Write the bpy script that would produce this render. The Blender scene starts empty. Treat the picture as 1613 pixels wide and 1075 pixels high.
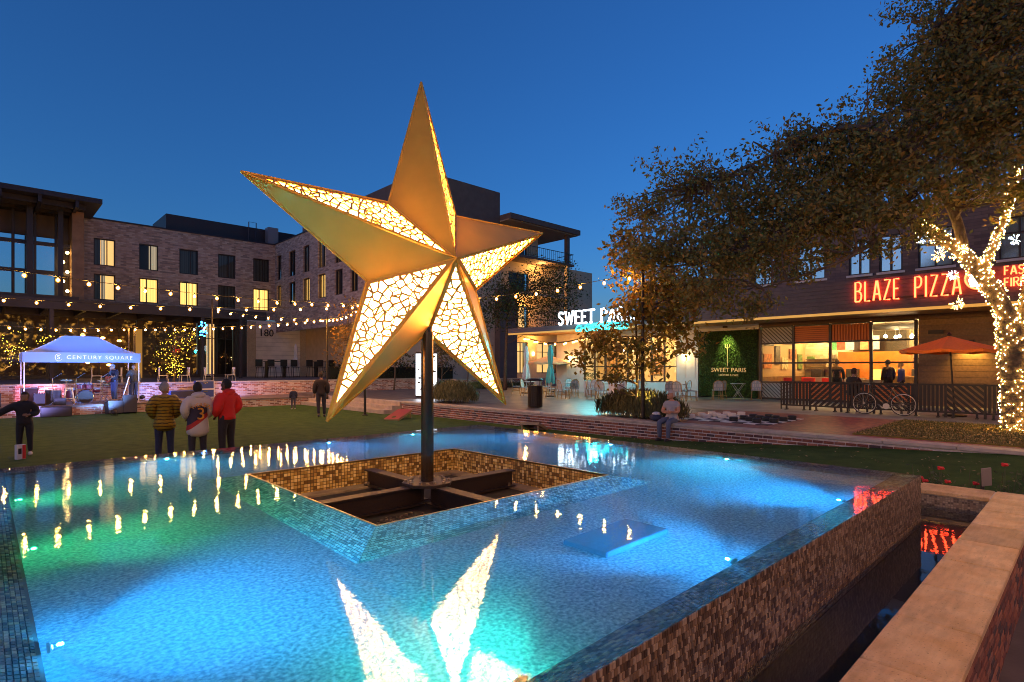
import bpy, bmesh, math, random
import numpy as np
from mathutils import Vector, Matrix
R = math.radians
rnd = random.Random(7)
sc = bpy.context.scene
col = sc.collection

# ------------------------------------------------------------------ camera, sky, exposure
cam_d = bpy.data.cameras.new('camera'); cam = bpy.data.objects.new('camera', cam_d); col.objects.link(cam)
cam.location = (0, 0, 2.0)
cam.rotation_euler = (R(90), 0, R(46.463 - 90))
cam_d.sensor_width = 36.0; cam_d.lens = 36.0 * 880.35 / 1613.0
cam_d.shift_y = (579 - 537.5) / 1613.0
cam_d.clip_start = 0.05; cam_d.clip_end = 3000
sc.camera = cam
world = bpy.data.worlds.new('World'); sc.world = world; world.use_nodes = True
wn = world.node_tree; wn.nodes.clear()
w_out = wn.nodes.new('ShaderNodeOutputWorld'); w_bg = wn.nodes.new('ShaderNodeBackground')
w_sky = wn.nodes.new('ShaderNodeTexSky'); w_sky.sky_type = 'NISHITA'; w_sky.sun_disc = False
w_sky.sun_elevation = R(2.0); w_sky.sun_rotation = R(-90); w_sky.air_density = 1.0; w_sky.dust_density = 0.3; w_sky.ozone_density = 5.2
w_tint = wn.nodes.new('ShaderNodeMix'); w_tint.data_type = 'RGBA'; w_tint.blend_type = 'MULTIPLY'
w_tint.inputs['Factor'].default_value = 1.0; w_tint.inputs['B'].default_value = (1.08, 0.86, 0.87, 1)
wn.links.new(w_sky.outputs['Color'], w_tint.inputs['A']); wn.links.new(w_tint.outputs['Result'], w_bg.inputs['Color'])
w_bg.inputs['Strength'].default_value = 0.23
wn.links.new(w_bg.outputs[0], w_out.inputs[0])
sc.view_settings.view_transform = 'Standard'; sc.view_settings.look = 'None'
sc.view_settings.exposure = 1.15; sc.view_settings.gamma = 1.0; sc.view_settings.use_curve_mapping = False
cy = sc.cycles
cy.use_denoising = True
try: cy.denoiser = 'OPENIMAGEDENOISE'
except Exception: pass
cy.pixel_filter_type = 'BLACKMAN_HARRIS'; cy.filter_width = 1.0
cy.use_light_tree = True; cy.max_bounces = 8; cy.diffuse_bounces = 3; cy.glossy_bounces = 4
cy.transmission_bounces = 6; cy.transparent_max_bounces = 12
cy.caustics_reflective = False; cy.caustics_refractive = True
cy.sample_clamp_indirect = 6.0; cy.sample_clamp_direct = 0.0

# ------------------------------------------------------------------ materials
MATS = {}
def mat(name, c, rough=0.6, metal=0.0, emit=None, es=0.0, var=0.0, vscale=8.0, bump=0.0, bscale=40.0, island=0.0, c2=None, spec=0.5, coat=0.0, trans=0.0):
    if name in MATS: return MATS[name]
    m = bpy.data.materials.new(name); m.use_nodes = True; MATS[name] = m
    nt = m.node_tree; b = nt.nodes['Principled BSDF']
    b.inputs['Roughness'].default_value = rough; b.inputs['Metallic'].default_value = metal
    b.inputs['Specular IOR Level'].default_value = spec; b.inputs['Coat Weight'].default_value = coat
    b.inputs['Base Color'].default_value = (*c, 1)
    tc = nt.nodes.new('ShaderNodeTexCoord')
    def noise(scale, detail=4.0):
        n = nt.nodes.new('ShaderNodeTexNoise'); n.inputs['Scale'].default_value = scale; n.inputs['Detail'].default_value = detail
        nt.links.new(tc.outputs['Object'], n.inputs['Vector']); return n
    last = None
    if var > 0 or c2:
        n = noise(vscale); r = nt.nodes.new('ShaderNodeValToRGB')
        lo = [max(0, x * (1 - var)) for x in c]; hi = c2 if c2 else [min(1, x * (1 + var)) for x in c]
        r.color_ramp.elements[0].position = 0.35; r.color_ramp.elements[1].position = 0.68
        r.color_ramp.elements[0].color = (*lo, 1); r.color_ramp.elements[1].color = (*hi, 1)
        nt.links.new(n.outputs['Fac'], r.inputs['Fac']); last = r.outputs['Color']
    if island > 0:
        g = nt.nodes.new('ShaderNodeNewGeometry'); oi = nt.nodes.new('ShaderNodeObjectInfo')
        ad = nt.nodes.new('ShaderNodeMath'); ad.operation = 'ADD'; fr = nt.nodes.new('ShaderNodeMath'); fr.operation = 'FRACT'
        nt.links.new(g.outputs['Random Per Island'], ad.inputs[0]); nt.links.new(oi.outputs['Random'], ad.inputs[1]); nt.links.new(ad.outputs[0], fr.inputs[0])
        mr = nt.nodes.new('ShaderNodeMapRange'); mr.inputs['To Min'].default_value = 1 - island; mr.inputs['To Max'].default_value = 1 + island
        nt.links.new(fr.outputs[0], mr.inputs['Value'])
        mx = nt.nodes.new('ShaderNodeMix'); mx.data_type = 'RGBA'; mx.blend_type = 'MULTIPLY'; mx.inputs['Factor'].default_value = 1
        if last: nt.links.new(last, mx.inputs['A'])
        else: mx.inputs['A'].default_value = (*c, 1)
        nt.links.new(mr.outputs[0], mx.inputs['B']); last = mx.outputs['Result']
    if last: nt.links.new(last, b.inputs['Base Color'])
    if bump > 0:
        n = noise(bscale, 6); bp = nt.nodes.new('ShaderNodeBump'); bp.inputs['Strength'].default_value = bump; bp.inputs['Distance'].default_value = 0.02
        nt.links.new(n.outputs['Fac'], bp.inputs['Height']); nt.links.new(bp.outputs['Normal'], b.inputs['Normal'])
    if emit:
        b.inputs['Emission Color'].default_value = (*emit, 1); b.inputs['Emission Strength'].default_value = es
    if trans > 0: b.inputs['Transmission Weight'].default_value = trans
    return m

def ramp_island(name, cols, rough=0.5, bump=0.0, bscale=60, metal=0.0, spec=0.5, grain=0.12):
    """each separate piece takes its own colour from a list of the pieces' real colours"""
    if name in MATS: return MATS[name]
    m = bpy.data.materials.new(name); m.use_nodes = True; MATS[name] = m
    nt = m.node_tree; b = nt.nodes['Principled BSDF']; b.inputs['Roughness'].default_value = rough; b.inputs['Metallic'].default_value = metal
    b.inputs['Specular IOR Level'].default_value = spec
    g = nt.nodes.new('ShaderNodeNewGeometry'); oi = nt.nodes.new('ShaderNodeObjectInfo')
    ad = nt.nodes.new('ShaderNodeMath'); ad.operation = 'ADD'; fr = nt.nodes.new('ShaderNodeMath'); fr.operation = 'FRACT'
    nt.links.new(g.outputs['Random Per Island'], ad.inputs[0]); nt.links.new(oi.outputs['Random'], ad.inputs[1]); nt.links.new(ad.outputs[0], fr.inputs[0])
    r = nt.nodes.new('ShaderNodeValToRGB'); r.color_ramp.interpolation = 'CONSTANT'
    while len(r.color_ramp.elements) < len(cols): r.color_ramp.elements.new(0.5)
    for i, c in enumerate(cols):
        r.color_ramp.elements[i].position = i / len(cols); r.color_ramp.elements[i].color = (*c, 1)
    nt.links.new(fr.outputs[0], r.inputs['Fac'])
    tc = nt.nodes.new('ShaderNodeTexCoord'); n = nt.nodes.new('ShaderNodeTexNoise'); n.inputs['Scale'].default_value = bscale; n.inputs['Detail'].default_value = 5
    nt.links.new(tc.outputs['Object'], n.inputs['Vector'])
    mr = nt.nodes.new('ShaderNodeMapRange'); mr.inputs['To Min'].default_value = 1 - 2 * grain; mr.inputs['To Max'].default_value = 1 + 2 * grain
    nt.links.new(n.outputs['Fac'], mr.inputs['Value'])
    mx = nt.nodes.new('ShaderNodeMix'); mx.data_type = 'RGBA'; mx.blend_type = 'MULTIPLY'; mx.inputs['Factor'].default_value = 1
    nt.links.new(r.outputs['Color'], mx.inputs['A']); nt.links.new(mr.outputs[0], mx.inputs['B']); nt.links.new(mx.outputs['Result'], b.inputs['Base Color'])
    if bump > 0:
        bp = nt.nodes.new('ShaderNodeBump'); bp.inputs['Strength'].default_value = bump; bp.inputs['Distance'].default_value = 0.01
        nt.links.new(n.outputs['Fac'], bp.inputs['Height']); nt.links.new(bp.outputs['Normal'], b.inputs['Normal'])
    return m

def brick_mat(name, cols, mortar, bw, bh, axis, ms=0.012, rough=0.8, bump=0.6, offset=0.5, metal=0.0):
    """brick/tile pattern by a Brick Texture in object space; axis: the horizontal axis that runs along the wall"""
    if name in MATS: return MATS[name]
    m = bpy.data.materials.new(name); m.use_nodes = True; MATS[name] = m
    nt = m.node_tree; b = nt.nodes['Principled BSDF']; b.inputs['Roughness'].default_value = rough; b.inputs['Metallic'].default_value = metal
    tc = nt.nodes.new('ShaderNodeTexCoord'); sp = nt.nodes.new('ShaderNodeSeparateXYZ'); cb = nt.nodes.new('ShaderNodeCombineXYZ')
    nt.links.new(tc.outputs['Object'], sp.inputs[0])
    nt.links.new(sp.outputs[axis[0]], cb.inputs['X']); nt.links.new(sp.outputs[axis[1]], cb.inputs['Y'])
    # colour of each brick from white noise on its cell
    def mth(op, a, bb=None):
        n = nt.nodes.new('ShaderNodeMath'); n.operation = op
        for k, v in ((0, a), (1, bb)):
            if v is None: continue
            if isinstance(v, (int, float)): n.inputs[k].default_value = v
            else: nt.links.new(v, n.inputs[k])
        return n.outputs[0]
    row = mth('FLOOR', mth('DIVIDE', sp.outputs[axis[1]], bh))
    par = mth('MULTIPLY', mth('ABSOLUTE', mth('MODULO', row, 2.0)), offset)
    u = mth('ADD', mth('DIVIDE', sp.outputs[axis[0]], bw), par)
    cell = mth('FLOOR', u); cv = nt.nodes.new('ShaderNodeCombineXYZ'); nt.links.new(cell, cv.inputs[0]); nt.links.new(row, cv.inputs[1])
    wnz = nt.nodes.new('ShaderNodeTexWhiteNoise'); wnz.noise_dimensions = '2D'; nt.links.new(cv.outputs[0], wnz.inputs['Vector'])
    r = nt.nodes.new('ShaderNodeValToRGB'); r.color_ramp.interpolation = 'CONSTANT'
    while len(r.color_ramp.elements) < len(cols): r.color_ramp.elements.new(0.5)
    for i, c in enumerate(cols):
        r.color_ramp.elements[i].position = i / len(cols); r.color_ramp.elements[i].color = (*c, 1)
    nt.links.new(wnz.outputs['Value'], r.inputs['Fac'])
    fu = mth('FRACT', u); fv = mth('FRACT', mth('DIVIDE', sp.outputs[axis[1]], bh))
    du = mth('MULTIPLY', mth('MINIMUM', fu, mth('SUBTRACT', 1.0, fu)), bw)
    dv = mth('MULTIPLY', mth('MINIMUM', fv, mth('SUBTRACT', 1.0, fv)), bh)
    d = mth('MINIMUM', du, dv)
    mr = nt.nodes.new('ShaderNodeMapRange'); mr.inputs['From Min'].default_value = ms * 0.35; mr.inputs['From Max'].default_value = ms * 0.65
    nt.links.new(d, mr.inputs['Value'])
    mx = nt.nodes.new('ShaderNodeMix'); mx.data_type = 'RGBA'
    mx.inputs['A'].default_value = (*mortar, 1); nt.links.new(mr.outputs[0], mx.inputs['Factor']); nt.links.new(r.outputs['Color'], mx.inputs['B'])
    n = nt.nodes.new('ShaderNodeTexNoise'); n.inputs['Scale'].default_value = 3.0; n.inputs['Detail'].default_value = 6; nt.links.new(tc.outputs['Object'], n.inputs['Vector'])
    m2 = nt.nodes.new('ShaderNodeMapRange'); m2.inputs['To Min'].default_value = 0.7; m2.inputs['To Max'].default_value = 1.3; nt.links.new(n.outputs['Fac'], m2.inputs['Value'])
    mm = nt.nodes.new('ShaderNodeMix'); mm.data_type = 'RGBA'; mm.blend_type = 'MULTIPLY'; mm.inputs['Factor'].default_value = 1
    nt.links.new(mx.outputs['Result'], mm.inputs['A']); nt.links.new(m2.outputs[0], mm.inputs['B']); nt.links.new(mm.outputs['Result'], b.inputs['Base Color'])
    bp = nt.nodes.new('ShaderNodeBump'); bp.inputs['Strength'].default_value = bump; bp.inputs['Distance'].default_value = 0.008
    nt.links.new(mr.outputs[0], bp.inputs['Height']); nt.links.new(bp.outputs['Normal'], b.inputs['Normal'])
    return m

def emis(name, c, s):
    if name in MATS: return MATS[name]
    m = bpy.data.materials.new(name); m.use_nodes = True; MATS[name] = m
    nt = m.node_tree; nt.nodes.clear(); o = nt.nodes.new('ShaderNodeOutputMaterial'); e = nt.nodes.new('ShaderNodeEmission')
    e.inputs[0].default_value = (*c, 1); e.inputs[1].default_value = s; nt.links.new(e.outputs[0], o.inputs[0]); return m

def glass_mat(name, tint=(0.9, 0.95, 0.95), rough=0.02, refl=1.0):
    """a thin window pane: clear, with mirror reflections by Fresnel"""
    if name in MATS: return MATS[name]
    m = bpy.data.materials.new(name); m.use_nodes = True; MATS[name] = m
    nt = m.node_tree; nt.nodes.clear(); o = nt.nodes.new('ShaderNodeOutputMaterial')
    t = nt.nodes.new('ShaderNodeBsdfTransparent'); t.inputs[0].default_value = (*tint, 1)
    g = nt.nodes.new('ShaderNodeBsdfGlossy'); g.inputs['Roughness'].default_value = rough
    f = nt.nodes.new('ShaderNodeFresnel'); f.inputs[0].default_value = 1.5 if refl <= 1 else 1.9
    mx = nt.nodes.new('ShaderNodeMixShader'); nt.links.new(f.outputs[0], mx.inputs[0]); nt.links.new(t.outputs[0], mx.inputs[1]); nt.links.new(g.outputs[0], mx.inputs[2])
    nt.links.new(mx.outputs[0], o.inputs[0]); return m

def water_mat(name, wave=0.02, scale=3.0, rough=0.015):
    m = bpy.data.materials.new(name); m.use_nodes = True; MATS[name] = m
    nt = m.node_tree; nt.nodes.clear(); o = nt.nodes.new('ShaderNodeOutputMaterial')
    g = nt.nodes.new('ShaderNodeBsdfGlass'); g.inputs['IOR'].default_value = 1.33; g.inputs['Roughness'].default_value = rough
    g.inputs['Color'].default_value = (0.96, 0.99, 1, 1)
    tc = nt.nodes.new('ShaderNodeTexCoord'); 
    n = nt.nodes.new('ShaderNodeTexNoise'); n.inputs['Scale'].default_value = scale; n.inputs['Detail'].default_value = 3
    n2 = nt.nodes.new('ShaderNodeTexNoise'); n2.inputs['Scale'].default_value = scale * 9; n2.inputs['Detail'].default_value = 2
    nt.links.new(tc.outputs['Object'], n.inputs['Vector']); nt.links.new(tc.outputs['Object'], n2.inputs['Vector'])
    b = nt.nodes.new('ShaderNodeBump'); b.inputs['Strength'].default_value = 1.0; b.inputs['Distance'].default_value = wave
    b2 = nt.nodes.new('ShaderNodeBump'); b2.inputs['Strength'].default_value = 1.0; b2.inputs['Distance'].default_value = wave * 0.12
    nt.links.new(n.outputs['Fac'], b.inputs['Height']); nt.links.new(n2.outputs['Fac'], b2.inputs['Height'])
    nt.links.new(b.outputs['Normal'], b2.inputs['Normal']); nt.links.new(b2.outputs['Normal'], g.inputs['Normal'])
    nt.links.new(g.outputs[0], o.inputs[0]); return m

# ------------------------------------------------------------------ mesh helpers
class MB:
    def __init__(s): s.v = []; s.f = []; s.smooth = False
    def add(s, vs, fs):
        k = len(s.v); s.v += [tuple(p) for p in vs]; s.f += [tuple(i + k for i in f) for f in fs]; return s
    def box(s, x0, x1, y0, y1, z0, z1, M=None):
        v = [(x0, y0, z0), (x1, y0, z0), (x1, y1, z0), (x0, y1, z0), (x0, y0, z1), (x1, y0, z1), (x1, y1, z1), (x0, y1, z1)]
        if M: v = [tuple(M @ Vector(p)) for p in v]
        return s.add(v, [(3, 2, 1, 0), (4, 5, 6, 7), (0, 1, 5, 4), (1, 2, 6, 5), (2, 3, 7, 6), (3, 0, 4, 7)])
    def cbox(s, c, d, rz=0, M=None):
        x, y, z = c; a, b, h = d[0] / 2, d[1] / 2, d[2] / 2
        T = Matrix.Translation(c) @ (M if M else Matrix.Rotation(rz, 4, 'Z'))
        return s.box(-a, a, -b, b, -h, h, T)
    def bevbox(s, c, d, bev=0.02, M=None):
        """box with chamfered vertical and top edges"""
        a, b, h = d[0] / 2, d[1] / 2, d[2] / 2; e = min(bev, a * .9, b * .9, h * .9)
        ring = lambda q, z: [(-a + q, -b, z), (a - q, -b, z), (a, -b + q, z), (a, b - q, z), (a - q, b, z), (-a + q, b, z), (-a, b - q, z), (-a, -b + q, z)]
        rg = lambda q, z, k: [(x * (1 - k / a), y * (1 - k / b), z) for x, y, z in ring(q, z)]
        T = Matrix.Translation(c) @ (M if M else Matrix.Identity(4))
        L = [rg(e, -h, e), rg(e, -h + e, 0), rg(e, h - e, 0), rg(e, h, e)]
        vs = [tuple(T @ Vector(p)) for r in L for p in r]; fs = [tuple(range(7, -1, -1)), tuple(range(24, 32))]
        for i in range(3):
            for j in range(8): fs.append((i * 8 + j, i * 8 + (j + 1) % 8, (i + 1) * 8 + (j + 1) % 8, (i + 1) * 8 + j))
        return s.add(vs, fs)
    def tube(s, pts, r, n=6, cap=True, r2=None):
        pts = [Vector(p) for p in pts]; m = len(pts)
        if isinstance(r, (int, float)): rs = [r + ((r2 if r2 is not None else r) - r) * i / max(1, m - 1) for i in range(m)]
        else: rs = list(r)
        k = len(s.v); up = Vector((0, 0, 1)); pu = None
        for i, p in enumerate(pts):
            t = (pts[min(i + 1, m - 1)] - pts[max(i - 1, 0)])
            if t.length < 1e-9: t = Vector((0, 0, 1))
            t.normalize()
            if pu is None: pu = t.orthogonal().normalized() if abs(t.z) > .95 else t.cross(up).normalized()
            u = (pu - t * pu.dot(t)); u = u.normalized() if u.length > 1e-6 else t.orthogonal().normalized()
            pu = u; w = t.cross(u)
            for j in range(n):
                a = 2 * math.pi * j / n; q = p + (u * math.cos(a) + w * math.sin(a)) * rs[i]; s.v.append(tuple(q))
        for i in range(m - 1):
            for j in range(n): s.f.append((k + i * n + j, k + i * n + (j + 1) % n, k + (i + 1) * n + (j + 1) % n, k + (i + 1) * n + j))
        if cap: s.f.append(tuple(k + j for j in range(n - 1, -1, -1))); s.f.append(tuple(k + (m - 1) * n + j for j in range(n)))
        return s
    def lathe(s, prof, n=16, c=(0, 0, 0), M=None):
        k = len(s.v)
        for r, z in prof:
            for j in range(n):
                a = 2 * math.pi * j / n; p = Vector((r * math.cos(a), r * math.sin(a), z))
                if M: p = M @ p
                s.v.append((p.x + c[0], p.y + c[1], p.z + c[2]))
        for i in range(len(prof) - 1):
            for j in range(n): s.f.append((k + i * n + j, k + i * n + (j + 1) % n, k + (i + 1) * n + (j + 1) % n, k + (i + 1) * n + j))
        s.f.append(tuple(k + j for j in range(n - 1, -1, -1))); q = k + (len(prof) - 1) * n; s.f.append(tuple(q + j for j in range(n)))
        return s
    def ball(s, c, r, n=8, m=5, sc=(1, 1, 1), M=None):
        prof = [(math.sin(math.pi * (i + .02) / (m + .04)) * r, -math.cos(math.pi * (i + .02) / (m + .04)) * r) for i in range(m + 1)]
        k = len(s.v); s.lathe(prof, n)
        for i in range(k, len(s.v)):
            p = Vector((s.v[i][0] * sc[0], s.v[i][1] * sc[1], s.v[i][2] * sc[2]))
            if M: p = M @ p
            s.v[i] = (p.x + c[0], p.y + c[1], p.z + c[2])
        return s
    def quad(s, a, b, c, d): return s.add([a, b, c, d], [(0, 1, 2, 3)])
    def prism(s, poly, a, b, M=None):
        """extrude a polygon (list of 2-D points in the x-z plane) from y=a to y=b"""
        n = len(poly); v = [(x, a, z) for x, z in poly] + [(x, b, z) for x, z in poly]
        if M: v = [tuple(M @ Vector(p)) for p in v]
        return s.add(v, [tuple(range(n)), tuple(range(2 * n - 1, n - 1, -1))] + [((i + 1) % n, i, n + i, n + (i + 1) % n) for i in range(n)])
    def mesh(s, name):
        me = bpy.data.meshes.new(name); me.from_pydata(s.v, [], s.f); me.update()
        if s.smooth: me.polygons.foreach_set('use_smooth', [True] * len(me.polygons))
        return me
    def build(s, name, m, parent=None, world=False, smooth=None):
        if smooth is not None: s.smooth = smooth
        if world and parent is not None:
            L = parent.location; s.v = [(x - L.x, y - L.y, z - L.z) for x, y, z in s.v]
        return link(name, s.mesh(name), m, parent)

def link(name, me, m, parent=None):
    o = bpy.data.objects.new(name, me); col.objects.link(o)
    if m is not None and len(me.materials) == 0: me.materials.append(m)
    if parent is not None: o.parent = parent
    return o
def empty(name, loc=(0, 0, 0), rz=0.0):
    o = bpy.data.objects.new(name, None); o.empty_display_size = 0.2; col.objects.link(o); o.location = loc; o.rotation_euler = (0, 0, rz); return o
def tag(o, label=None, cat=None, group=None, kind=None):
    for k, v in (('label', label), ('category', cat), ('group', group), ('kind', kind)):
        if v: o[k] = v
    return o
def thing(name, label, cat, loc=(0, 0, 0), rz=0.0, group=None): return tag(empty(name, loc, rz), label, cat, group)
def copy_tree(o, parent=None):
    c = o.copy(); col.objects.link(c); c.parent = parent
    for ch in list(o.children): copy_tree(ch, c)
    return c
def put(o, loc, rz, label=None):
    o.location = loc; o.rotation_euler = (0, 0, rz)
    if label: o['label'] = label
    return o
def lamp(name, kind, loc, energy, color, parent=None, size=0.05, aim=None, cone=60, blend=0.5):
    d = bpy.data.lights.new(name, kind); d.energy = energy; d.color = color
    if kind in ('POINT', 'SPOT'): d.shadow_soft_size = size
    if kind == 'SPOT': d.spot_size = R(cone); d.spot_blend = blend
    o = bpy.data.objects.new(name, d); col.objects.link(o)
    o.location = loc
    if parent is not None: o.parent = parent; o.matrix_parent_inverse = Matrix.LocRotScale(parent.location, parent.rotation_euler, None).inverted()
    if aim is not None: o.rotation_euler = (Vector(aim) - Vector(loc)).to_track_quat('-Z', 'Y').to_euler()
    return o
def text_mb(body, size, depth=0.01, shear=0.0, spacing=1.0):
    """the letters of a word as a mesh in the x-z plane, centred, facing -y"""
    cu = bpy.data.curves.new('t', 'FONT'); cu.body = body; cu.size = size; cu.extrude = depth / 2; cu.align_x = 'CENTER'; cu.align_y = 'CENTER'
    cu.shear = shear; cu.space_character = spacing; cu.resolution_u = 3
    o = bpy.data.objects.new('t', cu); col.objects.link(o); bpy.context.view_layer.update()
    me = o.evaluated_get(bpy.context.evaluated_depsgraph_get()).to_mesh()
    b = MB(); b.add([(v.co.x, -v.co.z, v.co.y) for v in me.vertices], [tuple(p.vertices) for p in me.polygons])
    bpy.data.objects.remove(o); bpy.data.curves.remove(cu); return b
def xf(b, M):
    b.v = [tuple(M @ Vector(p)) for p in b.v]; return b
FACE_MX = Matrix(((0, 1, 0, 0), (-1, 0, 0, 0), (0, 0, 1, 0), (0, 0, 0, 1)))   # turns a sign that faces -y so that it faces -x, reading along -y

# ------------------------------------------------------------------ ground, lawn, plaza
M_pave = mat('paving_dark', (0.11, 0.095, 0.085), 0.55, var=0.25, vscale=2.5, bump=0.15, bscale=30)
M_conc = mat('concrete_walk', (0.30, 0.26, 0.22), 0.6, var=0.18, vscale=1.6, bump=0.12, bscale=45)
M_redb = brick_mat('red_paver', [(0.30, 0.075, 0.045), (0.24, 0.06, 0.04), (0.34, 0.10, 0.06), (0.20, 0.055, 0.04)], (0.13, 0.08, 0.06), 0.2, 0.1, ('X', 'Y'), 0.008, 0.55, 0.4)
M_plaza = brick_mat('plaza_paver', [(0.15, 0.13, 0.125), (0.12, 0.105, 0.10), (0.17, 0.145, 0.135), (0.105, 0.09, 0.09)], (0.06, 0.055, 0.05), 0.6, 0.3, ('Y', 'X'), 0.012, 0.42, 0.5)
M_lawn = mat('turf', (0.028, 0.075, 0.014), 0.9, c2=(0.055, 0.115, 0.022), vscale=3, bump=0.8, bscale=220, spec=0.2)
g = tag(MB().box(-600, 600, -600, 600, -1.2, -0.02).build('ground', M_pave), kind='structure')

def wall_z(y):   # how high the lawn has climbed at the foot of the seat wall
    pts = [(-20, .52), (-4, .50), (0.95, .45), (3.5, .33), (6, .16), (8.6, .02), (10, 0.0), (40, 0.0)]
    for (a, za), (b, zb) in zip(pts, pts[1:]):
        if a <= y <= b: return za + (zb - za) * (y - a) / (b - a)
    return 0
lw = MB(); 
xs = [-60, -30, -12, -5, -1.0, 3, 8.45, 9.6, 11.0, 12.2, 13.32]; ys = [-20, -10, -4, 0.5, 0.95, 2, 3.5, 5, 6, 7.3, 8.6, 10, 12.4, 16, 20, 24, 29.65]
def lz(x, y):
    if x <= 8.5: return 0.0
    t = (x - 8.45) / 4.87; return wall_z(y) * t
idx = {}
for i, x in enumerate(xs):
    for j, y in enumerate(ys): idx[i, j] = len(lw.v); lw.v.append((x, y, lz(x, y)))
for i in range(len(xs) - 1):
    for j in range(len(ys) - 1):
        if ys[j + 1] <= 0.51 and xs[i] < 8.4: continue
        lw.f.append((idx[i, j], idx[i + 1, j], idx[i + 1, j + 1], idx[i, j + 1]))
tag(lw.build('lawn', M_lawn), kind='structure')
tag(MB().box(13.66, 120, -60, 140, -0.6, 0.5).build('plaza', M_plaza), kind='structure')
tag(MB().box(13.67, 18.9, -30, 9.2, 0.45, 0.506).build('red_brick_path', M_redb), kind='structure')
tag(MB().box(18.9, 26.5, -30, 12.2, 0.45, 0.512).build('concrete_walk', M_conc), kind='structure')
M_dry = mat('dry_grass', (0.16, 0.13, 0.03), 0.9, c2=(0.30, 0.21, 0.045), vscale=9, bump=0.9, bscale=120, spec=0.2)
tag(MB().box(14.05, 18.75, -20, 3.8, 0.45, 0.53).build('dry_grass_bed', M_dry), kind='structure')

def leaf_scatter(name, n, region, zf, cols, size, label, cat):
    b = MB(); r = random.Random(len(name) * 7 + n)
    for _ in range(n):
        x = r.uniform(region[0], region[1]); y = r.uniform(region[2], region[3]); z = zf(x, y) + 0.006
        a = r.uniform(0, 6.28); s = size * r.uniform(.6, 1.3); t1 = r.uniform(-.35, .35); t2 = r.uniform(.0, .5)
        u = Vector((math.cos(a), math.sin(a), t1)); w = Vector((-math.sin(a), math.cos(a), t2)); p = Vector((x, y, z + abs(t1) * s))
        b.add([p - u * s, p - w * s * .45 , p + u * s, p + w * s * .45 ], [(0, 1, 2, 3)])
    return tag(b.build(name, ramp_island('mat_' + name, cols, 0.7)), label, cat, kind='stuff')
leaf_scatter('fallen_leaves', 9000, (14.06, 18.74, -3.0, 3.78), lambda x, y: 0.532, [(.44, .27, .06), (.34, .19, .04), (.55, .38, .10), (.24, .20, .05), (.48, .30, .07)], .035, 'dry yellow leaves lying over the grass below the oak', 'leaves')
leaf_scatter('scattered_leaves', 520, (8.7, 13.25, -4.0, 9.5), lz, [(.45, .33, .14), (.38, .24, .10), (.30, .27, .10)], .03, 'pale fallen leaves dotted over the turf by the low wall', 'leaves')
# short blades that catch the light on the grass bed
gb = MB(); r_ = random.Random(3)
for _ in range(16000):
    x = r_.uniform(14.06, 18.74); y = r_.uniform(-3, 3.79); a = r_.uniform(0, 6.28); hh = r_.uniform(.03, .075)
    u = Vector((math.cos(a), math.sin(a), 0)) * .006; l = Vector((r_.uniform(-.03, .03), r_.uniform(-.03, .03), hh)); p = Vector((x, y, .528))
    gb.add([p - u, p + u, p + l], [(0, 1, 2)])
tag(gb.build('grass', ramp_island('grass_blade', [(.08, .09, .02), (.14, .12, .03), (.06, .08, .015), (.20, .15, .04)], .8)), 'short yellowing grass under the oak', 'grass', kind='stuff')

# ------------------------------------------------------------------ fountain basin
PX0, PX1, PY0, PY1 = -0.07, 9.46, 1.71, 11.21          # outer faces of the raised basin; computed from image pixels, like most positions below
RW = 0.31                                              # width of the wet shelf
TURB = 0.36; FZ = 0.08; WZ = 0.5; SZ = 0.478
TILE_COLS = [(.20, .135, .085), (.12, .08, .055), (.27, .19, .125), (.07, .05, .038), (.33, .25, .18), (.17, .13, .10), (.10, .07, .05), (.38, .30, .22)]
M_tile = ramp_island('mosaic_bronze', TILE_COLS, 0.3, metal=0.0, spec=0.3, grain=0.05)
SH_COLS = [(.14, .12, .11), (.20, .17, .14), (.09, .09, .09), (.27, .22, .16), (.12, .10, .08), (.17, .17, .17), (.07, .06, .06)]
M_shtile = ramp_island('mosaic_shelf', SH_COLS, 0.18, spec=0.7, grain=0.05)
M_grout = mat('grout', (0.07, 0.06, 0.05), 0.8)
M_floor = mat('pool_plaster', (0.07, 0.16, 0.21), 0.75, c2=(0.40, 0.56, 0.60), vscale=34, bump=0.1, bscale=90)
fp = thing('fountain_basin', 'square raised fountain basin of bronze mosaic with a sunken well in the middle', 'fountain', (4.7, 6.46, -0.6))
b = MB(); b.box(PX0 + .02, PX1 - .02, PY0 + .02, PY1 - .02, -0.55, FZ)
b.build('basin_floor', M_floor, fp, True)
# four basin walls: mosaic faces by material on the far ones, real tiles on the two near ones
M_farx = brick_mat('mosaic_far_x', SH_COLS, (.05, .045, .04), 0.031, 0.031, ('X', 'Y'), 0.005, 0.2, 0.3, 0.0)
M_farw = brick_mat('mosaic_wall_far', SH_COLS, (.05, .045, .04), 0.031, 0.031, ('X', 'Z'), 0.005, 0.2, 0.3, 0.0)
walls = {}
for nm, (x0, x1, y0, y1) in dict(near=(PX0 + .006, PX1 - .006, PY0 + .006, PY0 + RW), far=(PX0 + RW, PX1 - .006, PY1 - RW, PY1 - .006),
                                 left=(PX0 + .006, PX0 + RW, PY0 + RW + .001, PY1 - .006), right=(PX1 - RW, PX1 - .006, PY0 + RW + .001, PY1 - RW - .001)).items():
    b = MB(); b.box(x0, x1, y0, y1, -0.55, .28); zo, zi = .49, .288; z4 = dict(near=(zo, zo, zi, zi), far=(zi, zi, zo, zo), left=(zo, zi, zi, zo), right=(zi, zo, zo, zi))[nm]
    b.v[4:8] = [(p[0], p[1], z) for p, z in zip(b.v[4:8], z4)]
    walls[nm] = b.build('basin_wall', M_grout if nm in ('near', 'left') else M_farx, fp, True)
TS = 0.031
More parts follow.
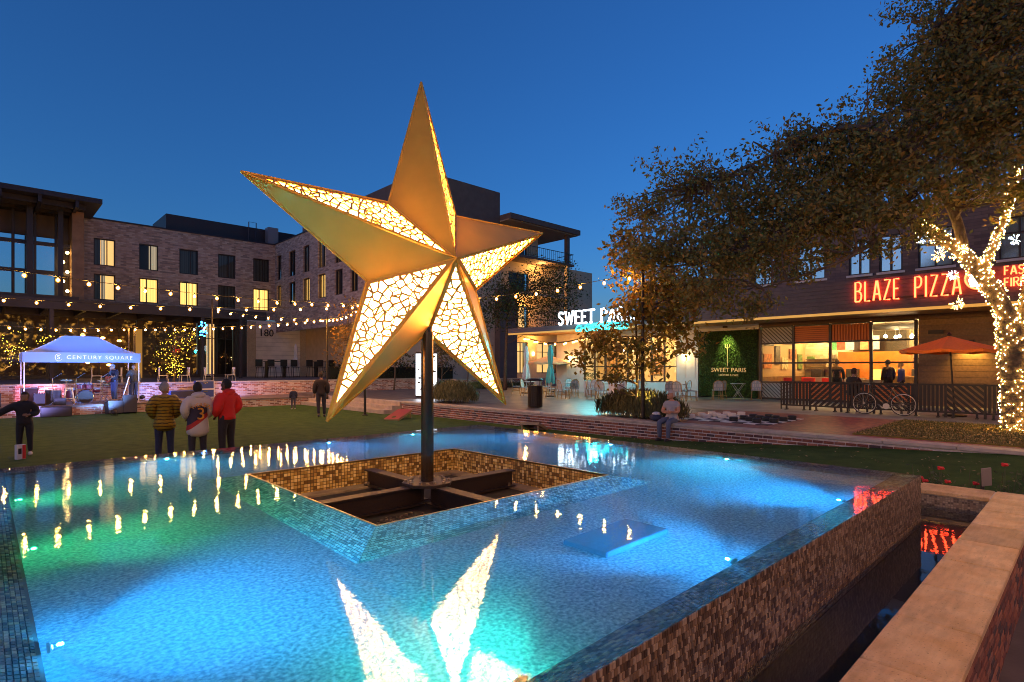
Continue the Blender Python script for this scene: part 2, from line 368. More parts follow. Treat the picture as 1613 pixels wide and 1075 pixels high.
def tile_mesh(w, h, t=0.006):
    e = .0018; b = MB()
    b.add([(0, 0, 0), (w, 0, 0), (w, h, 0), (0, h, 0), (e, e, t), (w - e, e, t), (w - e, h - e, t), (e, h - e, t)], [(4, 5, 6, 7), (0, 1, 5, 4), (1, 2, 6, 5), (2, 3, 7, 6), (3, 0, 4, 7)])
    return b
def tiles(parent, org, U, V, lu, lv, pu, pv, gap, material, stagger, near_n, name='tile'):
    U, V = Vector(U), Vector(V); N = U.cross(V); org = Vector(org)
    base = tile_mesh(pu - gap, pv - gap); proto = base.mesh('tile'); proto.materials.append(material)
    nu, nv = int(lu / pu), int(lv / pv); rr = random.Random(nu * 31 + nv); cells = []
    for j in range(nv):
        for i in range(nu):
            o = .5 * pu if (stagger and j % 2) else 0
            if i * pu + o + pu > lu: continue
            p = org + U * (i * pu + o) + V * (j * pv); cells.append(((p - Vector((0, 0, 2))).length, p))
    cells.sort(key=lambda t: t[0]); k0 = 0
    vis = [c for c in cells if in_view(c[1])] if near_n else []
    near = set(id(c) for c in vis[:near_n]); rest = MB()
    for c in cells:
        p = c[1]; tl = Vector((rr.uniform(-1, 1), rr.uniform(-1, 1), 0)) * .035
        Nn = (N + U * tl.x + V * tl.y).normalized(); Uu = (U - Nn * U.dot(Nn)).normalized(); Vv = Nn.cross(Uu)
        if id(c) in near:
            o = link('tile', proto, None, parent); M = Matrix((Uu, Vv, Nn)).transposed().to_4x4(); M.translation = p - fp.location; o.matrix_local = M
        else:
            rest.add([p + Uu * x + Vv * y + Nn * z for x, y, z in base.v], base.f)
    tag(rest.build('mosaic', material, parent, False), kind='stuff').location = -fp.location
SLA = math.atan2(.2, RW)     # the wet inner face slopes down into the basin
CAM_F = Vector((math.cos(R(46.463)), math.sin(R(46.463)), 0)); CAM_R = Vector((math.sin(R(46.463)), -math.cos(R(46.463)), 0))
def in_view(p):
    q = Vector(p) - Vector((0, 0, 2)); d = q.dot(CAM_F)
    if d < .3: return False
    x = 806.5 + 880.35 * q.dot(CAM_R) / d; y = 579 - 880.35 * q.z / d
    return 0 <= x <= 1613 and 0 <= y <= 1075
tiles(walls['near'], (PX0, PY0 + .006, -.34), (1, 0, 0), (0, 0, 1), PX1 - PX0, .845, .0275, .042, .004, M_tile, True, 260)
tiles(walls['near'], (PX0, PY0 + .004, .492), (1, 0, 0), (0, math.cos(SLA), -math.sin(SLA)), PX1 - PX0, RW / math.cos(SLA), .046, TS, .004, M_shtile, True, 0)
tiles(walls['left'], (PX0 + .004, PY0 + RW, .492), (math.cos(SLA), 0, -math.sin(SLA)), (0, 1, 0), RW / math.cos(SLA), PY1 - PY0 - RW, TS, .046, .004, M_shtile, False, 0)
# the raised seat-high well in the middle
WX0, WX1, WY0, WY1 = 2.70, 6.33, 4.70, 8.22; SK = 0.42
b = MB()
o4 = [(WX0 - SK, WY0 - SK, FZ), (WX1 + SK, WY0 - SK, FZ), (WX1 + SK, WY1 + SK, FZ), (WX0 - SK, WY1 + SK, FZ)]
i4 = [(WX0, WY0, .502), (WX1, WY0, .502), (WX1, WY1, .502), (WX0, WY1, .502)]
SKC = [(.28, .32, .28), (.38, .42, .36), (.20, .24, .22), (.48, .50, .42), (.14, .17, .17), (.32, .36, .34)]
for nm, k, ax in (('x', (0, 2), ('X', 'Z')), ('y', (1, 3), ('Y', 'Z'))):
    for q in k: MB().add([o4[q], o4[(q + 1) % 4], i4[(q + 1) % 4], i4[q]], [(0, 1, 2, 3)]).build('well_skirt', brick_mat('mosaic_skirt_' + nm, SKC, (.05, .05, .05), .046, .028, ax, .005, .2, .4), fp, True)
GC = [(.55, .36, .10), (.42, .25, .06), (.65, .45, .15), (.30, .17, .05), (.75, .56, .22), (.17, .09, .03)]
for nm, ax in (('x', ('X', 'Z')), ('y', ('Y', 'Z'))):
    b = MB(); z0 = .05; t = .02
    if nm == 'x':
        Q = [((WX0 + t, WY1 - t, z0), (WX1 - t, WY1 - t, z0), (WX1 - t, WY1 - t, .5), (WX0 + t, WY1 - t, .5)), ((WX1 - t, WY0 + t, z0), (WX0 + t, WY0 + t, z0), (WX0 + t, WY0 + t, .5), (WX1 - t, WY0 + t, .5))]
    else:
        Q = [((WX1 - t, WY1 - t, z0), (WX1 - t, WY0 + t, z0), (WX1 - t, WY0 + t, .5), (WX1 - t, WY1 - t, .5)), ((WX0 + t, WY0 + t, z0), (WX0 + t, WY1 - t, z0), (WX0 + t, WY1 - t, .5), (WX0 + t, WY0 + t, .5))]
    for q in Q: MB().quad(*q).build('well_wall', brick_mat('mosaic_gold_' + nm, GC, (.10, .07, .03), .05, .05, ax, .008, .25, .5, 0.0, 0.1), fp, True)
b = MB(); t = .02
for x0, x1, y0, y1 in ((WX0 + .001, WX1 - .001, WY0 + .001, WY0 + t), (WX0 + .001, WX1 - .001, WY1 - t, WY1 - .001), (WX0 + .001, WX0 + t, WY0 + t, WY1 - t), (WX1 - t, WX1 - .001, WY0 + t, WY1 - t)):
    b.box(x0, x1, y0, y1, .48, .508)
b.build('well_trim', mat('trim_gold', (.55, .38, .16), .3, .6), fp, True)
b = MB(); l = .28
for x0, x1, y0, y1 in ((WX0 + t, WX1 - t, WY0 + t, WY0 + l), (WX0 + t, WX1 - t, WY1 - l, WY1 - t), (WX0 + t, WX0 + l, WY0 + l, WY1 - l), (WX1 - l, WX1 - t, WY0 + l, WY1 - l)):
    b.box(x0, x1, y0, y1, .082, .12)
b.build('well_ledge', mat('ledge_stone', (.22, .17, .11), .7, var=.3, vscale=6, bump=.2), fp, True)
MB().box(WX0 + .1, WX1 - .1, WY0 + .1, WY1 - .1, .0805, .09).build('well_floor', mat('well_dark', (.02, .016, .012), .9), fp, True)
b = MB(); r_ = random.Random(5)
for _ in range(1500):
    x = WX0 + .3 + abs(r_.gauss(0, .55)); y = WY0 + .3 + abs(r_.gauss(0, .55))
    if x > 4.3 or y > 6.2: continue
    s = r_.uniform(.012, .032); b.ball((x, y, .095 + s * .4 + .09 * max(0, 1 - math.hypot(x - 3.2, y - 5.2))), s, 5, 3, (1, r_.uniform(.6, 1), .6), Matrix.Rotation(r_.uniform(0, 3), 3, 'Z'))
tag(b.build('gravel', ramp_island('gravel_mat', [(.05, .035, .025), (.09, .06, .04), (.03, .025, .02), (.14, .10, .06)], .7), fp, True), kind='stuff')
# slab standing in the basin
tag(MB().bevbox((4.40, 3.17, .145), (1.0, .5, .13), .012).build('drain_slab', mat('slab_plaster', (.035, .06, .11), .6, var=.12, vscale=14, bump=.08)), 'flat rectangular slab standing under the water near the well', 'slab')
# water
wb = MB()
for x0, x1, y0, y1 in ((PX0, PX1, PY0, WY0), (PX0, PX1, WY1, PY1), (PX0, WX0, WY0, WY1), (WX1, PX1, WY0, WY1)):
    wb.quad((x0, y0, WZ), (x1, y0, WZ), (x1, y1, WZ), (x0, y1, WZ))
M_water = water_mat('water', 0.0010, 5.0)
tag(wb.build('pool_water', M_water), kind='structure')
# the faint cloudiness of the water that makes the lamp beams show
mv = bpy.data.materials.new('water_turbidity'); mv.use_nodes = True; nt = mv.node_tree; nt.nodes.clear(); _o = nt.nodes.new('ShaderNodeOutputMaterial'); _v = nt.nodes.new('ShaderNodeVolumePrincipled'); _v.inputs['Density'].default_value = TURB; _v.inputs['Color'].default_value = (.85, .95, 1, 1); _v.inputs['Anisotropy'].default_value = .1; nt.links.new(_v.outputs[0], _o.inputs['Volume'])
wv = MB(); ox = [(PX0 + .31, PY0 + .31), (PX1 - .31, PY0 + .31), (PX1 - .31, PY1 - .31), (PX0 + .31, PY1 - .31)]; ix = [(WX0 - .44, WY0 - .44), (WX1 + .44, WY0 - .44), (WX1 + .44, WY1 + .44), (WX0 - .44, WY1 + .44)]
wv.v = [(x, y, FZ + .004) for x, y in ox] + [(x, y, FZ + .004) for x, y in ix] + [(x, y, .494) for x, y in ox] + [(x, y, .494) for x, y in ix]
for i in range(4): j = (i + 1) % 4; wv.f += [(4 + i, 4 + j, j, i), (8 + i, 8 + j, 12 + j, 12 + i), (i, j, 8 + j, 8 + i), (12 + i, 12 + j, 4 + j, 4 + i)]
tag(wv.build('water_body', mv), 'clear pool water filling the basin round the well', 'water', kind='stuff')
# trough round the basin
CO_X, CO_Y, CI_X, CI_Y, CZ = 11.30, 0.57, 10.60, 1.10, 0.10
M_trough = mat('trough_dark', (.012, .012, .014), .4)
tr = MB(); tr.box(-1.2, 11.25, .62, PY0 + .01, -.58, -.4); tr.box(PX1 - .02, 11.25, PY0 + .01, 12.35, -.58, -.401); tr.box(-1.2, PX0 + .02, PY0 + .01, 12.35, -.58, -.402); tr.box(PX0 + .02, PX1 - .02, PY1 - .01, 12.35, -.58, -.403)
tr.build('trough_floor', M_trough, fp, True)
wb = MB()
for x0, x1, y0, y1 in ((-.6, CI_X + .06, CI_Y - .04, PY0 - .002), (PX1 + .002, CI_X + .06, PY0, 12.2), (-.6, PX0 - .002, PY0, 12.2), (PX0, PX1, PY1 + .002, 12.2)):
    wb.quad((x0, y0, -.13), (x1, y0, -.13), (x1, y1, -.13), (x0, y1, -.13))
tag(wb.build('trough_water', water_mat('trough_water_mat', 0.0012, 2.0, .01)), kind='structure')
# low brick wall with travertine coping on the trough's outer side
cw = thing('coping_wall', 'low brick wall round the trough with broad travertine coping slabs', 'wall', (7, .8, -0.6))
M_mort = mat('mortar', (.36, .31, .27), .9, var=.15, vscale=30, bump=.3, bscale=90)
BR_COLS = [(.22, .075, .045), (.28, .10, .055), (.16, .055, .04), (.33, .14, .08), (.12, .05, .04), (.25, .11, .075), (.07, .045, .045)]
M_brick = ramp_island('old_brick', BR_COLS, .85, bump=.5, bscale=70, grain=.2)
MB().box(-1.25, CO_X - .04, CO_Y + .045, CI_Y - .03, -.78, CZ - .07).build('wall_core', M_mort, cw, True)
b2 = MB().box(CI_X + .04, CO_X - .041, CI_Y - .03, 12.38, -.78, CZ - .07); b2.build('wall_core', M_mort, cw, True)
M_trav = mat('travertine', (.66, .43, .19), .5, c2=(.80, .60, .33), vscale=3.5, bump=.5, bscale=55, spec=.4, island=.16)
_nt = M_trav.node_tree; _b = _nt.nodes['Principled BSDF']; _src = _b.inputs['Base Color'].links[0].from_socket; _tc = _nt.nodes.new('ShaderNodeTexCoord')
def _mul(src, scale, lo, hi, dark, detail=3, stretch=(1, 1, 1)):
    mp = _nt.nodes.new('ShaderNodeMapping'); mp.inputs['Scale'].default_value = stretch; n = _nt.nodes.new('ShaderNodeTexNoise'); n.inputs['Scale'].default_value = scale; n.inputs['Detail'].default_value = detail; r = _nt.nodes.new('ShaderNodeMapRange'); r.inputs['From Min'].default_value = lo; r.inputs['From Max'].default_value = hi; r.inputs['To Min'].default_value = dark; r.inputs['To Max'].default_value = 1
    _nt.links.new(_tc.outputs['Object'], mp.inputs[0]); _nt.links.new(mp.outputs[0], n.inputs['Vector']); _nt.links.new(n.outputs['Fac'], r.inputs['Value']); m = _nt.nodes.new('ShaderNodeMix'); m.data_type = 'RGBA'; m.blend_type = 'MULTIPLY'; m.inputs['Factor'].default_value = 1; _nt.links.new(src, m.inputs['A']); _nt.links.new(r.outputs[0], m.inputs['B']); return m.outputs['Result']
_o = _mul(_src, 60, .30, .37, .5); _o = _mul(_o, 2.2, .34, .48, .8, 6, (1, 2.5, 1)); _o = _mul(_o, 9, .3, .6, .85, 5, (.4, 3, 1)); _nt.links.new(_o, _b.inputs['Base Color'])
x = CO_X; rr = random.Random(11)
def slab(x0, x1, y0, y1):
    MB().bevbox(((x0 + x1) / 2, (y0 + y1) / 2, CZ - .03 + rr.uniform(-.0015, .0015)), (x1 - x0 - .02, y1 - y0 - .02, .062), .008).build('coping_stone', M_trav, cw, True)
MB().box(-.4, CO_X - .03, CO_Y + .03, CI_Y - .03, CZ - .069, CZ - .012).build('joint_grout', mat('joint_pale', (.72, .64, .52), .9), cw, True); MB().box(CI_X + .03, CO_X - .03, CI_Y - .029, 12, CZ - .069, CZ - .012).build('joint_grout', MATS['joint_pale'], cw, True)
slab(CI_X, CO_X, CO_Y, CI_Y)
x = CI_X
while x > -.4:
    w = 0.90 + rr.uniform(-.03, .05); slab(x - w, x, CO_Y, CI_Y); x -= w
y = CI_Y
while y < 12:
    w = 0.92 + rr.uniform(-.03, .05); slab(CI_X, CO_X, y, y + w); y += w
bm_ = MB().bevbox((0, 0, 0), (.205, .05, .062), .006).mesh('brick'); bm_.materials.append(M_brick)
for k in range(-2, 9):
    z = -.565 + k * .072
    for i in range(48):
        xx = 3.2 + i * .217 + (.108 if k % 2 else 0)
        if xx > CO_X - .16 or not (in_view((xx, CO_Y + .05, z)) or in_view((xx + .1, CO_Y + .05, z + .05))): continue
        o = link('brick', bm_, None, cw); o.location = Vector((xx, CO_Y + .058 + rr.uniform(-.003, .003), z)) - cw.location
# mosaic on the trough's far inner face
b = MB().quad((CI_X + .037, CI_Y - .03, -.5), (CI_X + .037, 6, -.5), (CI_X + .037, 6, CZ - .068), (CI_X + .037, CI_Y - .03, CZ - .068)); b.f = [tuple(reversed(f)) for f in b.f]
b.build('trough_mosaic', brick_mat('mosaic_trough', [(.34, .28, .20), (.40, .34, .25), (.26, .2, .14), (.12, .09, .07)], (.22, .18, .14), .033, .033, ('Y', 'Z'), .007, .3, .3, 0.0), cw, True)
b = MB().quad((-.6, CI_Y - .031, -.5), (CI_X, CI_Y - .031, -.5), (CI_X, CI_Y - .031, CZ - .068), (-.6, CI_Y - .031, CZ - .068)); b.v = [(x, y + .004, z) for x, y, z in b.v]
b.f = [tuple(reversed(f)) for f in b.f]
b.build('trough_mosaic', M_farw, cw, True)
# underwater lamps
BLUE = (.02, .38, 1.0); GREEN = (.01, .9, .25); CYAN = (.02, .58, 1.0); TEAL = (.02, 1.0, .7)
PL = [((.27, 4.11), (1, 0), BLUE, 42, 'bright white-blue lamp at the left edge of the pool, nearest the camera'), ((.27, 6.33), (1, 0), GREEN, 10, 'larger of the two green lamps at the left edge of the pool'),
      ((.27, 8.69), (1, 0), GREEN, 4, 'smaller green lamp at the left edge of the pool'), ((2.27, 10.87), (0, -1), CYAN, 16, 'blue lamp at the back edge in front of the striped jacket'),
      ((5.14, 10.87), (0, -1), BLUE, 16, 'blue lamp at the back edge below the lowest tip of the star'), ((7.15, 10.87), (0, -1), CYAN, 14, 'cyan lamp at the back edge just left of the post'),
      ((9.12, 9.07), (-1, 0), BLUE, 14, 'blue lamp at the right-hand edge near the far corner'), ((9.12, 6.7), (-1, 0), BLUE, 10, 'blue lamp at the right-hand edge under the white sign reflection'),
      ((9.12, 4.32), (-1, 0), CYAN, 30, 'cyan lamp at the right-hand edge in front of the turf'), ((7.28, 2.05), (0, 1), BLUE, 30, 'blue lamp along the near rim towards the right corner'),
      ((4.45, 2.05), (0, 1), BLUE, 30, 'blue lamp along the near rim beside the submerged slab'), ((2.01, 2.05), (0, 1), TEAL, 9, 'teal lamp along the near rim at the foot of the star reflection')]
for (x, y), (dx, dy), c, e, lab in PL:
    t = thing('pool_lamp', lab, 'lamp', (x, y, .26), math.atan2(dy, dx), 'lamps under the water')
    b = MB(); b.lathe([(.055, 0), (.06, .012), (.05, .02)], 14, M=Matrix.Rotation(R(90), 3, 'Y')); b.build('housing', mat('steel', (.5, .5, .5), .3, 1), t)
    b = MB(); b.lathe([(.028, .0205), (.015, .027)], 14, M=Matrix.Rotation(R(90), 3, 'Y')); b.build('lens', emis('lens_%d%d' % (int(c[1] * 100), int(c[2] * 100)), tuple(min(1, k * .8 + .12) for k in c), 26), t)
    lamp('pool_spot', 'SPOT', (x + dx * .05, y + dy * .05, .24), e * 7.5, c, t, .012, (x + dx * .75, y + dy * .75, .08), 125, .9)
    lamp('pool_glow', 'POINT', (x + dx * .06, y + dy * .06, .27), e * .45, c, t, .012)

# ------------------------------------------------------------------ star sculpture
SC = Vector((4.47, 6.46, 3.42)); SR, SI, SD = 2.52, .95, .70; A0 = 91.4
M_gold = mat('star_gold', (.82, .42, .045), .36, .5, bump=.06, bscale=5, var=.07, vscale=2.5)
M_lat = mat('star_lattice', (.85, .42, .06), .45, .3)
def star_emit():
    m = bpy.data.materials.new('star_diffuser'); m.use_nodes = True; nt = m.node_tree; nt.nodes.clear()
    o = nt.nodes.new('ShaderNodeOutputMaterial'); e = nt.nodes.new('ShaderNodeEmission'); tc = nt.nodes.new('ShaderNodeTexCoord')
    L = nt.nodes.new('ShaderNodeVectorMath'); L.operation = 'LENGTH'; r = nt.nodes.new('ShaderNodeValToRGB')
    nt.links.new(tc.outputs['Object'], L.inputs[0])
    mr = nt.nodes.new('ShaderNodeMapRange'); mr.inputs['From Max'].default_value = 2.6; nt.links.new(L.outputs['Value'], mr.inputs['Value'])
    r.color_ramp.elements[0].position = 0.0; r.color_ramp.elements[0].color = (1, .58, .22, 1)
    r.color_ramp.elements[1].position = 1.0; r.color_ramp.elements[1].color = (.16, .055, .006, 1)
    k = r.color_ramp.elements.new(.72); k.color = (.75, .40, .12, 1)
    nt.links.new(mr.outputs[0], r.inputs['Fac']); nt.links.new(r.outputs['Color'], e.inputs['Color']); e.inputs['Strength'].default_value = STAR_L
    nt.links.new(e.outputs[0], o.inputs[0]); return m
STAR_L = 23.0
M_diff = star_emit()
st = thing('star_sculpture', 'large golden five-pointed star with glowing pierced panels on a single post', 'sculpture', SC)
def clip(poly, p, n):
    out = []
    for i in range(len(poly)):
        a, c = poly[i], poly[(i + 1) % len(poly)]; da = (a - p).dot(n); dc = (c - p).dot(n)
        if da >= 0: out.append(a)
        if da * dc < 0: out.append(a + (c - a) * (da / (da - dc)))
    return out
def area(poly): return .5 * sum(poly[i].x * poly[(i + 1) % len(poly)].y - poly[(i + 1) % len(poly)].x * poly[i].y for i in range(len(poly)))
def inset(poly, w):
    q = list(poly)
    for i in range(len(poly)):
        a, c = poly[i], poly[(i + 1) % len(poly)]; d = c - a
        if d.length < 1e-6: continue
        n = Vector((-d.y, d.x)).normalized(); q = clip(q, a + n * w, n)
        if len(q) < 3: return None
    return q
def lattice(A, B, C, seed, step=.118, w=.0125, border=.038, th=.014):
    """pierced sheet on the triangle ABC; returns (sheet, diffuser) meshes"""
    U = (B - A).normalized(); N = (B - A).cross(C - A).normalized(); V = N.cross(U)
    to2 = lambda p: Vector(((p - A).dot(U), (p - A).dot(V))); to3 = lambda q, h=0.0: A + U * q.x + V * q.y + N * h
    T = [to2(A), to2(B), to2(C)]
    if area(T) < 0: T.reverse()
    I = inset(T, border); r = random.Random(seed); pts = []
    bx = [min(t.x for t in I), max(t.x for t in I), min(t.y for t in I), max(t.y for t in I)]; n = int(area(I) / (step * step * .72)); tries = 0
    while len(pts) < n and tries < 9000:
        tries += 1; p = Vector((r.uniform(bx[0], bx[1]), r.uniform(bx[2], bx[3])))
        ok = all((Vector((-(I[(i + 1) % 3] - I[i]).y, (I[(i + 1) % 3] - I[i]).x))).dot(p - I[i]) > 0 for i in range(3))
        if ok and all((p - q).length > step * .62 for q in pts): pts.append(p)
    cells = []
    for i, p in enumerate(pts):
        poly = list(I)
        for j, q in enumerate(pts):
            if i != j and (p - q).length < step * 4.5:
                poly = clip(poly, (p + q) / 2, (p - q).normalized())
                if len(poly) < 3: break
        if len(poly) < 3: continue
        # merge near-duplicate corners
        pl = [v for k, v in enumerate(poly) if (v - poly[k - 1]).length > 1e-4]
        if len(pl) >= 4 and r.random() < .62:
            a = r.randrange(len(pl)); m = len(pl); c = (a + r.randint(2, m - 2)) % m
            lo, hi = sorted((a, c)); s1 = pl[lo:hi + 1]; s2 = pl[hi:] + pl[:lo + 1]
            for s_ in (s1, s2):
                if len(s_) >= 3: cells.append(s_)
        elif len(pl) >= 3: cells.append(pl)
    b = MB(); d = MB()
    O = [to3(t) for t in T]; J = [to3(t) for t in I]
    for i in range(3): b.add([O[i], O[(i + 1) % 3], J[(i + 1) % 3], J[i]], [(0, 1, 2, 3)])
    for poly in cells:
        q = inset(poly, w)
        if not q or len(q) != len(poly) or area(q) < .0004:
            c = sum(poly, Vector((0, 0))) / len(poly)
            q = [c + (v - c) * .78 for v in poly]
            if area(poly) < .0012: b.add([to3(v) for v in poly], [tuple(range(len(poly)))]); continue
        else:
            # start matching rings at the closest corner
            k = min(range(len(q)), key=lambda k: (q[k] - poly[0]).length); q = q[k:] + q[:k]
        m = len(poly); vs = [to3(v) for v in poly] + [to3(v) for v in q] + [to3(v, -th) for v in q]
        fs = [(i, (i + 1) % m, m + (i + 1) % m, m + i) for i in range(m)] + [(m + i, m + (i + 1) % m, 2 * m + (i + 1) % m, 2 * m + i) for i in range(m)]
        b.add(vs, fs)
    d.add([to3(v, -th - .003) for v in inset(T, border * .4)], [(0, 1, 2)])
    return b, d
tip = [Vector((SR * math.cos(R(A0 + 72 * k)), 0, SR * math.sin(R(A0 + 72 * k)))) for k in range(5)]
val = [Vector((SI * math.cos(R(A0 + 36 + 72 * k)), 0, SI * math.sin(R(A0 + 36 + 72 * k)))) for k in range(5)]   # val[k] lies counter-clockwise (seen from -y: towards the left) of tip[k]
for side in (-1, 1):
    ap = Vector((0, side * SD, 0))
    for k in range(5):
        left, right = val[k], val[k - 1]
        lit, plain = (right, left) if side < 0 else (left, right)
        A, B, C = ap, tip[k], lit
        n = (B - A).cross(C - A)
        if n.dot(Vector((0, side, 0))) < 0: B, C = C, B
        sh, df = lattice(A, B, C, 40 + k + (20 if side > 0 else 0))
        sh.build('pierced_panel', M_lat, st); df.build('diffuser', M_diff, st)
        A, B, C = ap, tip[k], plain; n = (B - A).cross(C - A)
        if n.dot(Vector((0, side, 0))) < 0: B, C = C, B
        n = (B - A).cross(C - A).normalized() * .012; b = MB()
        b.add([A, B, C, A - n, B - n, C - n], [(0, 1, 2), (5, 4, 3), (0, 3, 4, 1), (1, 4, 5, 2), (2, 5, 3, 0)]); b.build('solid_panel', M_gold, st)
    b = MB()
    for k in range(5): b.tube([ap, tip[k]], .014, 5); b.tube([ap, val[k]], .012, 5)
    b.build('edge_seam', M_gold, st)
b = MB()
for k in range(5): b.tube([tip[k], val[k]], .016, 5); b.tube([val[k], tip[(k + 1) % 5]], .016, 5)
b.build('rim_seam', M_gold, st)
M_post = mat('post_bronze', (.10, .075, .055), .22, .9)
M_steel = mat('beam_brown', (.05, .035, .025), .45, .4, bump=.1)
MB().lathe([(.088, -3.01), (.088, -.93), (.08, -.9), (.08, -.72)], 24, (4.51 - SC.x, 0, 0)).build('post', M_post, st, smooth=False)
MB().lathe([(.36, -3.04), (.36, -3.005), (.35, -3.0)], 8, (4.51 - SC.x, 0, 0), Matrix.Rotation(R(22.5), 3, 'Z')).build('base_plate', M_steel, st)
M_bolt = mat('bolt_steel', (.45, .36, .22), .35, .9)
for k in range(16):
    a = 2 * math.pi * (k + .5) / 16; q = .25 if k % 2 else .3
    MB().lathe([(.024, -2.999), (.024, -2.98), (.018, -2.972)], 6, (4.51 - SC.x + q * math.cos(a), q * math.sin(a), 0)).build('bolt', M_bolt, st)
for dx, dy in ((1, 0), (-1, 0), (0, 1), (0, -1)):
    b = MB(); L0, L1 = .1, 1.62
    for w, z0, z1 in ((.09, -3.065, -3.042), (.012, -3.28, -3.065), (.09, -3.3, -3.28)):
        p = sorted((dx * L0, dx * L1)) if dx else (-w, w); q = sorted((dy * L0, dy * L1)) if dy else (-w, w)
        b.box(4.51 - SC.x + p[0], 4.51 - SC.x + p[1], q[0], q[1], z0, z1)
    b.build('beam', M_steel, st)
    b = MB(); cx_, cy_ = 4.51 - SC.x + dx * 1.5, dy * 1.5
    for s_ in (-1, 1): b.lathe([(.02, -3.299), (.02, -3.25)], 6, (cx_ + s_ * .07 * (dy != 0), cy_ + s_ * .07 * (dx != 0), 0.02))
    b.build('anchor_bolt', M_bolt, st)

# the fountain above is scaled about the camera so sign reflections match the image (basin 7.1 m square, rim 0.875 m above the turf)
for o in list(col.objects):
    if o.parent is None and (o.name.split('.')[0] in ('fountain_basin', 'coping_wall', 'star_sculpture', 'pool_lamp', 'drain_slab', 'pool_water', 'trough_water', 'water_body')):
        x, y, z = o.location; o.location = (.75 * x, .75 * y, .75 * z + .5); o.scale = (.75, .75, .75)

# ------------------------------------------------------------------ seat wall, steps, stage, terrace
sw = thing('seat_wall', 'low white-mortared brick seat wall with a pale cap between turf and plaza', 'wall', (13.3, 8, 0))
M_cap = mat('cap_stone', (.42, .36, .30), .6, var=.15, vscale=4, bump=.15, bscale=40)
M_mortar2 = mat('mortar_pale', (.62, .54, .49), .9, var=.15, vscale=20, bump=.3, bscale=60)
MB().box(13.315, 13.655, -12, 21.0, -.1, .445).build('wall_core', M_mortar2, sw, True)
y = 21.02; rr = random.Random(21)
while y > -11.5:
    w = 1.2 + rr.uniform(-.02, .02); MB().bevbox((13.475, y - w / 2, .4825), (.42, w - .008, .072), .008).build('cap_stone', M_cap, sw, True); y -= w
bm2 = MB().bevbox((0, 0, 0), (.036, .2, .056), .006).mesh('brick'); bm2.materials.append(M_brick)
cand = []
for k in range(5):
    z = .042 + k * .082
    for i in range(150):
        yy = 20.9 - i * .216 - (.108 if k % 2 else 0)
        if z + .03 < wall_z(yy) + .01: continue
        cand.append(((Vector((13.3, yy, z)) - Vector((0, 0, 2))).length, yy, z))
cand.sort(); vis = [c for c in cand if in_view((13.3, c[1], c[2]))]; near = set(vis[:300]); rest = MB()
for c in cand:
    p = (13.315 + rr.uniform(-.004, .004), c[1], c[2])
    if c in near: o = link('brick', bm2, None, sw); o.location = Vector(p) - sw.location
    else: rest.bevbox(p, (.036, .2, .056), .006)
tag(rest.build('brick_courses', M_brick, sw, True), kind='stuff')
stp = thing('lawn_steps', 'pale broad stone steps rising from the turf to the plaza', 'steps', (13, 25, 0))
for k in range(3): MB().box(12.45 + k * .4, 13.67 - (0 if k < 2 else .002), 21.03 + k * .003, 29.6, -.05, .167 * (k + 1) - .003 * (k == 2)).build('step', M_cap, stp, True)
BRW = [(.30, .12, .08), (.42, .20, .13), (.20, .09, .07), (.50, .32, .24), (.36, .15, .10), (.55, .40, .33)]
M_bwx = brick_mat('brick_terrace_x', BRW, (.55, .50, .47), .24, .085, ('X', 'Z'), .02, .85, .7)
M_bwy = brick_mat('brick_terrace_y', BRW, (.55, .50, .47), .24, .085, ('Y', 'Z'), .02, .85, .7)
sg = thing('stage_platform', 'low brick-fronted stage platform at the back of the lawn', 'stage', (4, 29.6, 0))
MB().box(-50, 13.0, 29.6, 33.0, -.1, .36).build('brick_front', M_bwx, sg, True)
MB().box(-50, 13.05, 29.55, 33.0, .36, .42).build('stage_floor', mat('stage_deck', (.16, .12, .11), .6, var=.2, vscale=3, bump=.1), sg, True)
tw = thing('terrace_wall', 'whitewashed brick retaining wall along the hotel terrace', 'wall', (4, 33, .4))
MB().box(-50, 24.0, 33.0, 33.35, .3, 1.17).build('brick_face', M_bwx, tw, True)
MB().box(-50, 24.05, 32.96, 33.4, 1.17, 1.24).build('coping', M_cap, tw, True)
tag(MB().box(-80, 24.0, 33.35, 90, .3, 1.12).build('terrace', mat('terrace_pave', (.16, .13, .12), .55, var=.2, vscale=2, bump=.1)), kind='structure')
pw = thing('planter_wall', 'brick planter wall behind the restaurant patio chairs', 'wall', (30, 27, .5))
MB().box(24.06, 46, 31.0, 31.4, .45, 1.1).build('brick_face', M_bwx, pw, True); MB().box(24.05, 46, 30.97, 31.43, 1.1, 1.17).build('coping', M_cap, pw, True)

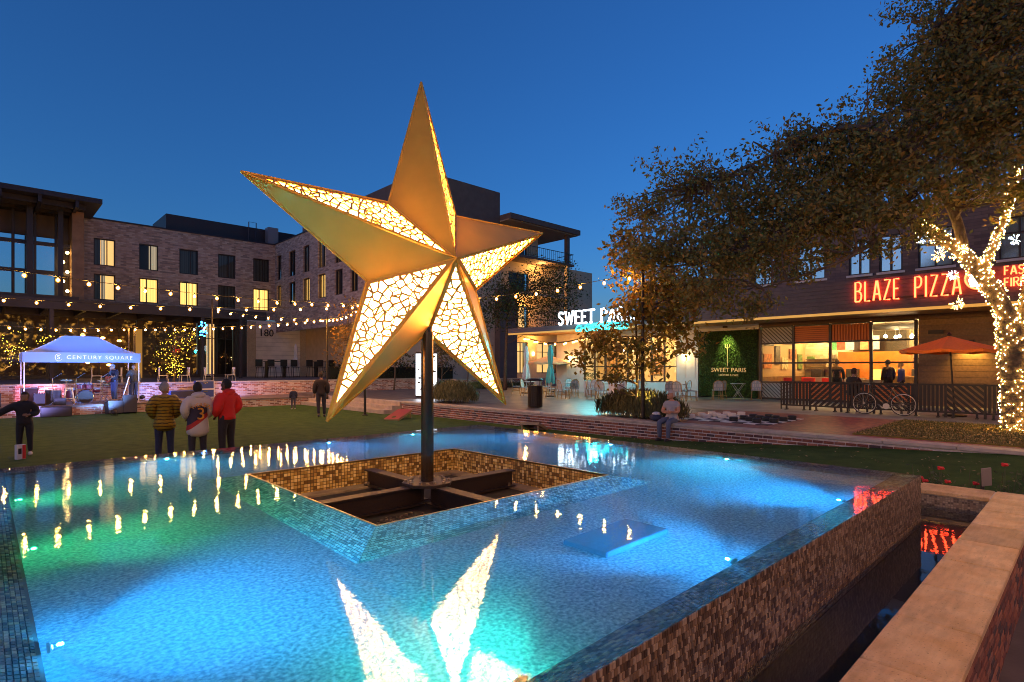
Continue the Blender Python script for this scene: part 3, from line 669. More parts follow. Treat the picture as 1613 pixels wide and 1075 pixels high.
# ------------------------------------------------------------------ facade helpers (walls face -x or -y)
def PT(ax, pos, u, w, z): return (pos + w, u, z) if ax == 'X' else (u, pos + w, z)
def abox(b, ax, pos, u0, u1, w0, w1, z0, z1):
    return b.box(pos + w0, pos + w1, u0, u1, z0, z1) if ax == 'X' else b.box(u0, u1, pos + w0, pos + w1, z0, z1)
def facade(name, parent, ax, pos, u0, u1, z0, z1, holes, m, depth=.3):
    us = sorted(set([u0, u1] + [h[0] for h in holes] + [h[1] for h in holes])); zs = sorted(set([z0, z1] + [h[2] for h in holes] + [h[3] for h in holes]))
    us = [u for u in us if u0 <= u <= u1]; zs = [z for z in zs if z0 <= z <= z1]; b = MB()
    inh = lambda u, z: any(h[0] < u < h[1] and h[2] < z < h[3] for h in holes)
    for i in range(len(us) - 1):
        for j in range(len(zs) - 1):
            if inh((us[i] + us[i + 1]) / 2, (zs[j] + zs[j + 1]) / 2): continue
            a, c, e, f = us[i], us[i + 1], zs[j], zs[j + 1]
            q = [PT(ax, pos, a, 0, e), PT(ax, pos, c, 0, e), PT(ax, pos, c, 0, f), PT(ax, pos, a, 0, f)]
            if ax == 'X': q.reverse()
            b.quad(*q)
    for h in holes:
        a, c, e, f = h[:4]
        for p, q in (((a, e), (c, e)), ((c, e), (c, f)), ((c, f), (a, f)), ((a, f), (a, e))):
            r4 = [PT(ax, pos, p[0], 0, p[1]), PT(ax, pos, p[0], depth, p[1]), PT(ax, pos, q[0], depth, q[1]), PT(ax, pos, q[0], 0, q[1])]
            if ax == 'X': r4.reverse()
            b.quad(*r4)
    for p, q in (((u0, z0), (u0, z1)), ((u1, z1), (u1, z0)), ((u0, z1), (u1, z1))):   # returns at the ends and top
        b.quad(PT(ax, pos, p[0], 0, p[1]), PT(ax, pos, p[0], depth, p[1]), PT(ax, pos, q[0], depth, q[1]), PT(ax, pos, q[0], 0, q[1]))
    return b.build(name, m, parent, True)
M_frame = mat('window_frame', (.025, .02, .02), .45)
M_glass = glass_mat('pane_glass'); M_glassb = glass_mat('pane_glass_sky', (.75, .85, .9), .03, 2)
def curtain_mat(name, c, emit=0.0, sc_=26.0):  # fold shading is put into the colour as upright light and dark bands
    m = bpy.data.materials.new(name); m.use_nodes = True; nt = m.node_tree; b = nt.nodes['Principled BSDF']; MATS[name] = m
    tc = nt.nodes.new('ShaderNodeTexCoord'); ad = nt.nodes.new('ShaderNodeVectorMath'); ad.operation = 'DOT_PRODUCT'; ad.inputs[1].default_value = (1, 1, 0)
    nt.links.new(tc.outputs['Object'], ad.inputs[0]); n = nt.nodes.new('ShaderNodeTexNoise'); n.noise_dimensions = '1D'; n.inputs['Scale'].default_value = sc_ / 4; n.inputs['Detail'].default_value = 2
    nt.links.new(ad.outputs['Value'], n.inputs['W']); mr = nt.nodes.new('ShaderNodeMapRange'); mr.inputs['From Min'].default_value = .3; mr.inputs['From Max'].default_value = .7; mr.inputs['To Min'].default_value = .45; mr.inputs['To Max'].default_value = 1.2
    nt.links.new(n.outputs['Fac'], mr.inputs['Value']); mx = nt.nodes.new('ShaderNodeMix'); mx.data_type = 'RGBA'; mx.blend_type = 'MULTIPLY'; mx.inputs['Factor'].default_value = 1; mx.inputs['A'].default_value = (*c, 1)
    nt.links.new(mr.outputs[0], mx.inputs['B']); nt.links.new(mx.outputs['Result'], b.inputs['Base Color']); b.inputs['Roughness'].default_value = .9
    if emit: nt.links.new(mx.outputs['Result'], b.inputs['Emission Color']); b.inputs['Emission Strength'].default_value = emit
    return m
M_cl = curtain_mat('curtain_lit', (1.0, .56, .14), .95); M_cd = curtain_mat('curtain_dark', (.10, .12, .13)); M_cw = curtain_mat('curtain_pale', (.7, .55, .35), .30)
M_room = mat('room_lit', (.8, .45, .16), .9, emit=(1, .55, .18), es=.55, var=.3, vscale=1.5); M_dark = mat('dark_room', (.015, .014, .016), .9)
M_bar = mat('bar_room', (.10, .05, .03), .9, var=.4, vscale=2)
_nt = M_bar.node_tree; _b = _nt.nodes['Principled BSDF']; _n = _nt.nodes.new('ShaderNodeTexNoise'); _n.inputs['Scale'].default_value = 1.7; _n.inputs['Detail'].default_value = 7; _n.inputs['Roughness'].default_value = .75; _tc = _nt.nodes.new('ShaderNodeTexCoord'); _nt.links.new(_tc.outputs['Object'], _n.inputs['Vector'])
_r = _nt.nodes.new('ShaderNodeValToRGB'); _r.color_ramp.elements[0].position = .55; _r.color_ramp.elements[0].color = (.004, .002, .001, 1); _r.color_ramp.elements[1].position = .80; _r.color_ramp.elements[1].color = (1, .42, .06, 1); _nt.links.new(_n.outputs['Fac'], _r.inputs[0]); _nt.links.new(_r.outputs[0], _b.inputs['Emission Color']); _b.inputs['Emission Strength'].default_value = .8
def window(parent, ax, pos, u0, u1, z0, z1, style='dark', mull=(.5,), rec=.16, fr=.09, glass=None, rails=()):
    """u0 is the low end of the wall's horizontal axis; frame, pane and what hangs behind it"""
    b = MB()
    abox(b, ax, pos, u0, u0 + fr, rec - .06, rec + .06, z0, z1); abox(b, ax, pos, u1 - fr, u1, rec - .06, rec + .06, z0, z1)
    abox(b, ax, pos, u0 + fr, u1 - fr, rec - .06, rec + .06, z1 - fr, z1); abox(b, ax, pos, u0 + fr, u1 - fr, rec - .06, rec + .06, z0, z0 + fr)
    for t in mull: u = u0 + (u1 - u0) * t; abox(b, ax, pos, u - .035, u + .035, rec - .05, rec + .05, z0 + fr, z1 - fr)
    for t in rails: z = z0 + (z1 - z0) * t; abox(b, ax, pos, u0 + fr, u1 - fr, rec - .047, rec + .047, z - .03, z + .03)
    w = b.build('window', M_frame, parent, True)
    def sheet(name, a, c, d, m, pz=0):
        q = [PT(ax, pos, a, d, z0 + pz), PT(ax, pos, c, d, z0 + pz), PT(ax, pos, c, d, z1 - pz), PT(ax, pos, a, d, z1 - pz)]
        if ax == 'X': q.reverse()
        s = MB().quad(*q).build(name, m, parent, True); s.parent = w; return s
    sheet('pane', u0 + .03, u1 - .03, rec, glass or M_glass, .03)
    L = u1 - u0
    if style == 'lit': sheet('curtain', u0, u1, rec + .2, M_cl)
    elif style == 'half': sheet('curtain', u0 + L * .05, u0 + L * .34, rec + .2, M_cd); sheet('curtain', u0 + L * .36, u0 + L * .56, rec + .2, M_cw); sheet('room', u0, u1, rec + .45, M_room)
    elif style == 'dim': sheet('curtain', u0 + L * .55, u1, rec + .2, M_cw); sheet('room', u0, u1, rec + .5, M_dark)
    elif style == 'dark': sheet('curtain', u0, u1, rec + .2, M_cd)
    elif style == 'sky': sheet('blind', u0, u1, rec + .25, mat('blind_blue', (.30, .42, .45), .8))
    elif style == 'bar': sheet('room', u0, u1, rec + .6, M_bar)
    elif style == 'room': sheet('room', u0, u1, rec + .6, M_room)
    else: sheet('room', u0, u1, rec + .4, M_dark)
    return w

# ------------------------------------------------------------------ hotel
HB = [(.42, .30, .22), (.48, .35, .26), (.34, .24, .18), (.52, .42, .32), (.26, .20, .16), (.45, .34, .27)]
M_hbx = brick_mat('hotel_brick_x', HB, (.34, .28, .25), .40, .13, ('X', 'Z'), .02, .9, .5); M_hby = brick_mat('hotel_brick_y', HB, (.34, .28, .25), .40, .13, ('Y', 'Z'), .02, .9, .5)
ht = thing('hotel', 'three-storey dark brick hotel in two wings with deep windows', 'building', (12, 56, 1.1))
h1 = [(6.6, 8.05), (9.7, 11.1), (12.7, 14.2), (15.85, 17.35), (18.95, 20.45)]
holes = [(a, c, 10.3, 12.5) for a, c in h1] + [(a, c, 7.5, 9.6) for a, c in h1]
facade('brick_wall', ht, 'Y', 56, 5.6, 21.0, 6.6, 14.0, holes, M_hbx, .35)
for (a, c), s in zip(h1, ('half', 'dim', 'dark', 'dark', 'dark')): window(ht, 'Y', 56, a, c, 10.3, 12.5, s, (.62,), .2)
for (a, c), s in zip(h1, ('half', 'lit', 'lit', 'dark', 'lit')): window(ht, 'Y', 56, a, c, 7.5, 9.6, s, (.4,), .2)
h2 = [(54.4, 55.5), (51.1, 52.6), (48.05, 49.4), (44.9, 46.3), (41.8, 43.2), (39.3, 40.5)]
holes = [(a, c, 10.5, 12.85) for a, c in h2] + [(a, c, 7.9, 9.95) for a, c in h2]
facade('brick_wall', ht, 'X', 21.0, 38.3, 56.0, 5.4, 14.05, holes, M_hby, .35)
for (a, c), s in zip(h2, ('dark', 'dark', 'none', 'half', 'dark', 'dark')): window(ht, 'X', 21, a, c, 10.5, 12.85, s, (.45,), .2)
for (a, c), s in zip(h2, ('lit', 'dark', 'lit', 'lit', 'dark', 'dark')): window(ht, 'X', 21, a, c, 7.9, 9.95, s, (.5,), .2)
M_metal = mat('roof_metal', (.035, .032, .04), .5, .3)
MB().box(5.5, 21.2, 55.93, 56.4, 14.0, 14.12).build('parapet_cap', M_metal, ht, True)
MB().box(20.93, 21.4, 38.2, 55.93, 14.05, 14.15).build('parapet_cap', M_metal, ht, True)
MB().box(12.2, 40, 58.5, 64, 13, 16.0).build('roof_plant_room', M_metal, ht, True)
MB().box(20.9, 21.9, 57.5, 58.4, 13.8, 16.1).build('roof_vent', mat('vent_grey', (.22, .22, .24), .5, .4), ht, True)
MB().tube([(19.2, 58, 14), (19.2, 58, 16.4), (19.9, 58, 16.4), (19.9, 58, 14)], .05, 5).build('roof_ladder', M_metal, ht, True)
M_cream = mat('cream_stone', (.78, .70, .60), .75, var=.12, vscale=1.2, bump=.15, bscale=20)
facade('ground_wall', ht, 'Y', 55.8, 18.3, 28, 1.1, 6.5, [], M_cream, .4)
for k in range(12): MB().box(18.3, 28, 55.785, 55.8, 1.5 + k * .42, 1.515 + k * .42).build('stone_joint', mat('joint', (.22, .19, .16), .9), ht, True)
for a in (18.35, 23.4, 25.8): MB().box(a, a + .75, 55.7, 55.8, 1.1, 6.4).build('pilaster', mat('pilaster_tan', (.48, .38, .26), .8, var=.1), ht, True)
xf(text_mb('180', .95, .06), Matrix.Translation((20.05, 55.66, 5.3))).build('house_number', mat('number_dark', (.02, .02, .02), .5), ht, True)
# glazed ground floor with lit lobby
facade('shopfront_frame', ht, 'Y', 55.8, 4.0, 18.3, 1.1, 6.5, [(4.3, 9.6, 1.3, 6.2), (9.9, 14.2, 1.3, 6.2), (14.5, 15.6, 1.3, 6.2), (15.7, 17.2, 1.3, 6.2)], M_frame, .25)
for a, c, s in ((4.3, 9.6, 'bar'), (9.9, 14.2, 'bar'), (14.5, 15.6, 'half'), (15.7, 17.2, 'none')): window(ht, 'Y', 55.8, a, c, 1.3, 6.2, s, (.25, .5, .75) if c - a > 3 else (.5,), .12, rails=(.68,))
MB().box(9.2, 9.8, 55.3, 55.6, 1.1, 5.2).build('lobby_column', mat('lobby_glow', (.7, .42, .12), .7, emit=(1, .5, .1), es=.12), ht, True)  # column glows faintly by itself, in place of the lobby's warm light
for k, (x, z) in enumerate(((4.8, 3.2), (5.3, 3.9), (6.2, 2.4), (6.9, 3.5), (7.6, 2.2), (8.3, 4.2), (5.9, 4.6), (7.2, 4.4))): MB().ball((x, 55.85 + .02 * k, z), .10, 8, 5, (1.6, .6, 1)).build('lobby_lamp', emis('lobby_lamp', (1, .5, .1), 9), ht, True)
facade('shopfront_frame', ht, 'Y', 55.8, -24, 4.0, 1.1, 6.5, [(-3.2, 3.7, 1.3, 6.2)], M_frame, .25); window(ht, 'Y', 55.8, -3.2, 3.7, 1.3, 6.2, 'bar', (.2, .4, .6, .8), .12, rails=(.68,)); facade('brick_wall', ht, 'Y', 56.2, -24, -12, 6.5, 14, [], M_hbx, .3)
# pergola in front of the ground floor
pg = thing('terrace_pergola', 'long dark steel pergola roof in front of the hotel ground floor', 'pergola', (10, 50, 1.1))
MB().box(-14, 17.3, 48.0, 48.35, 5.9, 6.6).build('fascia_beam', M_metal, pg, True); MB().box(-14, 17.3, 54.9, 55.2, 5.9, 6.5).build('fascia_beam', M_metal, pg, True)
for k in range(15): MB().box(-13.5 + k * 2.08, -13.35 + k * 2.08, 48.35, 54.9, 5.95, 6.45).build('rafter', M_metal, pg, True)
for k in range(26): MB().box(-14, 17.3, 48.5 + k * .25, 48.6 + k * .25, 6.45, 6.53).build('louvre', M_metal, pg, True)
for x in (-6, 3.3, 12.4, 15.2): MB().box(x, x + .22, 48.05, 48.3, 1.1, 5.9).build('column', M_metal, pg, True)
# glazed stair hall with the big flying roof at the left
gh = thing('glass_hall', 'tall glazed hall with a broad flying metal roof at the hotel left end', 'building', (0, 54, 1.1))
MB().box(4.9, 5.6, 52.5, 56.3, 6.6, 13.6).build('side_pier', mat('pier_tan', (.30, .17, .09), .8, var=.2, vscale=2), gh, True)
MB().box(-12, 6.45, 50.3, 57, 13.95, 14.3).build('roof_slab', M_metal, gh, True)
for k in range(9): MB().box(-11.5 + k * 2.05, -11.3 + k * 2.05, 50.4, 56, 13.45, 13.95).build('roof_beam', M_metal, gh, True)
for k in range(4): MB().box(-12, 5.6, 51.4 + k * 1.4, 51.55 + k * 1.4, 13.55, 13.94).build('purlin', M_metal, gh, True)
for x, s in ((2.35, .36), (4.1, .30), (.6, .2), (-2, .3)): MB().box(x, x + s, 52.6, 52.9, 6.6, 13.5).build('column', M_metal, gh, True)
for z in (6.7, 8.9, 11.0): MB().box(-12, 4.9, 53.8, 53.98, z, z + .28).build('transom', M_metal, gh, True)
for k in range(14): MB().box(-11.6 + k * 1.2, -11.45 + k * 1.2, 53.82, 53.97, 6.98, 13.4).build('mullion', M_metal, gh, True)
for k in range(13):
    MB().box(-11.44 + k * 1.2, -10.42 + k * 1.2, 53.88, 53.9, 6.99, 11.6).build('pane', mat('hall_glass', (.80, .95, 1.0), .06, .95), gh, True)
MB().box(-12, 4.9, 55, 55.2, 6.6, 13.5).build('back_wall', mat('hall_back', (.12, .10, .10), .9), gh, True)
for k in range(6): t = MB().ball((4.45 + .25 * (k % 2), 53.4, 7.0 + k * .72), .11, 8, 5).build('pendant_globe', emis('globe_warm', (1, .6, .2), 14), gh, True)
MB().box(-14, 5.0, 49.5, 53.6, 6.55, 6.95).build('lower_roof', M_metal, gh, True)

# ------------------------------------------------------------------ apartment block behind the star
M_stuc = mat('stucco_tan', (.60, .46, .30), .85, var=.08, vscale=2, bump=.15, bscale=30); M_stucb = mat('stucco_brown', (.16, .11, .085), .85, var=.1, vscale=2, bump=.1)
ap_ = thing('apartment_block', 'tan four-storey apartment block with balconies and a dark roof box', 'building', (34, 38, .5))
MB().box(24.0, 35.0, 38.3, 56, .5, 14.99).build('tower', M_stuc, ap_, True)
MB().box(26.3, 34.9, 38.35, 62, 15.0, 18.2).build('roof_box', M_stucb, ap_, True)
MB().box(34.2, 36.4, 37.6, 38.3, .5, 9.2).build('pier', M_stucb, ap_, True)
hl = [(37.0, 39.7, 1.4, 4.5), (41.0, 44.0, 1.4, 4.5), (37.1, 39.8, 5.9, 8.1), (37.1, 39.8, 9.4, 11.4), (37.1, 39.6, 13.0, 14.9), (45.5, 48, 1.4, 4.5)]
facade('front_wall', ap_, 'Y', 39.5, 35.0, 50, .5, 12.6, [h for h in hl if h[3] < 12.6], M_stuc, .3)
facade('front_wall', ap_, 'Y', 39.5, 35.0, 41.2, 12.6, 15.6, [hl[4]], M_stuc, .3)
for h, s in zip(hl, ('room', 'room', 'half', 'none', 'dark', 'room')): window(ap_, 'Y', 39.5, *h, s, (.33, .66) if h[3] < 5 else (.5,), .15, rails=(.7,) if h[3] < 5 else ())
for z in (5.4, 8.9, 12.35):
    MB().box(36.4, 44.3, 37.3, 39.5, z, z + .22).build('balcony_slab', M_stucb if z > 12 else M_stuc, ap_, True)
    b = MB(); b.box(36.45, 44.25, 37.34, 37.38, z + 1.2, z + 1.26); b.box(36.45, 44.25, 37.34, 37.38, z + .32, z + .36); b.box(44.2, 44.25, 37.4, 39.5, z + 1.2, z + 1.26)
    for k in range(27): b.box(36.5 + k * .29, 36.53 + k * .29, 37.35, 37.37, z + .22, z + 1.2)
    b.build('balcony_railing', M_frame, ap_, True)
MB().box(34.9, 44.8, 36.9, 47, 15.6, 16.1).build('roof_slab', M_stucb, ap_, True); MB().box(34.9, 44.6, 37.1, 46, 15.5, 15.6).build('soffit', mat('soffit_tan', (.4, .3, .2), .8), ap_, True)
MB().box(43.3, 43.7, 37.4, 37.8, 12.57, 15.5).build('column', M_stucb, ap_, True); MB().box(43.3, 43.7, 37.4, 37.8, .5, 12.35).build('column', M_stuc, ap_, True)
lamp('porch_glow', 'POINT', (40, 38.4, 4.9), 120, (1, .5, .12), ap_, .2); lamp('porch_glow', 'POINT', (38.5, 38.6, 8.3), 190, (1, .5, .14), ap_, .2); lamp('porch_glow', 'POINT', (40.5, 38.3, 11.9), 130, (1, .5, .14), ap_, .2)
for x in (36.2, 40.4): MB().lathe([(.08, 0), (.12, .3), (.06, .36)], 8, (x, 39.38, 3.2)).build('wall_lantern', emis('lantern', (1, .6, .2), 12), ap_, True)

# ------------------------------------------------------------------ restaurant row on the right
XF, XC = 26.5, 24.0
rr_ = thing('restaurant_row', 'two-storey restaurant building with a long canopy and lit shopfronts', 'building', (26.5, 6, .5))
M_white = mat('white_panel', (.62, .63, .62), .55, var=.05, vscale=3); M_sid = mat('siding_dark', (.085, .075, .085), .6, var=.15, vscale=5, bump=.1)
M_wood = ramp_island('wood_plank', [(.20, .12, .06), (.15, .09, .045), (.25, .155, .075), (.18, .10, .05)], .6, bump=.3, bscale=14, grain=.25)
M_soff = mat('soffit_wood', (.36, .21, .09), .6, var=.2, vscale=4)
MB().box(XC + .02, XF + .3, -14, 25.6, 4.12, 4.3).build('canopy_slab', M_sid, rr_, True)
MB().box(XC + .05, XF, -14, 25.5, 4.06, 4.12).build('canopy_soffit', M_soff, rr_, True)
MB().box(XC - .02, XC + .05, -14, 25.6, 4.02, 4.12).build('canopy_edge', mat('edge_amber', (.40, .27, .12), .5, emit=(1, .5, .08), es=.25), rr_, True)
for k in range(8): MB().box(XC - .01 + (k % 2) * .003, XC + .04, -14, 13.6, 4.121 + k * .148, 4.262 + k * .148).build('fascia_board', M_sid, rr_, True)
MB().box(XC + .04, XF, -14, 13.6, 5.2, 5.3).build('canopy_roof', M_sid, rr_, True)
for k in range(2): MB().box(XC - .01, XC + .04, 13.61, 25.6, 4.121 + k * .148, 4.262 + k * .148).build('fascia_board', mat('siding_violet', (.12, .10, .12), .6), rr_, True)
up = [(10.3, 11.3), (8.2, 9.4), (6.5, 7.3), (5.4, 6.2), (3.8, 4.9), (1.4, 2.5), (-.6, .5)]
M_upb = brick_mat('upper_brick', [(.13, .10, .10), (.16, .125, .12), (.10, .08, .08)], (.09, .08, .08), .4, .12, ('Y', 'Z'), .015, .8, .4)
facade('upper_wall', rr_, 'X', XF, -14, 13.2, 5.3, 8.1, [(a, c, 5.85, 7.35) for a, c in up], M_upb, .25)
for a, c in up:
    window(rr_, 'X', XF, a, c, 5.85, 7.35, 'sky', (.5,), .12, .06, mat('upper_glass', (.50, .68, .72), .08, .75), (.62,))
    MB().box(XF - .06, XF + .02, a - .08, c + .08, 5.76, 5.849).build('window_sill', M_white, rr_, True)
MB().box(XF - .25, XF + .3, -14, 13.3, 8.1, 8.45).build('cornice', mat('cornice_grey', (.38, .36, .36), .7), rr_, True)
# back-of-house walls so that nothing is open to the sky
MB().box(36, 36.3, -14, 24, .5, 8.1).build('rear_wall', M_upb, rr_, True); MB().box(26.75, 36, 23.7, 24, .5, 4.05).build('end_wall', M_white, rr_, True); MB().box(26.8, 36, -14, 13.2, 7.9, 8.0).build('roof', M_sid, rr_, True); MB().box(26.8, 36, 13.2, 24, 4.31, 4.4).build('roof', M_sid, rr_, True)
# pizza shopfront: mullions, panels, panes
mu = [4.96, 6.48, 8.0, 9.5, 10.95]; rl = [.52, 1.32, 2.2, 3.1, 3.87]
b = MB()
for u in mu: b.box(XF - .05, XF + .08, u - .05, u + .05, .51, 3.87)
for z in rl[1:]:
    for a, c in zip(mu, mu[1:]): b.box(XF - .04, XF + .07, a + .05, c - .05, z - .035, z + .035)
for a, c in zip(mu, mu[1:]): b.box(XF - .04, XF + .07, a + .05, c - .05, .51, .60)
b.build('shopfront_frame', M_frame, rr_, True)
for i in range(4):
    for j in (1, 2) + ((3,) if i == 0 else ()):
        MB().box(XF + .005, XF + .015, mu[i] + .05, mu[i + 1] - .05, rl[j] + .035, rl[j + 1] - .035).build('pane', M_glass, rr_, True)
def slat_panel(u0, u1, z0, z1, kind, m, bk):
    MB().box(XF + .02, XF + .06, u0, u1, z0, z1).build('panel_board', bk, rr_, True)
    if kind == 'diag':
        n = 12; b = MB(); W, H = u1 - u0, z1 - z0
        for k in range(-1, n + 1):
            t = (k + .5) / n * (W + H)
            poly = []   # stripe between lines u+z=t and u+z=t+w
            P = [Vector((0, 0)), Vector((W, 0)), Vector((W, H)), Vector((0, H))]; nn = Vector((1, -1)).normalized()
            q = clip(P, Vector((t - H, 0)), nn); q = clip(q, Vector((t - H + (W + H) / n * .62, 0)), -nn) if len(q) > 2 else []
            if len(q) < 3: continue
            v = [(XF - .005, u0 + p.x, z0 + p.y) for p in q] + [(XF + .02, u0 + p.x, z0 + p.y) for p in q]; L = len(q)
            MB().add(v, [tuple(range(L - 1, -1, -1))] + [(i, (i + 1) % L, L + (i + 1) % L, L + i) for i in range(L)]).build('slat', m, rr_, True)
    elif kind == 'h':
        n = 8
        for k in range(n): MB().box(XF - .012, XF + .02, u0, u1, z0 + (z1 - z0) * (k + .1) / n, z0 + (z1 - z0) * (k + .8) / n).build('slat', m, rr_, True)
    else:
        n = 13
        for k in range(n): MB().box(XF - .012, XF + .02, u0 + (u1 - u0) * (k + .12) / n, u0 + (u1 - u0) * (k + .72) / n, z0, z1).build('slat', m, rr_, True)
M_ws = mat('slat_white', (.42, .41, .38), .6); M_wsb = mat('slat_gap', (.10, .09, .08), .8); M_or = mat('orange_rib', (.55, .15, .03), .5); M_orb = mat('orange_rib_back', (.30, .07, .02), .7)
slat_panel(9.55, 10.9, 3.14, 3.83, 'diag', M_ws, M_wsb); slat_panel(8.05, 9.45, 3.14, 3.83, 'h', M_or, M_orb); slat_panel(6.53, 7.95, 3.14, 3.83, 'v', M_or, M_orb)
slat_panel(9.55, 10.9, .61, 1.28, 'diag', M_ws, M_wsb)
for i in range(3): slat_panel(mu[i] + .05, mu[i + 1] - .05, .61, 1.28, 'h', M_or, M_orb)
MB().box(XF - .02, XF + .2, 4.9, 11.05, 3.9, 4.06).build('shopfront_header', mat('header_brown', (.14, .08, .04), .7), rr_, True)
for k in range(16): MB().box(XF - .02, XF + .02, -14, 4.88, .52 + k * .222, .52 + k * .222 + .212).build('wall_plank', M_wood, rr_, True)
MB().box(XF + .02, XF + .2, -14, 4.88, .5, 4.06).build('wall_backing', M_wsb, rr_, True)
MB().box(XF - .14, XF - .02, 4.1, 4.55, 3.28, 3.42).build('wall_box_light', M_frame, rr_, True)
# dining room behind the glass
rm = thing('dining_room', 'bright pizza dining room with brick walls seen through the shopfront', 'room', (29, 7, .5))
M_rbr = brick_mat('room_brick', [(.62, .50, .36), (.70, .58, .42), (.52, .40, .27), (.66, .50, .33)], (.6, .52, .42), .3, .1, ('Y', 'Z'), .015, .8, .3)
MB().box(32.5, 32.7, 1, 12, .5, 4.05).build('back_wall', M_rbr, rm, True); MB().box(26.6, 32.5, 11.05, 11.2, .5, 4.05).build('side_wall', mat('room_tan', (.50, .32, .17), .8), rm, True)
MB().box(26.6, 32.5, .8, 1.0, .5, 4.05).build('side_wall', mat('room_tan'  , (.50, .32, .17), .8), rm, True); MB().box(26.58, 32.5, 1.0, 11.05, .501, .53).build('room_floor', mat('room_floor', (.30, .22, .15), .4), rm, True)
MB().box(26.58, 32.5, 1.0, 11.05, 4.0, 4.05).build('room_ceiling', mat('room_ceiling', (.35, .30, .28), .8), rm, True)
MB().box(30.6, 31.0, 5.9, 8.9, .53, 2.75).build('oven_block', mat('oven_orange', (.75, .22, .03), .6, var=.15, vscale=3), rm, True)
MB().box(28.6, 29.3, 4.6, 6.2, .53, 1.62).build('counter', mat('counter_wood', (.60, .36, .13), .5, var=.2, vscale=4), rm, True); MB().box(28.9, 29.4, 6.6, 8.0, .53, 1.45).build('service_case', mat('case_steel', (.35, .33, .3), .3, .7), rm, True)
for u, c in ((9.1, (.15, .45, .1)), (8.75, (.75, .1, .03)), (8.35, (.6, .5, .4)), (7.75, (.7, .25, .08)), (7.3, (.65, .55, .4))): MB().box(30.5, 30.56, u - .17, u + .17, 2.85, 3.5).build('menu_panel', mat('menu_%d' % int(u * 100), c, .6, var=.4, vscale=9, emit=c, es=.5), rm, True)
for u, x in ((10.4, 28.2), (9.6, 28.6), (9.0, 29.2), (10.2, 30.0)):
    b = MB(); b.bevbox((x, u, 1.02), (.42, .5, .07), .02); b.bevbox((x + .2, u, 1.3), (.06, .5, .4), .02); b.build('red_chair', mat('chair_red', (.65, .03, .02), .4), rm, True)
    b = MB()
    for sx in (-.17, .17):
        for sy in (-.2, .2): b.tube([(x + sx, u + sy, .53), (x + sx * .9, u + sy * .9, 1.0)], .02, 5)
    b.build('chair_legs', M_frame, rm, True)
for u, x in ((10.0, 27.8), (9.0, 28.3), (8.3, 27.7)): b = MB(); b.bevbox((x, u, 1.26), (.7, .7, .05), .02); b.tube([(x, u, .53), (x, u, 1.24)], .04, 6); b.build('dining_table', mat('table_wood', (.5, .3, .12), .5), rm, True)
for k, (u, x) in enumerate(((5.3, 27.6), (5.8, 27.9), (6.2, 27.5), (5.5, 28.6), (5.1, 28.2), (6.05, 28.5))):
    b = MB(); b.tube([(x, u, 4.0), (x, u, 3.35)], .012, 4); b.build('pendant_cord', M_ws, rm, True); MB().ball((x, u, 3.3), .07, 8, 5).build('pendant_bulb', emis('pendant', (1, .7, .35), 30), rm, True)
for k, (x, z, w, hh, c) in enumerate(((27.4, 2.3, .9, .7, (.55, .16, .04)), (28.6, 2.6, .6, .9, (.08, .06, .05)), (29.5, 2.2, .8, .6, (.62, .50, .30)), (30.6, 2.7, .9, .5, (.30, .10, .03)), (31.6, 2.3, .6, .8, (.12, .2, .06)), (27.6, 3.2, 1.0, .3, (.10, .07, .05)), (30.0, 3.3, 1.6, .25, (.14, .09, .06)))): MB().box(x - w / 2, x + w / 2, 10.98, 11.045, z - hh / 2, z + hh / 2).build('wall_picture', mat('picture_%d' % k, c, .6, var=.5, vscale=6), rm, True)
MB().box(26.7, 32.4, 11.0, 11.048, .53, 1.55).build('wainscot', mat('wainscot', (.20, .09, .04), .6, var=.3, vscale=4), rm, True)
M_dk = mat('kit_dark', (.06, .045, .035), .6); M_st = mat('kit_steel', (.45, .42, .38), .35, .7); g_ = random.Random(77)
for k in range(26):
    u = g_.uniform(1.6, 10.8); z = g_.choice((1.5, 2.0, 2.45)); w = g_.uniform(.12, .45); hh = g_.uniform(.12, .4); MB().bevbox((32.3 - g_.uniform(0, .15), u, z + hh / 2), (.22, w, hh), .01).build('shelf_ware', (M_dk, M_st, mat('ware_red', (.5, .08, .03), .5), mat('ware_pale', (.65, .55, .4), .6), mat('ware_green', (.12, .25, .06), .6))[k % 5], rm, True)
for z in (1.46, 1.96, 2.41): MB().box(32.1, 32.49, 1.2, 10.9, z, z + .04).build('wall_shelf', M_dk, rm, True)
for u, x in ((9.9, 30.6), (8.2, 30.2), (5.6, 30.3)): MB().box(x, x + .5, u - .5, u + .5, .53, 1.5).build('kitchen_unit', M_st, rm, True); MB().bevbox((x + .2, u, 1.72), (.35, .5, .42), .02).build('kitchen_machine', M_dk, rm, True)
MB().tube([(28.4, 11, 3.75), (28.4, 4.5, 3.75)], .16, 10).build('air_duct', M_st, rm, True); MB().box(31.2, 31.8, 6.2, 8.4, 2.76, 4.0).build('oven_hood', M_dk, rm, True); MB().box(30.58, 30.598, 6.5, 7.4, 1.3, 1.9).build('oven_mouth', emis('oven_fire', (1, .35, .05), 2.5), rm, True)
MB().box(29.6, 29.8, 4.7, 5.6, 2.76, 2.84).build('heat_lamp', emis('heat_lamp', (1, .7, .35), 10), rm, True)
for x, u, e in ((28.5, 9.8, 170), (29.0, 7.4, 170), (28.6, 5.3, 140), (31.5, 9.8, 170), (31.5, 5, 150)): lamp('room_lamp', 'POINT', (x, u, 3.75), e, (1, .60, .2), rm, .15)
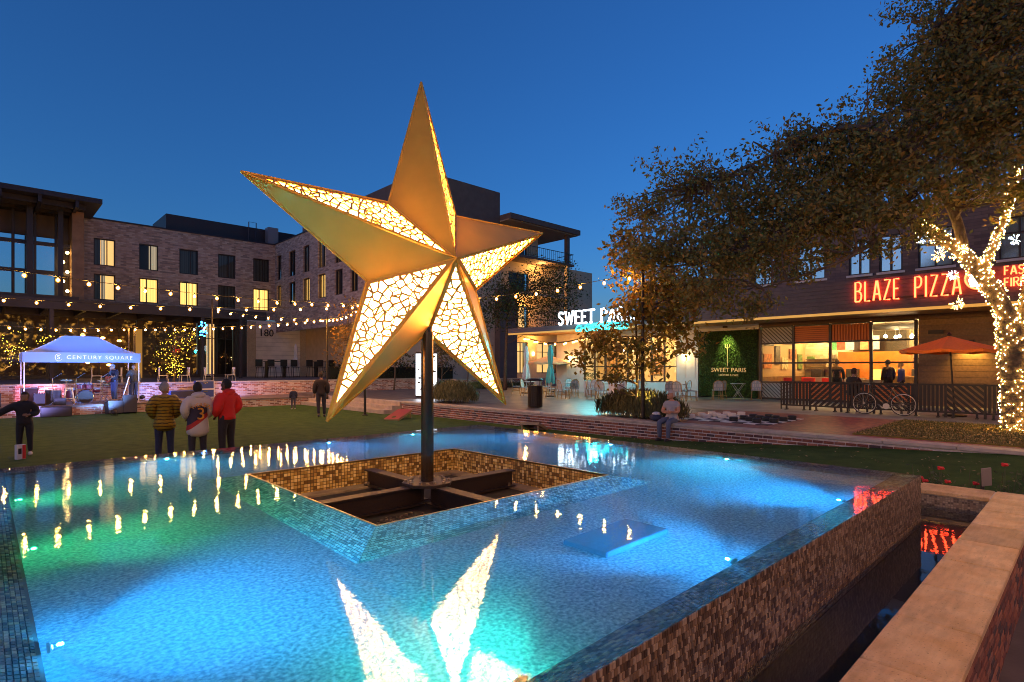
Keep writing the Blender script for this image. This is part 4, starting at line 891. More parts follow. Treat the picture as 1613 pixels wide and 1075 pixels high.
# crepe cafe front: piers, big window, living wall
for a, c in ((21.55, 23.7), (14.1, 15.3)):
    MB().box(XF - .06, XF + .2, a, c, .5, 4.06).build('white_pier', M_white, rr_, True)
    for k in range(2):
        u = a + (c - a) * (.12 + .46 * k); w = (c - a) * .34
        MB().box(XF - .075, XF - .06, u, u + w, 1.45, 3.6).build('pier_panel', M_white, rr_, True)
MB().box(XF - .08, XF + .2, 15.3, 21.55, 3.75, 4.06).build('white_band', M_white, rr_, True); MB().box(XF - .08, XF + .2, 15.3, 21.55, .5, 1.2).build('white_plinth', M_white, rr_, True)
for k in range(3): MB().box(XF - .02 + k * .004, XF + .2, 11.05, 14.09, 3.80 + k * .087, 3.88 + k * .087).build('siding_board', M_white, rr_, True)
uu = [15.3, 16.86, 18.42, 19.98, 21.55]
for a, c in zip(uu, uu[1:]): window(rr_, 'X', XF, a, c, 1.2, 3.75, 'skip', (.5,), .06, .05, M_glass, (.33,))
for o in [o for o in bpy.data.objects if o.name.startswith('room') and o.data and o.parent and o.parent.name.startswith('window') and o.data.materials and o.data.materials[0] == M_dark and o.parent.parent == rr_]: bpy.data.objects.remove(o)
cr = thing('cafe_room', 'warm cream cafe interior behind the large panes', 'room', (29, 18, .5))
MB().box(30.5, 30.7, 14.2, 23.6, .5, 4.05).build('back_wall', mat('cafe_cream', (.66, .52, .32), .8, var=.15, vscale=1.2), cr, True)
MB().box(26.6, 30.5, 14.2, 23.6, .501, .53).build('room_floor', mat('cafe_floor', (.4, .3, .2), .5), cr, True); MB().box(26.6, 30.5, 14.2, 23.6, 4.0, 4.05).build('room_ceiling', mat('cafe_ceiling', (.6, .5, .4), .8), cr, True)
MB().box(26.7, 30.5, 14.1, 14.2, .5, 4.0).build('side_wall', mat('cafe_cream', (1, 1, 1)), cr, True)
for k in range(5): MB().box(30.35, 30.48, 15 + k * 1.7, 16 + k * 1.7, 1.6, 3.4).build('wall_mirror', mat('cafe_shelf%d' % (k % 2), ((.4, .22, .1), (.75, .65, .5))[k % 2], .4, var=.4, vscale=5), cr, True)
for k in range(9): MB().ball((28 + (k % 3) * .6, 15.3 + k * .7, 3.3 - (k % 2) * .25), .07, 8, 5).build('pendant_bulb', emis('pendant', (1, .7, .35), 30), cr, True)
for u in (16, 18.5, 21): lamp('room_lamp', 'POINT', (28.2, u, 3.7), 110, (1, .60, .2), cr, .15)
gw = thing('living_wall', 'leafy green living wall panel lit from above beside the pizza shop', 'green wall', (26.4, 12.5, .5))
MB().box(XF - .03, XF + .15, 11.1, 14.05, .55, 3.79).build('panel_backing', mat('wall_moss', (.02, .035, .01), .95), gw, True)
b = MB(); r_ = random.Random(9)
for _ in range(7000):
    p = Vector((XF - .05 - r_.uniform(0, .07), r_.uniform(11.12, 14.03), r_.uniform(.57, 3.77))); n = Vector((-1, r_.uniform(-.9, .9), r_.uniform(-.9, .9))).normalized()
    u = n.orthogonal().normalized(); u.rotate(Matrix.Rotation(r_.uniform(0, 6), 3, n)); w = n.cross(u); s = r_.uniform(.025, .05); b.add([p - u * s, p - w * s * .5, p + u * s, p + w * s * .5], [(0, 1, 2, 3)])
tag(b.build('foliage', ramp_island('hedge_leaf', [(.03, .07, .01), (.045, .09, .015), (.02, .045, .008), (.06, .10, .02)], .7, spec=.2), gw, True), kind='stuff')
M_brass = mat('brass_sign', (.75, .62, .35), .35, .6)
xf(text_mb('SWEET PARIS', .30, .04), Matrix.Translation((XF - .16, 12.45, 1.86)) @ FACE_MX).build('lettering', M_brass, gw, True)
xf(text_mb('CRÊPERIE & CAFÉ', .13, .03), Matrix.Translation((XF - .16, 12.45, 1.62)) @ FACE_MX).build('lettering', M_brass, gw, True)
b = MB(); b.tube([(XF - .15, 12.5, 2.05), (XF - .15, 12.5, 2.95)], .02, 6)
b.tube([(XF - .15, 12.62, 3.12), (XF - .15, 12.6, 2.98), (XF - .15, 12.5, 2.92), (XF - .15, 12.4, 2.98), (XF - .15, 12.38, 3.12)], .02, 6); b.tube([(XF - .15, 12.5, 2.92), (XF - .15, 12.5, 3.12)], .02, 6); b.build('fork_emblem', M_brass, gw, True)
MB().box(XF - .45, XF - .35, 12.4, 12.6, 3.9, 4.0).build('picture_light', M_frame, gw, True)
lamp('wall_wash', 'SPOT', (XF - .55, 12.5, 3.95), 240, (.95, 1.0, .25), gw, .04, (XF - .05, 12.5, 2.7), 58, 1.0)
# signs
M_neonw = emis('sign_white', (.75, .9, 1.0), 4.5); M_neont = emis('sign_teal', (.02, .85, .80), 3); M_neonr = emis('sign_red', (1, .05, .015), 8.0)
LET = {  # strokes of narrow capitals, unit height
 'B': (.46, [[(0, 0), (0, 1), (.28, 1), (.4, .92), (.42, .76), (.34, .58), (.2, .54), (0, .54)], [(.2, .54), (.38, .47), (.46, .3), (.42, .1), (.3, 0), (0, 0)]]),
 'L': (.36, [[(0, 1), (0, 0), (.36, 0)]]), 'A': (.5, [[(0, 0), (.22, 1), (.28, 1), (.5, 0)], [(.09, .32), (.41, .32)]]),
 'Z': (.44, [[(.02, 1), (.44, 1), (0, 0), (.44, 0)]]), 'E': (.36, [[(.36, 1), (0, 1), (0, 0), (.36, 0)], [(0, .52), (.3, .52)]]),
 'P': (.42, [[(0, 0), (0, 1), (.28, 1), (.4, .9), (.42, .72), (.36, .56), (.24, .48), (0, .48)]]), 'I': (.06, [[(.03, 0), (.03, 1)]]),
 'F': (.36, [[(.36, 1), (0, 1), (0, 0)], [(0, .52), (.3, .52)]]), 'S': (.42, [[(.42, .86), (.32, .98), (.14, 1), (.03, .88), (.03, .7), (.14, .57), (.3, .47), (.41, .33), (.4, .12), (.28, .01), (.1, 0), (0, .14)]]),
 'T': (.44, [[(0, 1), (.44, 1)], [(.22, 1), (.22, 0)]]), 'R': (.44, [[(0, 0), (0, 1), (.28, 1), (.4, .9), (.42, .74), (.34, .57), (.22, .5), (0, .5)], [(.2, .5), (.44, 0)]]),
 'W': (.72, [[(0, 1), (.18, 0), (.36, .9), (.54, 0), (.72, 1)]]), 'D': (.46, [[(0, 0), (0, 1), (.26, 1), (.42, .82), (.46, .5), (.42, .18), (.26, 0), (0, 0)]]), "'": (.06, [[(.03, 1), (.03, .8)]])}
def strokes(parent, word, y0, z0, hgt, m, rad, x, gap=.2, name='letter', serif=False, back=None, wscale=1.0):
    y = y0
    for ch in word:
        if ch == ' ': y -= hgt * .5; continue
        w, st_ = LET[ch]; b = MB()
        for s_ in st_: b.tube([(x, y - px * hgt * wscale, z0 + pz * hgt) for px, pz in s_], rad, 6)
        if serif:
            ends = {}
            for s_ in st_:
                for e in (s_[0], s_[-1]): ends[e] = 1
            for px, pz in ends:
                if pz in (0, 1): b.tube([(x, y - (px - .10) * hgt * wscale, z0 + pz * hgt), (x, y - (px + .10) * hgt * wscale, z0 + pz * hgt)], rad * .8, 5)
        b.build(name, m, parent, True); y -= (w + gap) * hgt * wscale
    return y
sb = thing('pizza_sign', 'red neon sign reading BLAZE PIZZA on the dark fascia', 'sign', (XC - .1, 5, 4.4))
ye = strokes(sb, 'BLAZE PIZZA', 6.36, 4.47, .72, M_neonr, .03, XC - .09, .27, wscale=.60)
b = MB(); b.box(XC - .05, XC - .02, 3.2, 6.4, 4.5, 4.54); b.build('sign_rail', M_frame, sb, True)
lg = thing('logo_sign', 'round red and white illuminated flame logo sign above the fairy lights', 'sign', (XC - .1, 2.75, 4.9))
b = MB(); b.lathe([(.36, -.03), (.36, .03)], 28, (XC - .1, 2.75, 4.95), Matrix.Rotation(R(90), 3, 'Y')); b.build('disc', emis('sign_red_soft', (1, .10, .04), 1.3), lg, True)
b = MB(); b.tube([(XC - .15, 2.75 + .36 * math.cos(a * .25), 4.95 + .36 * math.sin(a * .25)) for a in range(26)], .028, 6); b.build('ring', M_neonr, lg, True)
fl = [(-.14, -.28), (.12, -.28), (.2, -.08), (.13, .06), (.16, .2), (.03, .08), (.02, .3), (-.14, .1), (-.2, -.06)]
xf(MB().prism(fl, -.02, .02), Matrix.Translation((XC - .16, 2.82, 4.95)) @ FACE_MX).build('flame', emis('sign_white_hot', (.85, .95, 1), 5), lg, True)
s2 = thing('slogan_sign', 'small two-line red neon sign cut by the right picture edge', 'sign', (XC - .1, 1.6, 4.9))
strokes(s2, 'FAST', 2.12, 4.98, .27, M_neonr, .022, XC - .09, .2); strokes(s2, "FIRE'D", 2.12, 4.6, .27, M_neonr, .022, XC - .09, .2)
ss = thing('cafe_sign', 'white lit serif sign reading SWEET PARIS on the cafe canopy', 'sign', (XC, 18, 4.4))
strokes(ss, 'SWEET PARIS', 21.35, 4.44, .68, M_neonw, .055, XC - .02, .24, serif=True, wscale=1.13)
MB().box(XC - .01, XC + .03, 15.6, 21.6, 4.40, 4.43).build('sign_rail', M_frame, ss, True)
sc2 = thing('script_sign', 'teal glowing script sign reading Crêperie & Café under the white letters', 'sign', (XC, 18, 4))
xf(text_mb('Crêperie & Café', .52, .05, .35), Matrix.Translation((XC - .12, 18.35, 4.12)) @ FACE_MX).build('lettering', M_neont, sc2, True)
lamp('sign_glow', 'POINT', (XC - .7, 18.4, 4.3), 300, (.03, .75, .85), sc2, .3)
# sconces on the white piers
for u, lab in ((22.45, 'brass wall lantern on the white pier left of the cafe window'), (14.75, 'brass wall lantern on the white pier beside the living wall')):
    t = thing('wall_lantern', lab, 'lantern', (XF - .06, u, 2.6), 0, 'lanterns on the cafe piers')
    b = MB(); b.box(-.02, 0, -.06, .06, -.25, .3); b.tube([(0, 0, .2), (-.14, 0, .28), (-.2, 0, .22)], .015, 5); b.lathe([(.05, .2), (.12, .1), (.02, .2)], 6, (-.2, 0, 0)); b.build('bracket', mat('brass_dark', (.3, .2, .08), .4, .8), t)
    b = MB(); b.lathe([(.05, -.25), (.1, .08), (.04, .1)], 6, (-.2, 0, 0)); b.build('lamp_glass', emis('sconce', (1, .62, .22), 16), t)
    lamp('sconce_light', 'POINT', (XF - .5, u, 2.6), 9, (1, .55, .16), t, .08)
wl = thing('wall_lamp', 'small downlight on the plank wall behind the orange umbrella', 'lamp', (XF - .02, 3.25, 2.9))
b = MB(); b.box(-.12, 0, -.08, .08, 0, .12); b.build('housing', M_frame, wl); lamp('wall_light', 'SPOT', (XF - .3, 3.25, 2.95), 130, (1, .55, .1), wl, .04, (XF, 3.25, 1.9), 110, .9)

# ------------------------------------------------------------------ festoon lights on posts
M_pole = mat('pole_dark', (.03, .026, .024), .4, .5); M_wire = mat('wire_black', (.015, .015, .015), .6)
M_bulb = emis('festoon_bulb', (1, .45, .09), 850)
bulb2_me = MB().ball((0, 0, -.05), .042, 8, 5, (1, 1, 1.25)).mesh('bulb'); bulb2_me.materials.append(emis('swag_bulb', (1, .42, .08), 32))
bulb_me = MB().ball((0, 0, -.05), .028, 8, 5, (1, 1, 1.25)).mesh('bulb'); bulb_me.materials.append(M_bulb)
sock_me = MB().lathe([(.02, -.012), (.024, .03), (.012, .05)], 7).mesh('socket'); sock_me.materials.append(M_wire)
def amber_halo():  # bulb globe whose own orange glow imitates a halo round the bulb
    m = bpy.data.materials.new('globe_halo'); m.use_nodes = True; nt = m.node_tree; nt.nodes.clear(); o = nt.nodes.new('ShaderNodeOutputMaterial'); t = nt.nodes.new('ShaderNodeBsdfTransparent'); t.inputs[0].default_value = (1, .9, .7, 1); e = nt.nodes.new('ShaderNodeEmission'); e.inputs[0].default_value = (1, .40, .04, 1); e.inputs[1].default_value = 1.4; x = nt.nodes.new('ShaderNodeMixShader'); x.inputs[0].default_value = .35
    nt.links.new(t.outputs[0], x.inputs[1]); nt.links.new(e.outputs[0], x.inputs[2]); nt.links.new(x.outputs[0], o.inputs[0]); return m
glob_me = MB().ball((0, 0, -.05), .058, 10, 6, (1, 1, 1.15)).mesh('glass'); glob_me.materials.append(amber_halo())
def festoon(A, B, sag, n, label, group='festoon strings over the lawn', bme=None):
    A, B = Vector(A), Vector(B); t = thing('festoon_string', label, 'string lights', A, 0, group); f = lambda s: A.lerp(B, s) - Vector((0, 0, 4 * sag * s * (1 - s))) - A
    MB().tube([f(k / 24) for k in range(25)], .009, 4).build('wire', M_wire, t)
    for k in range(n):
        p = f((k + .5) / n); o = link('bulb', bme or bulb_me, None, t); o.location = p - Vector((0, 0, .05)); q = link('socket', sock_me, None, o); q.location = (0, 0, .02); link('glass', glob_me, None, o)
def pole(loc, hgt, label, r=.055):
    t = thing('light_pole', label, 'pole', loc, 0, 'poles that carry the festoon lights')
    MB().lathe([(.13, 0), (.13, .03), (.07, .05)], 10).build('foot_plate', M_pole, t); MB().lathe([(r, .05), (r * .8, hgt), (r * .3, hgt + .05)], 10).build('shaft', M_pole, t); return t
pole((13.75, 9.03, .5), 4.25, 'slim dark light pole in front of the cafe tree'); pole((13.2, 28.0, .2), 4.4, 'slim dark light pole by the house number wall'); pole((11.6, 21.1, 0), 4.7, 'slim dark light pole hidden behind the star')
pole((5.25, 32.75, .42), 3.6, 'left of the twin light poles behind the tent'); pole((5.48, 32.75, .42), 3.6, 'right of the twin light poles behind the tent'); pole((9.2, 33.6, 1.12), 4.6, 'dark pole on the terrace left of the house number')
festoon((13.75, 9.03, 4.72), (11.6, 21.1, 4.65), .25, 15, 'festoon string from the cafe pole to behind the star')
festoon((11.6, 21.1, 4.65), (-1.6, 19.2, 4.7), .28, 19, 'upper festoon string crossing in front of the hotel windows')
festoon((11.6, 21.1, 4.6), (-1.6, 28.6, 4.7), .3, 15, 'festoon string slanting from the star towards the tent')
festoon((13.2, 28.0, 4.57), (5.3, 32.7, 3.95), .18, 21, 'low festoon string between the wall pole and the twin poles')
festoon((5.3, 32.7, 3.95), (-2.0, 31.2, 3.95), .2, 14, 'festoon string just above the tent roof')
festoon((13.2, 28.0, 4.55), (9.2, 33.6, 5.2), .15, 9, 'short festoon string in front of the house number')
festoon((11.6, 21.1, 4.65), (13.2, 28.0, 4.57), .2, 8, 'short festoon string beside the thin autumn tree')
for p, l in (((13.5, -2.6, -.5), 'added unseen light pole standing right of the viewpoint'), ((-7.0, -2.0, -.6), 'added unseen light pole standing left of the viewpoint'), ((-7.5, 12.0, 0), 'added unseen light pole on the turf far left of the basin')): pole(p, 5.2, l)  # unseen poles added to carry the extra strings
festoon((13.5, -2.6, 4.7), (-7.0, -2.0, 4.7), .25, 15, 'added unseen festoon string close behind the viewpoint'); festoon((13.5, -2.7, 4.55), (-7.0, -4.2, 4.6), .3, 14, 'second added unseen festoon string behind the viewpoint'); festoon((-7.0, -2.0, 4.6), (-7.5, 12.0, 4.6), .3, 11, 'added unseen festoon string along the left side of the basin')  # unseen strings added to light the coping, mosaic wall and lawn
for k in range(4): festoon((24.3, 24.9 - k * .15, 3.95), (24.6 + k * .6, 19.2 + .7 * k, 3.9), .45, 7, ('first', 'second', 'third', 'fourth')[k] + ' swag of warm bulbs from the corner under the cafe canopy', 'swags of bulbs under the cafe canopy', bulb2_me)

# ------------------------------------------------------------------ trees
def leaf_cloud(blobs, per, size, seed, shell=.55, clump=12, flat=.75, spread=.22):
    """leaf-shaped faces in loose clumps through the volume of several ellipsoids; returns verts, faces and clump centres"""
    rg = np.random.default_rng(seed); V = []; CC = []
    for (x, y, z, r) in blobs:
        nc = max(6, int(per * r * r / clump)); d = rg.normal(size=(nc, 3)); d /= np.linalg.norm(d, axis=1)[:, None]
        rad = r * (shell + (1 - shell) * rg.random(nc)) * (1 + .13 * rg.normal(size=nc)); c = d * rad[:, None] * np.array([1, 1, flat]) + np.array([x, y, z]); CC.append(c)
        p = (c[:, None, :] + rg.normal(size=(nc, clump, 3)) * spread * np.array([1, 1, .6])).reshape(-1, 3); n = len(p)
        a = rg.normal(size=(n, 3)); a /= np.linalg.norm(a, axis=1)[:, None]; b = rg.normal(size=(n, 3)); b -= a * (a * b).sum(1)[:, None]; b /= np.linalg.norm(b, axis=1)[:, None]
        s = size * rg.uniform(.6, 1.3, n)[:, None]; V.append(np.stack([p - a * s, p - b * s * .48 + a * s * .1, p + a * s, p + b * s * .48 + a * s * .1], 1).reshape(-1, 3))
    V = np.concatenate(V); F = np.arange(len(V)).reshape(-1, 4); return V, F, np.concatenate(CC)
def np_mesh(name, V, F, m):
    me = bpy.data.meshes.new(name); me.vertices.add(len(V)); me.vertices.foreach_set('co', V.astype(np.float32).ravel()); n = len(F)
    me.loops.add(n * 4); me.loops.foreach_set('vertex_index', F.astype(np.int32).ravel()); me.polygons.add(n); me.polygons.foreach_set('loop_start', np.arange(0, n * 4, 4, dtype=np.int32))
    me.update(calc_edges=True); me.materials.append(m); return me
def leaf_mat(name, cols):
    m = ramp_island(name, cols, .55, spec=.3)
    nt = m.node_tree; b = nt.nodes['Principled BSDF']; o = nt.nodes['Material Output']; t = nt.nodes.new('ShaderNodeBsdfTranslucent'); mx = nt.nodes.new('ShaderNodeMixShader'); mx.inputs[0].default_value = .35
    nt.links.new(b.inputs['Base Color'].links[0].from_socket, t.inputs['Color']); nt.links.new(b.outputs[0], mx.inputs[1]); nt.links.new(t.outputs[0], mx.inputs[2]); nt.links.new(mx.outputs[0], o.inputs['Surface']); return m
M_bark = mat('bark', (.07, .05, .034), .9, c2=(.14, .10, .065), vscale=9, bump=1.0, bscale=24)
def smooth_path(P, n=5):
    P = [Vector(p) for p in P]; out = []
    for i in range(len(P) - 1):
        p0, p1, p2, p3 = P[max(i - 1, 0)], P[i], P[i + 1], P[min(i + 2, len(P) - 1)]
        for k in range(n):
            t = k / n; out.append(.5 * ((2 * p1) + (p2 - p0) * t + (2 * p0 - 5 * p1 + 4 * p2 - p3) * t * t + (-p0 + 3 * p1 - 3 * p2 + p3) * t ** 3))
    out.append(P[-1]); return out
def twigs(b, centres, limbs, n, seed, r=.012):
    """thin branches from the nearest limb point to clump centres"""
    rg = random.Random(seed); pts = [q for l in limbs for q in l]
    for _ in range(n):
        c = Vector(centres[rg.randrange(len(centres))]); q = min(pts, key=lambda p: (p - c).length + rg.uniform(0, .6)); m = q.lerp(c, .5) + Vector((rg.uniform(-.25, .25), rg.uniform(-.25, .25), rg.uniform(-.1, .3)))
        b.tube(smooth_path([q, m, c], 3), [r * 2.2 * (1 - .75 * k / 6) for k in range(7)], 4, False)
ok = thing('live_oak', 'huge spreading live oak with a light-wrapped leaning trunk at the right', 'tree', (17.5, 1.33, .52))
trunk = smooth_path([(17.62, 1.30, .45), (17.55, 1.34, 1.0), (17.52, 1.36, 1.7), (17.42, 1.42, 2.5), (17.36, 1.45, 3.1)])
L1 = smooth_path([(17.40, 1.42, 2.6), (17.42, 1.5, 3.2), (17.18, 1.83, 4.0), (16.81, 2.19, 4.6), (16.38, 2.73, 5.15), (15.74, 3.48, 5.63), (15.06, 4.66, 5.58), (14.31, 5.89, 5.11), (13.44, 7.33, 4.7)])
L2 = smooth_path([(17.45, 1.4, 2.3), (17.75, 1.2, 3.3), (18.1, 1.05, 4.7), (18.43, .98, 6.25), (18.81, .88, 8.63)])
L3 = smooth_path([(16.81, 2.19, 4.6), (16.36, 2.37, 5.67), (15.9, 3.01, 7.06), (15.29, 4.03, 7.79), (14.8, 5.31, 7.57), (13.6, 7.4, 6.6)]); L4 = smooth_path([(16.36, 2.37, 5.67), (17.0, 1.99, 7.36), (17.19, 2.24, 9.17), (17.03, 2.71, 10.39)])
L5 = smooth_path([(17.18, 1.83, 4.0), (17.3, 2.6, 5.2), (17.6, 3.6, 6.6), (18.6, 3.8, 8.0)]); L6 = smooth_path([(15.74, 3.48, 5.63), (15.0, 3.5, 5.0), (14.3, 4.2, 4.4), (13.6, 5.6, 3.9)])
wr = lambda P, a, c: [a + (c - a) * k / (len(P) - 1) for k in range(len(P))]
b = MB(); b.tube(trunk, wr(trunk, .30, .24), 14); b.build('trunk', M_bark, ok, True, True)
for P, a, c in ((L1, .21, .03), (L2, .19, .06), (L3, .12, .02), (L4, .11, .03), (L5, .10, .03), (L6, .07, .02)): MB().tube(P, wr(P, a, c), 10).build('limb', M_bark, ok, True, True)
OB = [(12.96, 8.36, 6.24, 1.0), (13.74, 7.68, 6.94, 1.15), (13.06, 7.66, 5.12, 1.3), (14.34, 6.91, 6.21, 1.59), (13.2, 6.85, 4.06, 1.25), (14.06, 5.94, 4.75, 1.25), (15.19, 6.09, 6.88, 1.65), (14.74, 4.84, 5.71, 1.62), (15.66, 4.99, 7.55, 1.5), (15.61, 3.85, 6.91, 1.78), (14.65, 3.74, 5.5, .9), (16.58, 3.27, 8.25, 1.75), (15.45, 2.81, 6.02, 1.3), (17.11, 2.48, 9.39, 1.7), (16.74, 1.96, 7.13, 1.75), (17.62, 1.71, 10.19, 1.8), (16.91, 1.31, 8.14, 1.8), (16.48, 1.17, 6.14, 1.3), (17.62, 2.55, 11.04, 1.46), (17.88, .95, 10.55, 2.0), (18.79, .77, 7.81, 2.0), (13.6, 5.91, 3.5, .6), (14.6, 4.3, 4.75, .55), (15.0, 3.5, 4.75, .5), (14.2, 5.0, 4.25, .5), (15.6, 2.9, 5.0, .5), (12.62, 8.34, 5.0, .75), (17.16, 4.99, 6.89, 1.7), (18.69, 3.83, 8.2, 1.93), (19.84, 2.32, 10.0, 2.05), (16.35, 6.2, 5.74, 1.6), (15.5, 7.46, 5.45, 1.35)]
V, F, CC = leaf_cloud(OB, 1250, .062, 1, .25, 18, .70, .15)
M_oak = leaf_mat('oak_leaf', [(.15, .16, .045), (.22, .20, .06), (.12, .13, .04), (.28, .21, .06), (.18, .19, .055), (.34, .21, .055), (.20, .16, .045)])
lo = Vector(ok.location); V -= np.array([lo.x, lo.y, lo.z]); tag(link('crown', np_mesh('crown', V, F, M_oak), None, ok), kind='stuff')
b = MB(); twigs(b, CC, [L1, L2, L3, L4, L5, L6], 700, 4, .014); tag(b.build('twigs', M_bark, ok, True), kind='stuff')
# fairy lights wound round trunk and limbs
fb = MB(); rg = random.Random(12); M_fairy = emis('fairy_warm', (1, .52, .11), 32); cord = MB()
def wrap(P, ra, rc, dens, turns):
    n = int(sum((P[i + 1] - P[i]).length for i in range(len(P) - 1)) * dens); spiral = []
    for k in range(n):
        s = (k + rg.random()) / n * (len(P) - 1.001); i = int(s); p = P[i].lerp(P[i + 1], s - i); t = (P[i + 1] - P[i]).normalized(); u = t.orthogonal().normalized(); w = t.cross(u)
        a = rg.uniform(0, 6.283); r = (ra + (rc - ra) * s / len(P)) + rg.uniform(.012, .05); fb.ball(p + (u * math.cos(a) + w * math.sin(a)) * r, .0115 * rg.uniform(.8, 1.25), 5, 3)
    for k in range(int(turns * 10)):
        s = k / (turns * 10) * (len(P) - 1.001); i = int(s); p = P[i].lerp(P[i + 1], s - i); t = (P[i + 1] - P[i]).normalized(); u = t.orthogonal().normalized(); w = t.cross(u); r = (ra + (rc - ra) * s / len(P)) + .015
        spiral.append(p + (u * math.cos(k * .628) + w * math.sin(k * .628)) * r)
    cord.tube(spiral, .006, 3)
wrap(trunk, .30, .24, 160, 22); wrap(L1[:23], .21, .13, 105, 18); wrap(L2[:11], .19, .13, 105, 14)
for P in (smooth_path([(17.0, 1.9, 4.2), (16.95, 1.7, 4.8), (17.05, 1.5, 5.5), (17.2, 1.3, 6.6)]),): MB().tube(P, wr(P, .09, .05), 8).build('limb', M_bark, ok, True, True); wrap(P, .09, .05, 90, 8)
fw = thing('fairy_light_wrap', 'warm white fairy lights wound densely round the oak trunk and limbs', 'fairy lights', (17.5, 1.33, .52))
tag(fb.build('bulbs', M_fairy, fw, True), kind='stuff'); cord.build('cord', mat('cord_green', (.02, .03, .02), .7), fw, True)
def burst(c, r, m, label, n=30, up=.3):
    t = thing('light_burst', label, 'light', c, 0, 'starburst lights hung in the oak'); b = MB(); w = MB(); g_ = random.Random(int(c[0] * 100))
    for _ in range(n):
        d = Vector((g_.gauss(0, 1), g_.gauss(0, 1), g_.gauss(0, 1) - up)).normalized(); e = d * r * g_.uniform(.75, 1.05); w.tube([d * .03, e], .003, 3)
        for q in (.55, .8, 1.0): b.ball(e * q, .0055, 5, 3)
    w.build('wires', M_wire, t); tag(b.build('tips', m, t), kind='stuff')
M_fw = emis('fairy_cool', (.7, .85, 1), 9)
burst((16.9, 2.35, 3.55), .17, M_fairy, 'lower warm starburst light hanging left of the oak trunk'); burst((16.2, 2.6, 4.62), .16, M_fairy, 'upper warm starburst light under the big limb')
burst((16.75, 2.4, 4.2), .13, M_fw, 'white starburst light next to the last letter of the red sign'); burst((16.0, 2.9, 5.0), .13, M_fw, 'white starburst light highest on the left limb'); burst((17.3, 1.35, 4.95), .13, M_fw, 'white starburst light near the right picture edge'); burst((16.6, 2.2, 4.75), .12, M_fairy, 'warm starburst light beside the limb fork')
# cafe sycamore
def simple_tree(name, label, base, top, blobs, cols, per, size, seed, tr_r=.06, cat='tree', group=None, clump=8, spread=.2, stuff=True):
    t = thing(name, label, cat, base, 0, group); c = [sum(q[k] for q in blobs) / len(blobs) for k in range(3)]
    P = smooth_path([base, (base[0] + .06, base[1] - .04, (base[2] + c[2]) / 2), top]); MB().tube(P, wr(P, tr_r, tr_r * .3), 8).build('trunk', M_bark, t, True, True); V, F, CC = leaf_cloud(blobs, per, size, seed, .3, clump, .9, spread)
    b = MB(); twigs(b, CC, [P[3:]], 14 + len(blobs) * 5, seed, .009); tag(b.build('branches', M_bark, t, True), kind='stuff')
    V = V - np.array(base); tag(link('crown', np_mesh('crown', V, F, leaf_mat('leaf_' + name, cols)), None, t), kind='stuff'); return t
simple_tree('cafe_sycamore', 'slender golden-leaved sycamore in front of the cafe window', (13.99, 9.46, .5), (13.95, 9.5, 5.6), [(13.95, 9.5, 5.15, .75), (14.63, 9.0, 4.62, .9), (13.75, 9.3, 3.75, .8), (13.25, 10.2, 2.9, .4), (14.41, 8.66, 3.27, .8), (13.21, 9.8, 2.63, .65), (13.7, 9.05, 2.35, .7), (15.17, 8.48, 4.06, .8), (12.9, 10.37, 2.35, .4), (14.97, 8.26, 2.72, .45), (13.96, 9.77, 5.77, .5), (13.26, 9.61, 1.75, .4)],
            [(.26, .17, .03), (.34, .22, .04), (.17, .14, .03), (.42, .28, .06), (.12, .11, .025), (.30, .15, .03)], 900, .095, 31, .055)
simple_tree('background_oak', 'dark green oak behind the cafe canopy', (25.2, 27.2, .5), (25.4, 27.0, 7), [(24.9, 27.1, 6.7, 2.0), (27.2, 26.4, 7.6, 2.0), (25.8, 26.2, 5.8, 1.8), (24.2, 27.6, 5.5, 1.4), (27.9, 25.2, 6.0, 1.8), (28.7, 25.4, 7.7, 1.8)], [(.05, .055, .015), (.08, .08, .02), (.035, .04, .012), (.13, .10, .025)], 420, .085, 32, .14, clump=10, spread=.3)
simple_tree('autumn_sapling', 'thin autumn tree with sparse brown leaves beside the wall pole', (13.9, 27.3, .3), (13.9, 27.0, 5.3), [(13.73, 26.96, 4.6, .8), (13.97, 26.73, 3.4, .9), (13.61, 27.07, 2.5, .75), (14.19, 26.8, 5.2, .55), (13.49, 27.18, 3.6, .6)], [(.25, .13, .03), (.34, .18, .04), (.16, .10, .03)], 230, .085, 33, .05)
simple_tree('kiosk_tree', 'small leafy tree just right of the illuminated kiosk', (22.7, 28.1, .5), (22.7, 28.1, 3.8), [(22.7, 28.1, 2.9, 1.2), (23.6, 28.1, 3.2, 1.0)], [(.18, .12, .03), (.26, .16, .04), (.10, .09, .03)], 240, .09, 34, .05)
simple_tree('kiosk_tree', 'small leafy tree behind the post left of the shrubs', (21.0, 28.6, .5), (21.0, 28.6, 3.6), [(21.0, 28.5, 2.8, 1.1), (21.3, 29.3, 3.2, 1.0)], [(.18, .12, .03)] , 240, .09, 35, .05)
simple_tree('path_tree', 'leafy tree where the path leaves the plaza under the star arm', (19.7, 32.0, .5), (19.7, 32.0, 4.2), [(19.9, 32.1, 2.9, 1.3), (19.4, 32.3, 3.5, 1.3)], [(.10, .09, .03), (.15, .10, .03), (.06, .06, .02)], 230, .1, 36, .07)
tl = simple_tree('lit_tree', 'small tree strung with yellow lights on the hotel terrace', (8.1, 37.0, 1.12), (8.1, 37, 3.8), [(8.1, 37, 3.0, .9), (7.6, 37, 2.4, .7), (8.7, 37, 3.7, .7)], [(.05, .06, .02), (.08, .08, .02)], 260, .08, 37, .07)
